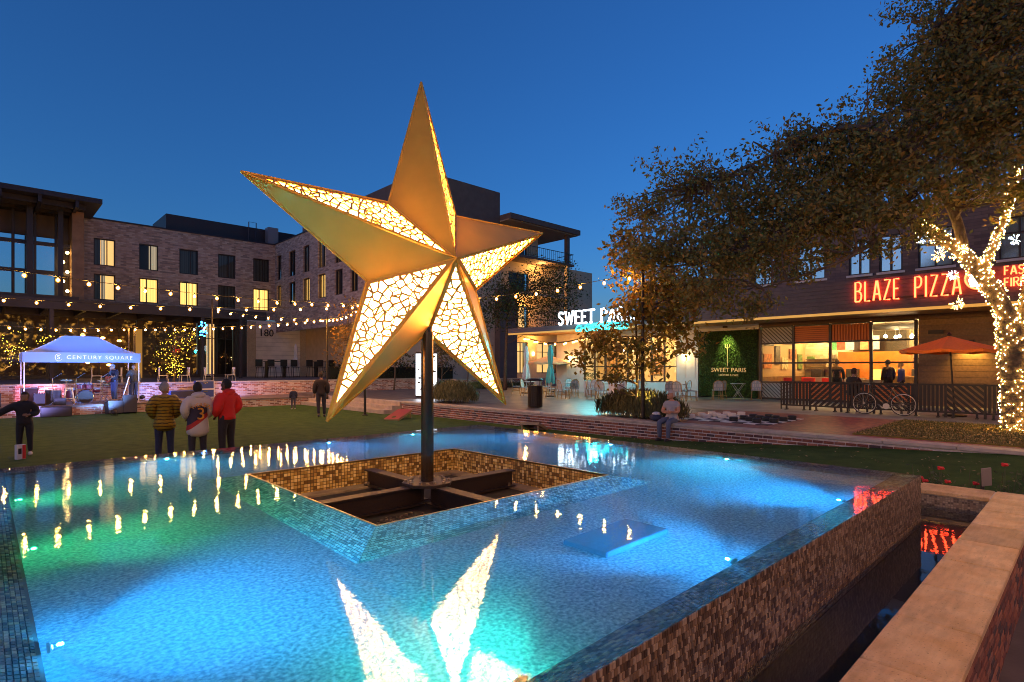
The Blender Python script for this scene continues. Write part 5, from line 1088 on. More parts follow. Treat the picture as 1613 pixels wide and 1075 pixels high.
def lights_on(name, label, blobs, n, m, r=.03, seed=3):
    g_ = random.Random(seed); b = MB(); t = thing(name, label, 'fairy lights', blobs[0][:3])
    for _ in range(n):
        x, y, z, q = blobs[g_.randrange(len(blobs))]; d = Vector((g_.gauss(0, 1), g_.gauss(0, 1) - .5, g_.gauss(0, 1))).normalized() * q * g_.uniform(.6, 1.05); b.ball(Vector((x, y, z)) + d, r * g_.uniform(.6, 1.2), 5, 3)
    tag(b.build('bulbs', m, t, True), kind='stuff')
M_fy = emis('fairy_yellow', (1, .60, .05), 2.2)
lights_on('tree_lights', 'yellow fairy lights in the small terrace tree', [(8.1, 37, 3.0, .9), (7.6, 37, 2.4, .7), (8.7, 37, 3.7, .7), (8.2, 37, 1.9, .5)], 230, M_fy, .024)
lights_on('tree_lights', 'yellow fairy lights left of the tent roof', [(.9, 38, 3.3, .8), (1.3, 38, 2.6, .6), (2.6, 38, 3.3, .5)], 110, M_fy, .024, 5)
lights_on('blue_lights', 'blue and cyan decoration lights above the lit terrace tree', [(9.5, 36.5, 4.5, .25), (9.5, 36.5, 4.0, .25)], 26, emis('blue_deco', (.02, .25, 1), 14), .045, 6)
# shrubs
def shrub(name, label, cx, cy, z, ax_, ay_, h, n, cols, seed, blade=.16, w=.012):
    t = thing(name, label, 'shrub', (cx, cy, z)); b = MB(); g_ = random.Random(seed)
    for _ in range(n):
        a = g_.uniform(0, 6.283); q = math.sqrt(g_.random()); x = q * ax_ * math.cos(a); y = q * ay_ * math.sin(a); hh = h * (1 - .45 * q ** 3) * g_.uniform(.35, 1.08); l = Vector((g_.uniform(-.5, .5), g_.uniform(-.5, .5), 1)).normalized() * blade * g_.uniform(.6, 1.3)
        u = Vector((math.cos(a + 1.5), math.sin(a + 1.5), 0)) * w; p = Vector((x, y, max(0, hh - l.z))); b.add([p - u * .5, p + l * .5 - u, p + l, p + l * .5 + u], [(0, 1, 2, 3)])
    tag(b.build('foliage', ramp_island('shrub_' + str(seed), cols, .7), t), kind='stuff'); b = MB()
    for _ in range(14): a = g_.uniform(0, 6.283); q = g_.random() * .7; b.tube([(q * ax_ * math.cos(a) * .7, q * ay_ * math.sin(a) * .7, 0), (q * ax_ * math.cos(a), q * ay_ * math.sin(a), h * .8)], .012, 4)
    b.build('stems', M_bark, t)
    return t
GS = [(.06, .075, .03), (.09, .10, .04), (.04, .05, .02), (.12, .12, .05)]
shrub('rosemary_hedge', 'rounded grey-green shrubs behind the seat wall below the star', 14.75, 19.3, .5, .9, 1.5, .95, 5200, GS, 51, .2, .02); shrub('planter_shrub', 'dense upright shrubs round the foot of the cafe sycamore', 14.45, 9.6, .5, .65, 1.6, .85, 5200, [(.07, .075, .02), (.11, .10, .03), (.045, .05, .015)], 52, .22, .018)
shrub('low_grass', 'low grassy planting in front of the planter wall', 26, 30.2, .5, 5, .6, .55, 2600, [(.10, .11, .03), (.15, .14, .04)], 53, .3, .03)
hd = thing('clipped_hedge', 'long dark clipped hedge behind the terrace wall', 'hedge', (21, 35.5, 1.1)); V, F, CC = leaf_cloud([(17.5 + k * .9, 35.5, 1.7 + .15 * (k % 2), .8) for k in range(11)], 330, .09, 54, .6, 8, .9, .15); V = V - np.array((21, 35.5, 1.1)); tag(link('foliage', np_mesh('foliage', V, F, leaf_mat('hedge_dark', [(.03, .035, .012), (.05, .05, .018)])), None, hd), kind='stuff'); MB().box(16.8, 27, 35.2, 35.8, 1.1, 2.0).build('core', mat('hedge_core', (.015, .018, .008), .95), hd, True)
ul = thing('garden_uplight', 'small yellow uplight among the shrubs under the sycamore', 'lamp', (14.15, 9.05, .5)); MB().lathe([(.05, 0), (.06, .16), (.05, .18)], 8).build('housing', M_pole, ul); MB().lathe([(.045, .181), (.02, .19)], 8).build('lens', emis('uplens', (1, .7, .1), 20), ul)
lamp('uplight_beam', 'SPOT', (14.15, 9.05, .72), 420, (1, .62, .14), ul, .03, (13.9, 9.5, 4), 95, .8)
# roses along the coping
def rose(loc, label, n, seed):
    t = thing('rose_bush', label, 'rose bush', loc, 0, 'red roses behind the trough coping'); g_ = random.Random(seed); b = MB(); s = MB(); heads = []
    for k in range(n):
        a = g_.uniform(0, 6.28); e = Vector((math.cos(a) * g_.uniform(.05, .25), math.sin(a) * g_.uniform(.05, .25), g_.uniform(.45, .80))); s.tube([(0, 0, 0), e * .55, e], .006, 4); heads.append(e)
        for _ in range(9): p = e * g_.uniform(.3, 1) + Vector((g_.gauss(0, .05), g_.gauss(0, .05), g_.gauss(0, .03))); u = Vector((g_.gauss(0, 1), g_.gauss(0, 1), g_.gauss(0, 1))).normalized(); w = u.orthogonal().normalized(); b.add([p - u * .03, p - w * .014, p + u * .03, p + w * .014], [(0, 1, 2, 3)])
    s.build('stems', mat('rose_stem', (.06, .08, .03), .7), t); tag(b.build('leaves', ramp_island('rose_leaf', [(.04, .07, .02), (.07, .09, .03)], .5), t), kind='stuff')
    for e in heads[:max(1, n // 3)]:
        q = MB()
        for k in range(7): a = k * 2.4; q.ball(e + Vector((math.cos(a) * .018, math.sin(a) * .018, .004 * k)), .022, 6, 4, (1, 1, .6))
        q.build('blossom', mat('rose_red', (.65, .02, .02), .5), t)
for p, n, lab in (((8.85, 1.62, .0), 8, 'rose bush with two red heads nearest the basin corner'), ((8.9, 1.15, .0), 9, 'rose bush with a single high red bloom left of the small sign'), ((8.85, .78, .0), 10, 'rose bush with red blooms right behind the small sign'), ((8.95, .5, .0), 9, 'rose bush with red blooms at the right picture edge'), ((8.8, 1.38, .0), 6, 'low rose bush at the coping between the taller ones')): rose(p, lab, n, int(p[1] * 100))

# ------------------------------------------------------------------ patio fence: every slat a part
M_fence = mat('fence_dark', (.014, .010, .009), .5, var=.2, vscale=6)
fy_ = [7.85, 6.88, 5.92, 4.98, 4.06, 3.15, 2.25, 1.36, .46]; XW = 20.7
for i in range(len(fy_) - 1):
    a, c = fy_[i + 1], fy_[i]; kind = 'diag' if i % 2 else 'vert'; w = c - a
    nm = ['first', 'second', 'third', 'fourth', 'fifth', 'sixth', 'seventh', 'eighth'][i]
    t = thing('fence_panel', '%s dark patio fence panel from the left, with %s slats' % (nm, 'slanting' if kind == 'diag' else 'upright'), 'fence', (XW, (a + c) / 2, .51), 0, 'fence panels round the pizza patio'); h = w / 2
    MB().box(-.03, .03, -h + .03, h - .03, .95, 1.0).build('rail', M_fence, t); MB().box(-.03, .03, -h + .03, h - .03, .14, .19).build('rail', M_fence, t)
    for s in (-1, 1): b = MB(); b.box(-.032, .032, min(s * h, s * h - s * .03), max(s * h, s * h - s * .03), .012, 1.01); b.build('post', M_fence, t)
    for s in (-.6, .6): b = MB(); b.box(-.12, .12, s * h - .03, s * h + .03, 0.003, .03); b.box(-.025, .025, s * h - .025, s * h + .025, .03, .14); b.build('foot', M_fence, t)
    if kind == 'vert':
        for k in range(8): u = -h + .05 + (w - .1) * (k + .5) / 8; MB().box(-.012, .012, u - .036, u + .036, .19, .95).build('slat', M_fence, t)
    else:
        n = 9; W, H = w - .06, .76
        for k in range(n):
            P = [Vector((0, 0)), Vector((W, 0)), Vector((W, H)), Vector((0, H))]; nn = Vector((1, -1)).normalized() if i % 4 == 3 or i == 5 else Vector((1, 1)).normalized()
            L = (W + H) / n; o = Vector((k * L - (H if nn.y < 0 else 0), 0)); q = clip(P, o, nn); q = clip(q, o + Vector((L * .60, 0)), -nn) if len(q) > 2 else []
            if len(q) < 3: continue
            m = len(q); v = [(-.012, -h + .03 + p.x, .19 + p.y) for p in q] + [(.012, -h + .03 + p.x, .19 + p.y) for p in q]
            MB().add(v, [tuple(range(m - 1, -1, -1)), tuple(range(m, 2 * m))] + [(j, (j + 1) % m, m + (j + 1) % m, m + j) for j in range(m)]).build('slat', M_fence, t)
# ------------------------------------------------------------------ umbrellas
def open_umbrella(name, label, loc, rad, hgt, fabric, lean=0.0, n=8):
    t = thing(name, label, 'umbrella', loc); MB().tube([(0, 0, 0), (lean * .2, lean, hgt)], .024, 8).build('pole', M_pole, t); MB().lathe([(.3, 0), (.3, .05), (.06, .08)], 14).build('base', M_pole, t)
    top = Vector((lean * .2, lean, hgt)); ze = hgt - rad * .33
    for k in range(n):
        a0, a1 = 2 * math.pi * k / n, 2 * math.pi * (k + 1) / n; b = MB(); rows = []
        for j in range(5):
            s = j / 4; z = hgt - rad * .33 * s ** .92; e0 = Vector((top.x + math.cos(a0) * rad * s, top.y + math.sin(a0) * rad * s, z)); e1 = Vector((top.x + math.cos(a1) * rad * s, top.y + math.sin(a1) * rad * s, z)); m = e0.lerp(e1, .5) - Vector((0, 0, .05 * s)); rows.append((e0, m, e1))
        for j in range(4):
            for q in range(2): b.add([rows[j][q], rows[j][q + 1], rows[j + 1][q + 1], rows[j + 1][q]], [(0, 3, 2, 1)])
        lo_ = rows[4]
        for q in range(2): b.add([lo_[q], lo_[q + 1], lo_[q + 1] - Vector((0, 0, .09)), lo_[q] - Vector((0, 0, .09))], [(0, 3, 2, 1)])
        b.build('canopy_panel', fabric, t); MB().tube([top - Vector((0, 0, .03)), rows[4][0] - Vector((0, 0, .02))], .01, 4).build('rib', M_pole, t)
    MB().lathe([(.05, 0), (.06, .05), (.02, .1)], 8, top).build('finial', M_pole, t); return t
def closed_umbrella(name, label, loc, hgt, fabric):
    t = thing(name, label, 'umbrella', loc); MB().tube([(0, 0, 0), (0, 0, hgt)], .025, 8).build('pole', mat('pole_pale', (.5, .45, .4), .5), t); MB().lathe([(.28, 0), (.28, .05), (.05, .08)], 14).build('base', M_pole, t)
    b = MB(); N = 24; prof = [(.03, hgt), (.10, hgt - .12), (.15, hgt - .45), (.13, hgt - .8), (.10, hgt - 1.05), (.16, hgt - 1.3), (.22, hgt - 1.75), (.20, hgt - 1.95)]; k0 = len(b.v)
    for j, (r, z) in enumerate(prof):
        for i in range(N): a = 2 * math.pi * i / N; q = r * (1 + .28 * (j / 7) * math.cos(6 * a + j * .35)); b.v.append((q * math.cos(a), q * math.sin(a), z + .06 * math.sin(5 * a) * (j == 7)))
    for j in range(len(prof) - 1):
        for i in range(N): b.f.append((j * N + i, (j + 1) * N + i, (j + 1) * N + (i + 1) % N, j * N + (i + 1) % N))
    b.build('folded_canopy', fabric, t); MB().lathe([(.11, hgt - 1.08), (.118, hgt - 1.05), (.11, hgt - 1.02)], 12).build('strap', fabric, t)
M_fo = mat('fabric_orange', (.85, .19, .015), .8, var=.06, vscale=20); M_ft = mat('fabric_teal', (.10, .50, .50), .8); M_fw2 = mat('fabric_white', (.62, .58, .55), .8); M_fp = mat('fabric_peach', (.70, .42, .22), .8)
open_umbrella('patio_umbrella', 'open orange umbrella over the pizza patio', (21.5, 3.05, .51), 1.28, 2.46, M_fo, .14)
open_umbrella('patio_umbrella', 'open peach umbrella half hidden by the white cafe pier', (25.2, 23.2, .5), 1.35, 2.25, M_fp)
closed_umbrella('folded_umbrella', 'folded teal umbrella among the cafe chairs', (21.2, 19.45, .5), 2.65, M_ft); closed_umbrella('folded_umbrella', 'folded pale umbrella left of the teal one', (22.8, 22.8, .5), 2.75, M_fw2); closed_umbrella('folded_umbrella', 'folded pale umbrella in front of the house number wall', (20.6, 50, 1.12), 3.0, M_fw2)
# ------------------------------------------------------------------ cafe chairs and tables
M_rat = mat('rattan_cane', (.40, .24, .09), .5); M_weave = brick_mat('woven_seat', [(.62, .62, .58), (.30, .42, .45), (.60, .58, .52)], (.35, .4, .42), .03, .03, ('X', 'Y'), .006, .6, .2, 0.0)
def bistro_chair():
    t = thing('bistro_chair', 'x', 'chair', (0, 0, 0), 0, 'rattan bistro chairs on the cafe patio')
    MB().bevbox((0, 0, .45), (.44, .42, .035), .015).build('seat', M_weave, t)
    b = MB(); arc = [(-.21, .2, .45), (-.22, .23, .65), (-.17, .26, .82), (0, .28, .89), (.17, .26, .82), (.22, .23, .65), (.21, .2, .45)]; P = smooth_path(arc, 3); b.tube(P, .016, 6); b.build('back_hoop', M_rat, t)
    b = MB(); n = len(P) // 2
    L = [Vector((p.x * .88, p.y - .006, .47 + (p.z - .45) * .93)) for p in P]
    for i in range(n): b.add([L[i], L[i + 1], L[len(P) - 2 - i], L[len(P) - 1 - i]], [(0, 1, 2, 3)])
    b.build('back_rest', M_weave, t)
    for sx in (-1, 1):
        MB().tube([(sx * .18, -.18, .44), (sx * .21, -.21, 0)], .015, 6).build('leg', M_rat, t); MB().tube([(sx * .18, .18, .44), (sx * .21, .24, 0)], .015, 6).build('leg', M_rat, t); MB().tube([(sx * .2, -.2, .2), (sx * .2, .22, .2)], .009, 5).build('stretcher', M_rat, t)
    return t
def bistro_table():
    t = thing('bistro_table', 'x', 'table', (0, 0, 0), 0, 'small bistro tables on the cafe patio'); MB().lathe([(.33, .72), (.34, .735), (.33, .75)], 18).build('table_top', M_ws, t)
    for s in (-1, 1): MB().tube([(-.24 * s, -.2, 0), (.24 * s, -.2, .72)], .013, 5).build('leg', M_ws, t); MB().tube([(-.24 * s, .2, 0), (.24 * s, .2, .72)], .013, 5).build('leg', M_ws, t)
    return t
def px_of(p):
    q = Vector(p) - Vector((0, 0, 2)); return 806.5 + 880.35 * q.dot(CAM_R) / q.dot(CAM_F)
ORD = 'first second third fourth fifth sixth seventh eighth ninth tenth eleventh twelfth thirteenth fourteenth fifteenth sixteenth seventeenth eighteenth nineteenth twentieth twenty-first twenty-second twenty-third twenty-fourth'.split()
CH = [(22.3, 13.3, 2.4), (22.9, 12.5, .6), (23.5, 13.2, -2.2), (22.0, 12.6, 1.6), (24.9, 12.2, 2.9), (25.5, 10.75, -1.2), (24.3, 12.0, 2.2), (21.0, 16.6, .5), (21.8, 15.6, -1.8), (20.4, 15.6, 1.9), (20.3, 18.6, .7), (21.3, 18.0, 2.6), (20.0, 17.5, 1.2), (22.2, 17.6, -1.6), (20.7, 20.7, .4), (21.9, 20.4, -2.0), (22.6, 21.6, 2.0), (21.6, 22.4, .8), (23.4, 20.2, -1.2), (22.6, 19.2, 3.0), (23.6, 15.4, 1.0), (24.2, 16.6, -2.0)]
TB = [(22.65, 12.95), (25.3, 11.5), (21.1, 15.9), (20.9, 17.9), (21.4, 21.2), (23.1, 20.9), (24.0, 15.9)]
c0 = bistro_chair(); order = sorted(CH, key=lambda c: px_of((c[0], c[1], .5)))
for i, (x, y, a) in enumerate(order): put(c0 if i == 0 else copy_tree(c0), (x, y, .513 if y < 12.2 else .501), a, ORD[i] + ' rattan bistro chair from the left on the cafe patio')
t0 = bistro_table()
for i, (x, y) in enumerate(sorted(TB, key=lambda c: px_of((c[0], c[1], .5)))): put(t0 if i == 0 else copy_tree(t0), (x, y, .513 if y < 12.2 else .501), .3 * i, ORD[i] + ' small white bistro table from the left on the cafe patio')
for p, l in (((23.4, 18.6), 'white planter box with clipped ball shrub left of the cafe window'), ((19.6, 14.2), 'pale planter box behind the sycamore shrubs')):
    t = thing('planter_box', l, 'planter', (*p, .5)); MB().bevbox((0, 0, .4), (.5, .5, .8), .02).build('box', M_white, t); V, F, CC = leaf_cloud([(0, 0, 1.0, .28)], 4500, .03, 61, .7, 8, 1, .05); tag(link('ball_shrub', np_mesh('ball', V, F, leaf_mat('ball_leaf', [(.04, .06, .015), (.06, .08, .02)])), None, t), kind='stuff')
# ------------------------------------------------------------------ litter bin, kiosk, boards, small sign
t = thing('litter_bin', 'dark bronze litter bin with a raised lid on the plaza', 'bin', (15.07, 14.6, .5))
b = MB()
for k in range(24): a = 2 * math.pi * k / 24; b.cbox((.27 * math.cos(a), .27 * math.sin(a), .41), (.015, .05, .76), a)
b.build('slats', M_pole, t); MB().lathe([(.24, .02), (.255, .06), (.255, .76), (.28, .78), (.28, .82), (.2, .83)], 20).build('body', M_pole, t); MB().lathe([(.3, 1.0), (.31, 1.03), (.24, 1.08), (.02, 1.1)], 20).build('lid', M_pole, t)
for a in (0, 1.57, 3.14, 4.71): MB().tube([(.25 * math.cos(a), .25 * math.sin(a), .82), (.25 * math.cos(a), .25 * math.sin(a), 1.01)], .015, 5).build('lid_post', M_pole, t)
t = thing('info_kiosk', 'bright white illuminated information kiosk behind the star post', 'kiosk', (15.6, 22.4, .5), R(46.46 - 90)); MB().bevbox((0, 0, 1.15), (1.05, .2, 2.2), .02).build('cabinet', M_pole, t)
MB().box(-.5, .5, -.106, -.101, .15, 2.15).build('light_panel', emis('kiosk_white', (.85, .9, 1), 2.4), t); b = MB(); g_ = random.Random(4)
for k in range(22): x, z = g_.uniform(-.45, .42), g_.uniform(.2, 2.05); b.box(x, x + g_.uniform(.03, .14), -.1085, -.1065, z, z + g_.uniform(.02, .11))
b.build('printed_map', M_wire, t)
def cornhole(loc, rz, lab):
    t = thing('cornhole_board', lab, 'game board', loc, rz, 'cornhole boards on the lawn'); M = Matrix.Rotation(R(-14), 4, 'X'); b = MB(); N = 20; hole = [(.09 * math.cos(2 * math.pi * k / N), .36 + .09 * math.sin(2 * math.pi * k / N)) for k in range(N)]
    out = []
    for hx, hy in hole:
        dx, dy = hx, hy - .36; s = min(.3 / abs(dx) if dx else 9, (.24 if dy > 0 else .96) / abs(dy) if dy else 9); out.append((dx * s, .36 + dy * s))
    vs = [(x, y, .0) for x, y in out] + [(x, y, .0) for x, y in hole]; vs = [tuple(M @ Vector(v) + Vector((0, 0, .2))) for v in vs]
    b.add(vs, [(k, (k + 1) % N, N + (k + 1) % N, N + k) for k in range(N)]); b.build('deck', mat('board_red', (.30, .035, .03), .5), t); b = MB()
    for x0, x1, y0, y1 in ((-.3, .3, -.6, -.56), (-.3, .3, .56, .6), (-.3, -.27, -.56, .56), (.27, .3, -.56, .56)): b.box(x0, x1, y0, y1, -.09, -.004, Matrix.Translation((0, 0, .2)) @ M)
    b.build('frame', mat('pine', (.45, .28, .13), .6), t)
    for s in (-1, 1): MB().tube([(s * .25, -.5, .27), (s * .25, -.55, 0)], .025, 5).build('leg', MATS['pine'], t)
cornhole((11.7, 18.7, 0), R(120), 'red cornhole board on the turf left of the star post'); cornhole((12.55, 12.2, .0), R(-60), 'pale cornhole board just beyond the far pool corner')
t = thing('garden_sign', 'small leaning sign on a dark stake among the roses', 'sign', (8.78, .98, .0)); MB().box(-.012, .012, -.018, .018, 0, .72).build('stake', M_wire, t)
b = MB(); b.box(-.008, .008, -.05, .05, -.11, .12, Matrix.Translation((-.03, -.04, .68)) @ Matrix.Rotation(R(-18), 4, 'Y') @ Matrix.Rotation(R(35), 4, 'Z')); b.build('plate', mat('sign_plate', (.28, .24, .21), .5), t)
t = thing('checker_board', 'giant black and white checkers board laid on the red paving', 'game board', (15.9, 7.15, .507))
for i in range(8):
    for j in range(8):
        b = MB(); b.box(-1.28 + i * .32 + .003, -1.28 + (i + 1) * .32 - .003, -1.28 + j * .32 + .003, -1.28 + (j + 1) * .32 - .003, 0, .012); b.build('square', mat('sq_white', (.78, .74, .70), .6) if (i + j) % 2 else mat('sq_dark', (.05, .03, .03), .6), t)
pc = MB().lathe([(.105, 0), (.115, .012), (.115, .045), (.10, .05), (.115, .058), (.115, .1), (.10, .112), (.075, .104)], 18).mesh('piece'); g_ = random.Random(8); wl_, bl_ = [], []
for i in range(8):
    for j in range(8):
        if (i + j) % 2: continue
        (wl_ if j > 4 else bl_ if j < 4 else []).append((i, j))
for nm, L_, c, side in (('white', wl_[2:11], (.70, .66, .62), 'left'), ('black', bl_[2:14], (.02, .018, .018), 'right')):
    me = pc.copy(); me.materials.append(mat('piece_' + nm, c, .45))
    for k, (i, j) in enumerate(L_): o = link('checker_piece', me, None); o.location = (15.9 - 1.28 + (i + .5) * .32, 7.15 - 1.28 + (j + .5) * .32, .5195); tag(o, '%s checkers disc, %s square from wall, %s from board left end' % (nm, ORD[i], ORD[7 - j]), 'game piece', nm + ' checkers discs')
# ------------------------------------------------------------------ bicycle
t = thing('bicycle', 'grey bicycle leaning along the patio fence', 'bicycle', (20.42, 4.66, .512), R(90))   # local x runs along the fence
M_tyre = mat('tyre', (.02, .02, .02), .7); M_rim = mat('rim_alloy', (.55, .5, .45), .3, .9); M_bf = mat('bike_frame', (.10, .09, .09), .3, .6)
for x, nm in ((-.52, 'w'), (.52, 'w')):
    w = MB(); w.tube([(x + .335 * math.cos(2 * math.pi * k / 32), 0, .35 + .335 * math.sin(2 * math.pi * k / 32)) for k in range(33)], .014, 6, False); W = w.build('wheel', M_tyre, t)
    q = MB(); q.tube([(x + .315 * math.cos(2 * math.pi * k / 32), 0, .35 + .315 * math.sin(2 * math.pi * k / 32)) for k in range(33)], .009, 5, False); q.build('rim', M_rim, W); s = MB()
    for k in range(18): a = 2 * math.pi * k / 18; s.tube([(x, .02 * (-1) ** k, .35), (x + .31 * math.cos(a), 0, .35 + .31 * math.sin(a))], .0015, 3)
    s.build('spokes', M_rim, W); MB().lathe([(.02, -.04), (.02, .04)], 8, (x, 0, .35), Matrix.Rotation(R(90), 3, 'X')).build('hub', M_rim, W)
b = MB(); bb, se, hd_, rr2, fr2 = (-.08, 0, .28), (-.24, 0, .80), (.36, 0, .82), (-.52, 0, .35), (.52, 0, .35)
for a, c in ((bb, se), (se, hd_), (bb, (.38, 0, .72)), (bb, rr2), (se, rr2)): b.tube([a, c], .015, 6)
b.build('frame', M_bf, t); MB().tube([(.34, 0, .9), (.38, 0, .72), (.44, 0, .5), fr2], .013, 6).build('fork', M_bf, t); MB().bevbox((-.27, 0, .90), (.26, .12, .05), .02).build('saddle', M_tyre, t); MB().tube([se, (-.27, 0, .88)], .012, 6).build('seat_post', M_rim, t)
MB().tube([(.42, -.22, .96), (.44, -.15, .95), (.34, -.03, .92), (.34, .03, .92), (.44, .15, .95), (.42, .22, .96)], .011, 6).build('handlebar', M_bf, t); MB().lathe([(.09, -.006), (.09, .006)], 20, (-.08, .04, .28), Matrix.Rotation(R(90), 3, 'X')).build('chainring', M_rim, t)
for s in (-1, 1): MB().tube([(-.08, .06 * s, .28), (-.08 + .12 * s, .07 * s, .22)], .008, 5).build('crank', M_rim, t)
# ------------------------------------------------------------------ tent on the stage
t = thing('canopy_tent', 'white pop-up canopy tent printed CENTURY SQUARE over the stage', 'tent', (3.23, 31.3, .42))
HX, HY = 2.01, 1.3; zv0, zv1, zp = 1.80, 2.18, 2.95; M_tent = mat('tent_fabric', (.30, .46, .70), .75, bump=.15, bscale=3); N = 10
_nt = M_tent.node_tree; _b = _nt.nodes['Principled BSDF']; _t = _nt.nodes.new('ShaderNodeBsdfTranslucent'); _t.inputs[0].default_value = (.25, .4, .8, 1); _m = _nt.nodes.new('ShaderNodeMixShader'); _m.inputs[0].default_value = .4
_nt.links.new(_b.outputs[0], _m.inputs[1]); _nt.links.new(_t.outputs[0], _m.inputs[2]); _nt.links.new(_m.outputs[0], _nt.nodes['Material Output'].inputs['Surface'])
leg = mat('leg_alu', (.75, .75, .78), .35, .5)
def roofp(u, v):   # u,v in -1..1 -> sagging hip roof with a short ridge
    x, y = u * HX, v * HY; e = max(max(0, (abs(x) - .64) / (HX - .64)), abs(y) / HY); return (x, y, zv1 + (zp - zv1) * (1 - e) ** 1.35 * (1 - .0 * e) + .02)
b = MB(); G = 28
for i in range(G + 1):
    for j in range(G + 1): b.v.append(roofp(-1 + 2 * i / G, -1 + 2 * j / G))
for i in range(G):
    for j in range(G): k = i * (G + 1) + j; b.f.append((k, k + G + 1, k + G + 2, k + 1))
b.build('roof', M_tent, t, smooth=True)
for x0, x1, y0, y1 in ((-HX, HX, -HY - .012, -HY), (-HX, HX, HY, HY + .012), (-HX - .012, -HX, -HY, HY), (HX, HX + .012, -HY, HY)): MB().box(x0, x1, y0, y1, zv0, zv1 + .03).build('valance', M_tent, t)
for sx in (-1, 1):
    for sy in (-1, 1): b = MB(); b.box(sx * (HX - .05) - .02, sx * (HX - .05) + .02, sy * (HY - .05) - .02, sy * (HY - .05) + .02, .0, zv1); b.box(sx * (HX - .05) - .07, sx * (HX - .05) + .07, sy * (HY - .05) - .07, sy * (HY - .05) + .07, 0, .012); b.build('leg', leg, t)
b = MB()
for x in (-1, 1):
    for k in range(4): u0, u1 = -HX + k * HX / 2, -HX + (k + 1) * HX / 2; b.tube([(u0, x * (HY - .05), 1.85 + .25 * (k % 2)), (u1, x * (HY - .05), 1.85 + .25 * ((k + 1) % 2))], .012, 4)
b.build('truss', leg, t)
M_print = mat('print_white', (.85, .85, .85), .7); xf(text_mb('CENTURY SQUARE', .23, .004, 0, 1.25), Matrix.Translation((.55, -HY - .016, 2.0))).build('lettering', M_print, t)
b = MB(); b.tube([(-.88 + .11 * math.cos(a * .3), -HY - .016, 2.0 + .15 * math.sin(a * .3)) for a in range(3, 20)], .012, 4); xf(text_mb('S', .24, .004), Matrix.Identity(4)); b.build('emblem', M_print, t); xf(text_mb('S', .24, .004), Matrix.Translation((-.88, -HY - .016, 2.0))).build('emblem_letter', M_print, t)
# ------------------------------------------------------------------ band gear
M_blk = mat('gear_black', (.02, .018, .022), .6, bump=.1); M_chrome = mat('chrome', (.7, .7, .72), .15, 1); M_drum = mat('drum_shell', (.12, .02, .03), .3)
def gear(name, label, cat, loc, dims, m, rz=0, tilt=0, front=None, group=None):
    t = thing(name, label, cat, loc, rz, group); Mx = Matrix.Rotation(R(tilt), 4, 'X'); MB().bevbox((0, 0, dims[2] / 2), dims, .015, Mx).build('cabinet', m, t); MB().box(-dims[0] / 2 + .03, dims[0] / 2 - .03, -dims[1] / 2 - .006, -dims[1] / 2 - .001, .04, dims[2] - .04, Mx).build('grille', front or mat('grille', (.035, .03, .035), .8), t); return t
gear('subwoofer', 'wide low black subwoofer on the turf against the stage', 'speaker', (2.22, 29.25, 0), (.98, .5, .40), M_blk); gear('stage_monitor', 'left of two black wedge monitors leaning on the stage front', 'speaker', (4.15, 29.2, 0.0), (.55, .45, .55), M_blk, .15, -10, None, 'wedge monitors'); gear('stage_monitor', 'right taller of two black wedge monitors leaning on the stage front', 'speaker', (4.72, 29.22, 0.0), (.5, .42, .78), M_blk, -.1, -12, None, 'wedge monitors')
gear('floor_speaker', 'black speaker cabinet on the stage left of the tent leg', 'speaker', (.35, 30.2, .42), (.45, .4, .55), M_blk); gear('guitar_amp', 'grey guitar amplifier behind the left tent leg', 'amplifier', (1.55, 32.3, .42), (.6, .35, .7), mat('amp_grey', (.25, .25, .3), .6)); gear('floor_speaker', 'small black speaker cabinet right of the left tent leg', 'speaker', (1.75, 30.35, .42), (.38, .36, .5), M_blk)
gear('wooden_crate', 'brown slatted wooden crate on the stage', 'crate', (2.25, 31.0, .42), (.55, .4, .62), mat('crate_brown', (.22, .12, .06), .7, var=.3, vscale=8)); gear('mixer_case', 'small dark case with white knobs near the stool', 'case', (2.4, 30.1, .42), (.4, .3, .3), M_blk)
M_bc = mat('case_blue', (.02, .05, .22), .5)
for k, l in ((0, 'lower of two stacked blue road cases with metal edges'), (1, 'upper of two stacked blue road cases with metal edges')):
    c = gear('road_case', l, 'road case', (8.5, 32.45, .42 + k * .445), (.85, .5, .44), M_bc, 0, 0, M_bc, 'blue road cases'); b = MB()
    for z in (.015, .425): b.box(-.43, .43, -.262, -.25, z - .015, z + .015)
    for x in (-.415, .415): b.box(x - .015, x + .015, -.2615, -.2505, .03, .41)
    b.build('metal_edge', leg, c); MB().box(-.1, .1, -.27, -.2635, .3, .35).build('latch', M_chrome, c)
gear('long_case', 'long low blue case on the stage left of the road cases', 'road case', (7.45, 32.4, .42), (1.1, .45, .4), M_bc)
t = thing('drum_kit', 'red drum kit with cymbals under the tent', 'drums', (3.35, 31.2, .42))
def drum(name, c, r, l, ax='X'):
    M = Matrix.Rotation(R(90), 3, 'X') if ax == 'X' else Matrix.Rotation(R(12), 3, 'X'); d = MB().lathe([(r, -l / 2), (r, l / 2)], 20, c, M).build(name, M_drum, t); MB().lathe([(r * .97, l / 2 + .002), (r * .97, l / 2 + .004)], 20, c, M).build('drum_head', mat('drum_skin', (.6, .6, .6), .5) if ax != 'X' else M_blk, d)
    for s in (-1, 1): P = [M @ Vector((r * 1.02 * math.cos(a * .3142), r * 1.02 * math.sin(a * .3142), s * l / 2)) + Vector(c) for a in range(21)]; MB().tube(P, .013, 5, False).build('hoop', M_chrome, d)
drum('kick_drum', (0, -.1, .28), .28, .38); drum('snare_drum', (.45, .1, .55), .18, .14, 'Z'); drum('rack_tom', (-.15, 0, .75), .15, .2, 'Z'); drum('rack_tom', (.16, 0, .75), .15, .2, 'Z'); drum('floor_tom', (-.5, .15, .4), .2, .4, 'Z')
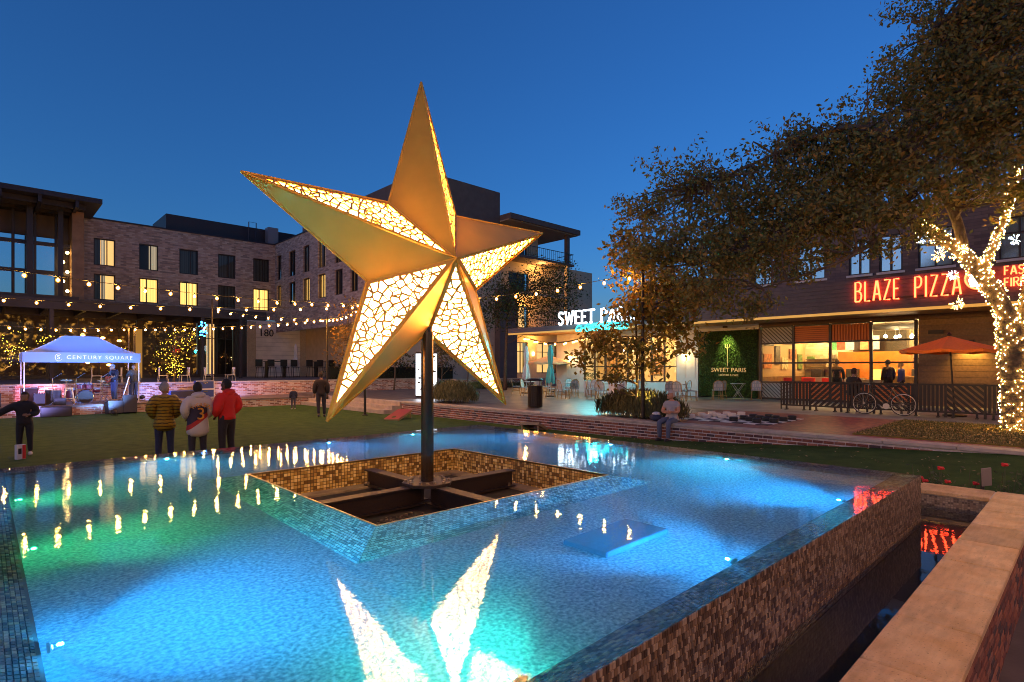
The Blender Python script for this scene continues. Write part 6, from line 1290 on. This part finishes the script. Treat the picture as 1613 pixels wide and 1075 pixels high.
for x, y, z, r in ((-.62, .1, 1.02, .22), (.66, .05, .98, .2), (.85, .25, .8, .17)):
    MB().lathe([(r, 0), (r * .3, .02), (.02, .035)], 20, (x, y, z), Matrix.Rotation(R(14), 3, 'X')).build('cymbal', mat('cymbal_brass', (.7, .5, .2), .25, 1), t); b = MB(); b.tube([(x, y, .25), (x, y, z)], .011, 5)
    for k in range(3): a = k * 2.1; b.tube([(x, y, .3), (x + .22 * math.cos(a), y + .22 * math.sin(a), 0)], .009, 4)
    b.build('cymbal_stand', M_chrome, t)
t = thing('bar_stool', 'tall wooden stool on the stage beside the drums', 'stool', (2.72, 30.3, .42)); M_pine2 = mat('stool_pine', (.42, .22, .08), .5); MB().lathe([(.15, .68), (.16, .7), (.15, .72)], 16).build('seat', M_pine2, t)
for sx in (-1, 1):
    for sy in (-1, 1): MB().tube([(sx * .1, sy * .1, .68), (sx * .19, sy * .19, 0)], .017, 6).build('leg', M_pine2, t)
b = MB(); b.tube([(-.15, -.15, .25), (.15, -.15, .25)], .01, 5); b.tube([(-.15, .15, .25), (.15, .15, .25)], .01, 5); b.build('rung', M_pine2, t)
def mic(loc, lab):
    t = thing('microphone_stand', lab, 'microphone stand', loc, 0, 'microphone stands on the stage'); b = MB(); b.tube([(0, 0, .03), (0, 0, 1.1)], .011, 5); b.tube([(0, 0, 1.1), (.25, -.1, 1.3)], .009, 5)
    for k in range(3): a = k * 2.1; b.tube([(0, 0, .1), (.25 * math.cos(a), .25 * math.sin(a), 0)], .01, 4)
    b.build('stand', M_chrome, t); MB().ball((.27, -.11, 1.32), .03, 8, 5).build('microphone', M_blk, t)
mic((2.2, 30.5, .42), 'microphone stand left of the stool'); mic((2.95, 30.15, .42), 'microphone stand in front of the drums'); mic((3.9, 30.9, .42), 'microphone stand in front of the guitarist')
t = thing('leaning_pole', 'pale aluminium pole leaning beside the wedge monitor', 'pole', (4.45, 29.6, .42)); MB().tube([(0, 0, 0), (.35, .3, 1.15)], .022, 6).build('shaft', leg, t); MB().tube([(-.02, 0, -.0), (.02, 0, .02)], .03, 6).build('foot', M_blk, t)
def par(loc, aim, c, e, lab):
    t = thing('stage_par_light', lab, 'stage light', loc, 0, 'coloured stage lights'); d = (Vector(aim) - Vector(loc)).normalized(); Q = d.to_track_quat('Z', 'Y').to_matrix()
    MB().lathe([(.05, -.12), (.09, -.08), (.09, .05), (.1, .06)], 14, (0, 0, .16), Q).build('can', M_blk, t); MB().lathe([(.08, .062), (.05, .068)], 14, (0, 0, .16), Q).build('lens', emis('par_%d' % int(c[0] * 100), c, 25), t); b = MB(); b.tube([(-.11, 0, 0), (-.11, 0, .16)], .012, 4); b.tube([(.11, 0, 0), (.11, 0, .16)], .012, 4); b.tube([(-.11, 0, .005), (.11, 0, .005)], .012, 4); b.build('yoke', M_blk, t)
    lamp('par_beam', 'SPOT', Vector(loc) + Vector((0, 0, .16)) + d * .1, e, c, t, .05, aim, 110, .8)
par((4.0, 28.1, 0), (3.6, 30.2, 2.6), (.20, .42, 1), 620, 'blue stage light on the turf right of the subwoofer'); par((1.2, 28.1, 0), (2.0, 30.2, 2.0), (.38, .36, 1), 380, 'violet stage light on the turf left of the subwoofer'); par((3.3, 32.3, .42), (3.2, 31.2, 3.2), (.15, .38, 1), 380, 'blue stage light behind the drums shining up into the tent'); par((2.6, 31.9, .42), (1.8, 33, .9), (1, .3, .6), 190, 'pink stage light at the foot of the back wall'); par((5.6, 31.6, .42), (6.6, 33, .9), (.2, .3, 1), 120, 'blue stage light right of the guitarist'); par((9.6, 31.4, .42), (10.6, 33, .8), (.3, .3, 1), 60, 'violet stage light right of the road cases')
# ------------------------------------------------------------------ terrace furniture
M_al = mat('chair_aluminium', (.55, .57, .62), .4, .3)
def metal_chair():
    t = thing('metal_chair', 'x', 'chair', (0, 0, 0), 0, 'pale metal chairs on the hotel terrace'); MB().bevbox((0, 0, .45), (.42, .42, .03), .01).build('seat', M_al, t); b = MB(); b.box(-.2, .2, .19, .21, .78, .88); b.box(-.03, .03, .19, .21, .47, .78); b.build('back', M_al, t)
    for sx in (-1, 1): MB().tube([(sx * .18, -.18, .44), (sx * .2, -.22, 0)], .014, 5).build('leg', M_al, t); MB().tube([(sx * .19, .2, .88), (sx * .19, .19, .45), (sx * .2, .25, 0)], .014, 5).build('leg', M_al, t)
    return t
m0 = metal_chair()
for i, (x, y, a, l) in enumerate(((4.2, 34.6, 1.5, 'pale metal chair left of the guitarist'), (5.0, 34.4, -1.6, 'pale metal chair just behind the guitarist'), (7.0, 34.2, 1.5, 'pale metal chair at the left of the lit terrace tree'), (8.0, 34.2, -1.5, 'pale metal chair at the right of the lit terrace tree'), (9.2, 34.2, 1.5, 'pale metal chair just left above the road cases'), (10.3, 34.2, -1.5, 'pale metal chair right above the road cases'))): put(m0 if i == 0 else copy_tree(m0), (x, y, 1.122), a, l)
def bar_set(x, y, lab):
    t = thing('bar_table', 'tall dark bar table ' + lab, 'table', (x, y, 1.12), 0, 'bar tables by the house number wall'); MB().box(-.9, .9, -.35, .35, 1.35, 1.42).build('table_top', M_pole, t)
    for s in (-1, 1): MB().box(s * .75 - .04, s * .75 + .04, -.3, .3, 0, 1.35).build('leg', M_pole, t)
    for k, s in enumerate((-1.5, -.5, .6, 1.5)):
        c = thing('bar_chair', '%s dark bar chair at the table %s' % (ORD[k], lab), 'chair', (x + s, y - .6, 1.12), 0, 'bar chairs by the house number wall'); MB().bevbox((0, 0, .9), (.6, .55, .06), .02).build('seat', M_pole, c); MB().bevbox((0, .27, 1.25), (.6, .06, .6), .02).build('back', M_pole, c)
        for a in (-1, 1): MB().tube([(a * .22, -.2, .88), (a * .27, -.25, 0)], .025, 5).build('leg', M_pole, c); MB().tube([(a * .22, .2, .88), (a * .27, .25, 0)], .025, 5).build('leg', M_pole, c)
bar_set(18.6, 49.5, 'left of the folded umbrella'); bar_set(23.0, 49.5, 'behind the wall pole')
# ------------------------------------------------------------------ people
def skin_mesh(joints, edges, rad, s, sub=1):
    names = list(joints); me = bpy.data.meshes.new('sk'); me.from_pydata([Vector(joints[n]) * s for n in names], [(names.index(a), names.index(c)) for a, c in edges], []); o = bpy.data.objects.new('sk', me); col.objects.link(o)
    md = o.modifiers.new('s', 'SKIN'); md.use_smooth_shade = True; sl = me.skin_vertices[0].data
    for i, n in enumerate(names):
        r = rad[n]; r = r if isinstance(r, tuple) else (r, r); sl[i].radius = (r[0] * s, r[1] * s); sl[i].use_root = (i == 0)
    ss_ = o.modifiers.new('u', 'SUBSURF'); ss_.levels = sub; ss_.render_levels = sub
    bpy.context.view_layer.update(); ev = o.evaluated_get(bpy.context.evaluated_depsgraph_get()); m2 = ev.to_mesh(); b = MB(); b.add([tuple(v.co) for v in m2.vertices], [tuple(p.vertices) for p in m2.polygons]); bpy.data.objects.remove(o); bpy.data.meshes.remove(me); b.smooth = True; return b
STAND = dict(pelvis=(0, 0, .95), waist=(0, 0, 1.1), chest=(0, .0, 1.32), neck=(0, 0, 1.47), head=(0, -.01, 1.56),
             sl=(.18, 0, 1.42), el=(.25, .03, 1.15), wl=(.24, -.06, .92), hl=(.24, -.09, .84), sr=(-.18, 0, 1.42), er=(-.25, .03, 1.15), wr=(-.24, -.06, .92), hr=(-.24, -.09, .84),
             il=(.10, 0, .90), kl=(.11, -.02, .50), al=(.12, .02, .09), tl=(.13, -.13, .04), ir=(-.10, 0, .90), kr=(-.11, -.02, .50), ar=(-.12, .02, .09), tr=(-.13, -.13, .04))
RAD = dict(pelvis=(.16, .115), waist=(.145, .105), chest=(.175, .12), neck=.055, head=.06, sl=.075, el=.045, wl=.03, hl=.03, sr=.075, er=.045, wr=.03, hr=.03, il=.095, kl=.06, al=.04, tl=.04, ir=.095, kr=.06, ar=.04, tr=.04)
EDG = [('pelvis', 'waist'), ('waist', 'chest'), ('chest', 'neck'), ('neck', 'head'), ('chest', 'sl'), ('sl', 'el'), ('el', 'wl'), ('wl', 'hl'), ('chest', 'sr'), ('sr', 'er'), ('er', 'wr'), ('wr', 'hr'), ('pelvis', 'il'), ('il', 'kl'), ('kl', 'al'), ('al', 'tl'), ('pelvis', 'ir'), ('ir', 'kr'), ('kr', 'ar'), ('ar', 'tr')]
TOPJ = ['waist', 'chest', 'neck', 'sl', 'el', 'wl', 'sr', 'er', 'wr']; LEGJ = ['pelvis', 'waist', 'il', 'kl', 'al', 'ir', 'kr', 'ar']
def person(label, loc, rz, h, top, legs, hair, skin=(.36, .20, .13), pose={}, sleeves=True, bulk=.02, hem=.0, shoe=(.03, .03, .03), hat=None, hood=False, look=0.0, topmat=None, group=None):
    """stands at loc, faces local -y turned by rz"""
    s = h / 1.75; J = dict(STAND); J.update(pose); t = thing('person', label, 'person', loc, rz, group); M_sk = mat('skin_%d' % int(skin[0] * 1000), skin, .55, spec=.35)
    b = skin_mesh(J, EDG, RAD, s); H = Vector(J['head']); hc = H + Vector((0, -.015, .095)); MR = Matrix.Rotation(look, 3, 'Z')
    b.ball(hc * s, .105 * s, 14, 10, (.78, .92, 1.18), MR); b.ball((hc + MR @ Vector((0, -.1, -.01))) * s, .018 * s, 6, 4, (.8, 1, 1.3)); b.ball((hc + MR @ Vector((0, -.075, -.09))) * s, .035 * s, 8, 5)
    for q in (-1, 1): b.ball((hc + MR @ Vector((q * .083, .01, -.01))) * s, .026 * s, 6, 4, (.4, .8, 1.2))
    for q, w in (('l', 1), ('r', -1)):   # palms with five bent fingers
        hp = Vector(J['h' + q]); wp = Vector(J['w' + q]); d = (hp - wp).normalized(); sd = d.cross(Vector((0, 1, 0))); sd = sd.normalized() if sd.length > .2 else d.cross(Vector((1, 0, 0))).normalized(); nn = sd.cross(d)
        for k, ln in enumerate((.062, .075, .08, .072)): o_ = hp + sd * (k - 1.5) * .018; b.tube([(o_ - d * .02) * s, (o_ + d * ln * .55 + nn * .006) * s, (o_ + d * ln + nn * .022) * s], [.009 * s, .0085 * s, .006 * s], 5)
        o_ = hp - d * .035 + sd * .03; b.tube([o_ * s, (o_ + sd * .025 + d * .03) * s, (o_ + sd * .03 + d * .055 + nn * .01) * s], [.011 * s, .01 * s, .007 * s], 5)
    b.build('body', M_sk, t)
    for q in (-1, 1): MB().ball((hc + MR @ Vector((q * .033, -.088, .012))) * s, .011 * s, 6, 4).build('eye', mat('eye_dark', (.02, .015, .015), .3), t)
    MB().ball((hc + MR @ Vector((0, -.094, -.052))) * s, .02 * s, 8, 4, (1.1, .35, .3), MR).build('mouth', mat('lip', (.25, .09, .07), .5), t)
    # jacket or shirt grown over the same joints
    jn = TOPJ if sleeves else ['waist', 'chest', 'neck', 'sl', 'sr']; JJ = {n: J[n] for n in jn}; RR = {n: tuple(x + bulk for x in (RAD[n] if isinstance(RAD[n], tuple) else (RAD[n],) * 2)) for n in jn}; JJ['waist'] = tuple(Vector(J['waist']) * 1.0); RR['neck'] = (.07, .07)
    if not sleeves:
        for q in 'lr': JJ['x' + q] = tuple(Vector(J['s' + q]).lerp(Vector(J['e' + q]), .6)); RR['x' + q] = (.055 + bulk, .055 + bulk)
    E_ = [(a, c) for a, c in EDG if a in JJ and c in JJ] + ([] if sleeves else [('sl', 'xl'), ('sr', 'xr')]); dn = (Vector(J['pelvis']) - Vector(J['waist'])); JJ['hem'] = tuple(Vector(J['pelvis']) + dn.normalized() * hem); RR['hem'] = (.165 + bulk + .1 * hem, .12 + bulk + .1 * hem); E_.append(('waist', 'hem'))
    JJ['neck'] = tuple(Vector(J['neck']) + Vector((0, 0, -.02)))
    tp = skin_mesh(JJ, E_, RR, s); o = tp.build('jacket' if sleeves else 'shirt', topmat or mat('cloth_%d_%d_%d' % tuple(int(x * 255) for x in top), top, .85, bump=1.0, bscale=8), t)
    LJ = {n: J[n] for n in LEGJ}; LR = {n: tuple(x + .018 for x in (RAD[n] if isinstance(RAD[n], tuple) else (RAD[n],) * 2)) for n in LEGJ}; LR['al'] = LR['ar'] = (.06, .06); skin_mesh(LJ, [(a, c) for a, c in EDG if a in LJ and c in LJ], LR, s).build('trousers', mat('cloth_%d_%d_%d' % tuple(int(x * 255) for x in legs), legs, .85, bump=1.0, bscale=9), t)
    for q in 'lr': A, T = Vector(J['a' + q]), Vector(J['t' + q]); m_ = A.lerp(T, .45); dr = (T - A); an = math.atan2(dr.x, -dr.y); MB().ball((m_.x * s, m_.y * s, (m_.z - .012) * s), .115 * s, 10, 6, (.46, 1.25, .5), Matrix.Rotation(an, 3, 'Z')).build('shoe', mat('shoe_%d' % int(shoe[0] * 255), shoe, .5), t)
    hb = MB(); k0 = 0; hb.ball((hc + MR @ Vector((0, .012, .012))) * s, .113 * s, 14, 10, (.82, .94, 1.16), MR); hb.smooth = True
    cut = MR.inverted(); keep = []
    for f in hb.f:
        c = sum((Vector(hb.v[i]) for i in f), Vector()) / len(f) / s - hc; c = cut @ c
        if c.z > .045 or (c.y > .005 and c.z > -.07): keep.append(f)
    hb.f = keep; hb.build('hair' if not hat else 'hat', mat('hair_%d_%d' % (int(hair[0] * 255), int(hair[2] * 255)), hair, .8, bump=.4, bscale=60), t)
    if hood:
        q = MB(); q.ball((Vector(J['neck']) + Vector((0, .06, .03))) * s, .13 * s, 12, 7, (1.15, .75, .62)); q.smooth = True; q.build('hood', topmat or mat('cloth_%d_%d_%d' % tuple(int(x * 255) for x in top), top, .85), t)
    return t, s
PK = dict(wl=(.17, -.13, 1.0), hl=(.15, -.17, .97), wr=(-.17, -.13, 1.0), hr=(-.15, -.17, .97), el=(.28, .06, 1.18), er=(-.28, .06, 1.18))      # hands in front
# quilted yellow and black coat
mq = bpy.data.materials.new('quilted_coat'); mq.use_nodes = True; nt = mq.node_tree; bs = nt.nodes['Principled BSDF']; bs.inputs['Roughness'].default_value = .6; tc = nt.nodes.new('ShaderNodeTexCoord'); sx_ = nt.nodes.new('ShaderNodeSeparateXYZ'); nt.links.new(tc.outputs['Object'], sx_.inputs[0]); nz = nt.nodes.new('ShaderNodeTexNoise'); nz.inputs['Scale'].default_value = 7; nt.links.new(tc.outputs['Object'], nz.inputs['Vector'])
m1 = nt.nodes.new('ShaderNodeMath'); m1.operation = 'MULTIPLY_ADD'; m1.inputs[1].default_value = 15; nt.links.new(sx_.outputs[2], m1.inputs[0]); nt.links.new(nz.outputs['Fac'], m1.inputs[2]); m2 = nt.nodes.new('ShaderNodeMath'); m2.operation = 'FRACT'; nt.links.new(m1.outputs[0], m2.inputs[0]); cr_ = nt.nodes.new('ShaderNodeValToRGB'); cr_.color_ramp.elements[0].color = (.05, .03, .01, 1); cr_.color_ramp.elements[0].position = .12; cr_.color_ramp.elements[1].color = (.42, .24, .02, 1); cr_.color_ramp.elements[1].position = .45; nt.links.new(m2.outputs[0], cr_.inputs[0]); nt.links.new(cr_.outputs[0], bs.inputs['Base Color']); bq = nt.nodes.new('ShaderNodeBump'); bq.inputs['Distance'].default_value = .03; nt.links.new(m2.outputs[0], bq.inputs['Height']); nt.links.new(bq.outputs[0], bs.inputs['Normal'])
person('person in a yellow and black quilted coat and grey cap, seen from behind', (2.79, 13.5, 0), R(180 - 12), 1.66, (.4, .25, .02), (.02, .025, .06), (.30, .26, .24), pose=PK, bulk=.065, hem=.28, topmat=mq, hat=True, hood=False, look=R(-40))
pt, ps = person('person in a white hooded top under a dark jersey numbered three, seen from behind', (3.25, 12.85, 0), R(180), 1.66, (.62, .50, .42), (.03, .025, .03), (.02, .015, .012), skin=(.10, .055, .035), pose=PK, bulk=.055, hem=.34, hood=True)
# jersey: a sleeveless shell over the top, dark above, white below a red slash, with lettering
js = skin_mesh(dict(waist=(0, 0, 1.08), chest=(0, 0, 1.32), neck=(0, 0, 1.43), a=(.15, 0, 1.42), b=(-.15, 0, 1.42), hem=(0, 0, .56)), [('waist', 'chest'), ('chest', 'neck'), ('chest', 'a'), ('chest', 'b'), ('waist', 'hem')], dict(waist=(.225, .182), chest=(.235, .187), neck=(.09, .09), a=(.12, .12), b=(.12, .12), hem=(.27, .215)), ps)
mj = bpy.data.materials.new('jersey_cloth'); mj.use_nodes = True; nt = mj.node_tree; bs = nt.nodes['Principled BSDF']; bs.inputs['Roughness'].default_value = .8; tc = nt.nodes.new('ShaderNodeTexCoord'); dp = nt.nodes.new('ShaderNodeVectorMath'); dp.operation = 'DOT_PRODUCT'; dp.inputs[1].default_value = (.75, 0, 1.0); nt.links.new(tc.outputs['Object'], dp.inputs[0]); cr_ = nt.nodes.new('ShaderNodeValToRGB'); cr_.color_ramp.interpolation = 'CONSTANT'; nt.links.new(dp.outputs['Value'], cr_.inputs[0]); e = cr_.color_ramp.elements; e[0].position = 0; e[0].color = (.62, .50, .42, 1); e[1].position = .86; e[1].color = (.45, .03, .02, 1); q = e.new(.96); q.color = (.035, .025, .045, 1); nt.links.new(cr_.outputs[0], bs.inputs['Base Color']); js.build('jersey', mj, pt)
M_jl = mat('jersey_gold', (.75, .30, .02), .7)
xf(text_mb('3', .34, .01), Matrix.Translation((0, .243 * ps, 1.10 * ps)) @ Matrix.Rotation(R(180), 4, 'Z')).build('jersey_number', M_jl, pt)
for k, ch in enumerate('IVERSON'): a = R(-54 + k * 18); xf(text_mb(ch, .105, .008), Matrix.Translation((-.2 * math.sin(a) * ps, .247 * ps, (1.17 + .13 * math.cos(a)) * ps)) @ Matrix.Rotation(R(180), 4, 'Z') @ Matrix.Rotation(a, 4, 'Y')).build('jersey_letter', M_jl, pt)
person('person in a bright red hooded jacket and dark trousers, seen from behind', (3.78, 12.75, 0), R(180 + 25), 1.72, (.68, .02, .012), (.025, .018, .018), (.015, .012, .01), skin=(.12, .06, .04), pose=PK, bulk=.055, hem=.04, hood=True, look=R(20))
t_, _s = person('young person in black on the turf reaching an arm to the left', (.72, 16.8, 0), R(-10), 1.42, (.018, .015, .018), (.015, .013, .015), (.02, .014, .012), pose=dict(er=(-.42, -.08, 1.28), wr=(-.62, -.16, 1.12), hr=(-.7, -.19, 1.08), el=(.27, -.02, 1.18), wl=(.12, -.2, 1.15), hl=(.06, -.22, 1.15)), bulk=.05, hem=.1, shoe=(.5, .45, .45), look=R(-35))
t = thing('carton', 'small red and white carton on the turf at the feet of the young person', 'box', (.62, 16.2, 0), .4); MB().bevbox((0, 0, .16), (.16, .1, .32), .006).build('box', mat('carton_white', (.6, .55, .55), .6), t); MB().box(.015, .078, -.0535, -.0515, .01, .31).build('red_side', mat('carton_red', (.6, .02, .02), .6), t); MB().box(-.06, .0, -.0535, -.0515, .12, .24).build('printed_mark', M_wire, t)
person('adult in a long dark coat walking away across the turf', (9.96, 21.67, 0), R(180 - 20), 1.78, (.03, .022, .022), (.025, .022, .03), (.03, .02, .015), pose=dict(kl=(.11, .06, .5), al=(.11, .22, .12), tl=(.11, .08, .04)), bulk=.05, hem=.12)
person('small child in a navy jacket standing near the stage wall', (10.8, 26.5, 0), R(170), 1.02, (.02, .025, .06), (.06, .06, .09), (.25, .18, .15), bulk=.05, hem=.0, shoe=(.4, .4, .4))
SIT = dict(pelvis=(0, 0, .58), waist=(0, .02, .72), chest=(0, 0, .94), neck=(0, -.02, 1.1), head=(0, -.04, 1.18), sl=(.18, 0, 1.04), el=(.25, -.08, .80), wl=(.02, -.26, .82), hl=(-.06, -.27, .83), sr=(-.18, 0, 1.04), er=(-.25, -.08, .80), wr=(-.02, -.25, .79), hr=(.06, -.26, .80), il=(.1, -.02, .56), kl=(.14, -.42, .56), al=(.12, -.40, .09), tl=(.13, -.54, .04), ir=(-.1, -.02, .56), kr=(-.13, -.44, .55), ar=(-.16, -.36, .09), tr=(-.17, -.5, .04))
person('man in a grey t-shirt and jeans sitting on the seat wall with folded arms', (13.55, 7.98, .01), R(-90), 1.72, (.36, .35, .36), (.10, .125, .19), (.50, .42, .36), skin=(.55, .27, .16), pose=SIT, sleeves=False, bulk=.03, look=R(-30))
t = thing('bag', 'dark bag with white cloth on the seat wall beside the man', 'bag', (13.5, 8.45, .52)); MB().ball((0, 0, .1), .16, 10, 7, (1, 1.1, .65)).build('pouch', mat('bag_navy', (.03, .04, .08), .7), t); MB().ball((0, -.02, .2), .1, 9, 6, (1, 1.2, .6)).build('cloth', mat('cloth_white', (.6, .6, .62), .8, bump=.5, bscale=20), t)
GT = dict(el=(.28, -.06, 1.16), wl=(.3, -.25, 1.18), hl=(.34, -.3, 1.2), er=(-.26, -.04, 1.14), wr=(-.06, -.24, 1.04), hr=(.0, -.26, 1.02))
person('guitarist in a dark jacket and blue jeans bent over his guitar on the stage', (4.45, 31.25, .42), R(-70), 1.72, (.015, .018, .035), (.06, .12, .30), (.40, .40, .42), pose=dict(GT, head=(0, -.07, 1.54), neck=(0, -.03, 1.47)), bulk=.05, hem=.06, shoe=(.3, .28, .28))
t = thing('guitar', 'electric guitar held by the man on the stage', 'guitar', (4.22, 31.22, 1.46), R(-70)); MB().prism([(-.2, -.12), (-.05, -.16), (.1, -.12), (.16, -.03), (.1, .05), (.14, .14), (0, .1), (-.14, .15), (-.22, .03)], -.02, .02).build('guitar_body', mat('guitar_red', (.3, .05, .02), .3), t); MB().tube([(.1, -.02, 0), (.62, -.04, .16)], .022, 6).build('neck', mat('guitar_neck', (.25, .13, .06), .5), t); MB().bevbox((.66, -.04, .17), (.14, .03, .07), .01).build('headstock', M_blk, t)
person('man in a grey sweatshirt and jeans standing at the right tent leg', (5.3, 31.9, .42), R(15), 1.70, (.07, .09, .10), (.05, .09, .22), (.06, .04, .03), skin=(.45, .28, .2), bulk=.05, hem=.04)
person('customer in dark clothes at the pizza counter, left of the pair by the pane', (27.45, 6.1, .53), R(150), 1.76, (.05, .02, .025), (.02, .02, .03), (.02, .015, .012), bulk=.05, hem=.05); person('customer in a blue and violet top at the pizza counter beside the dark one', (27.5, 5.65, .53), R(190), 1.66, (.10, .10, .40), (.03, .03, .06), (.05, .03, .02), bulk=.05, hem=.05)
person('customer in brown leaning at the far end of the pizza counter', (28.3, 5.2, .53), R(160), 1.62, (.25, .10, .05), (.03, .03, .05), (.06, .04, .02)); person('person in dark clothes standing inside behind the shopfront mullion', (27.2, 7.95, .53), R(100), 1.78, (.03, .03, .02), (.02, .02, .02), (.02, .015, .01))
t = thing('patio_stool', 'dark stool behind the fence under the seated guest', 'stool', (21.35, 5.75, .512)); MB().lathe([(.19, .55), (.2, .58), (.18, .6)], 14).build('seat', M_pole, t)
for k in range(4): a = .785 + k * 1.571; MB().tube([(.13 * math.cos(a), .13 * math.sin(a), .55), (.2 * math.cos(a), .2 * math.sin(a), 0)], .016, 5).build('leg', M_pole, t)
person('guest in a dark top seated on the patio behind the fence', (21.35, 5.75, .58), R(60), 1.74, (.02, .016, .016), (.02, .02, .03), (.04, .022, .015), pose=SIT, bulk=.04)
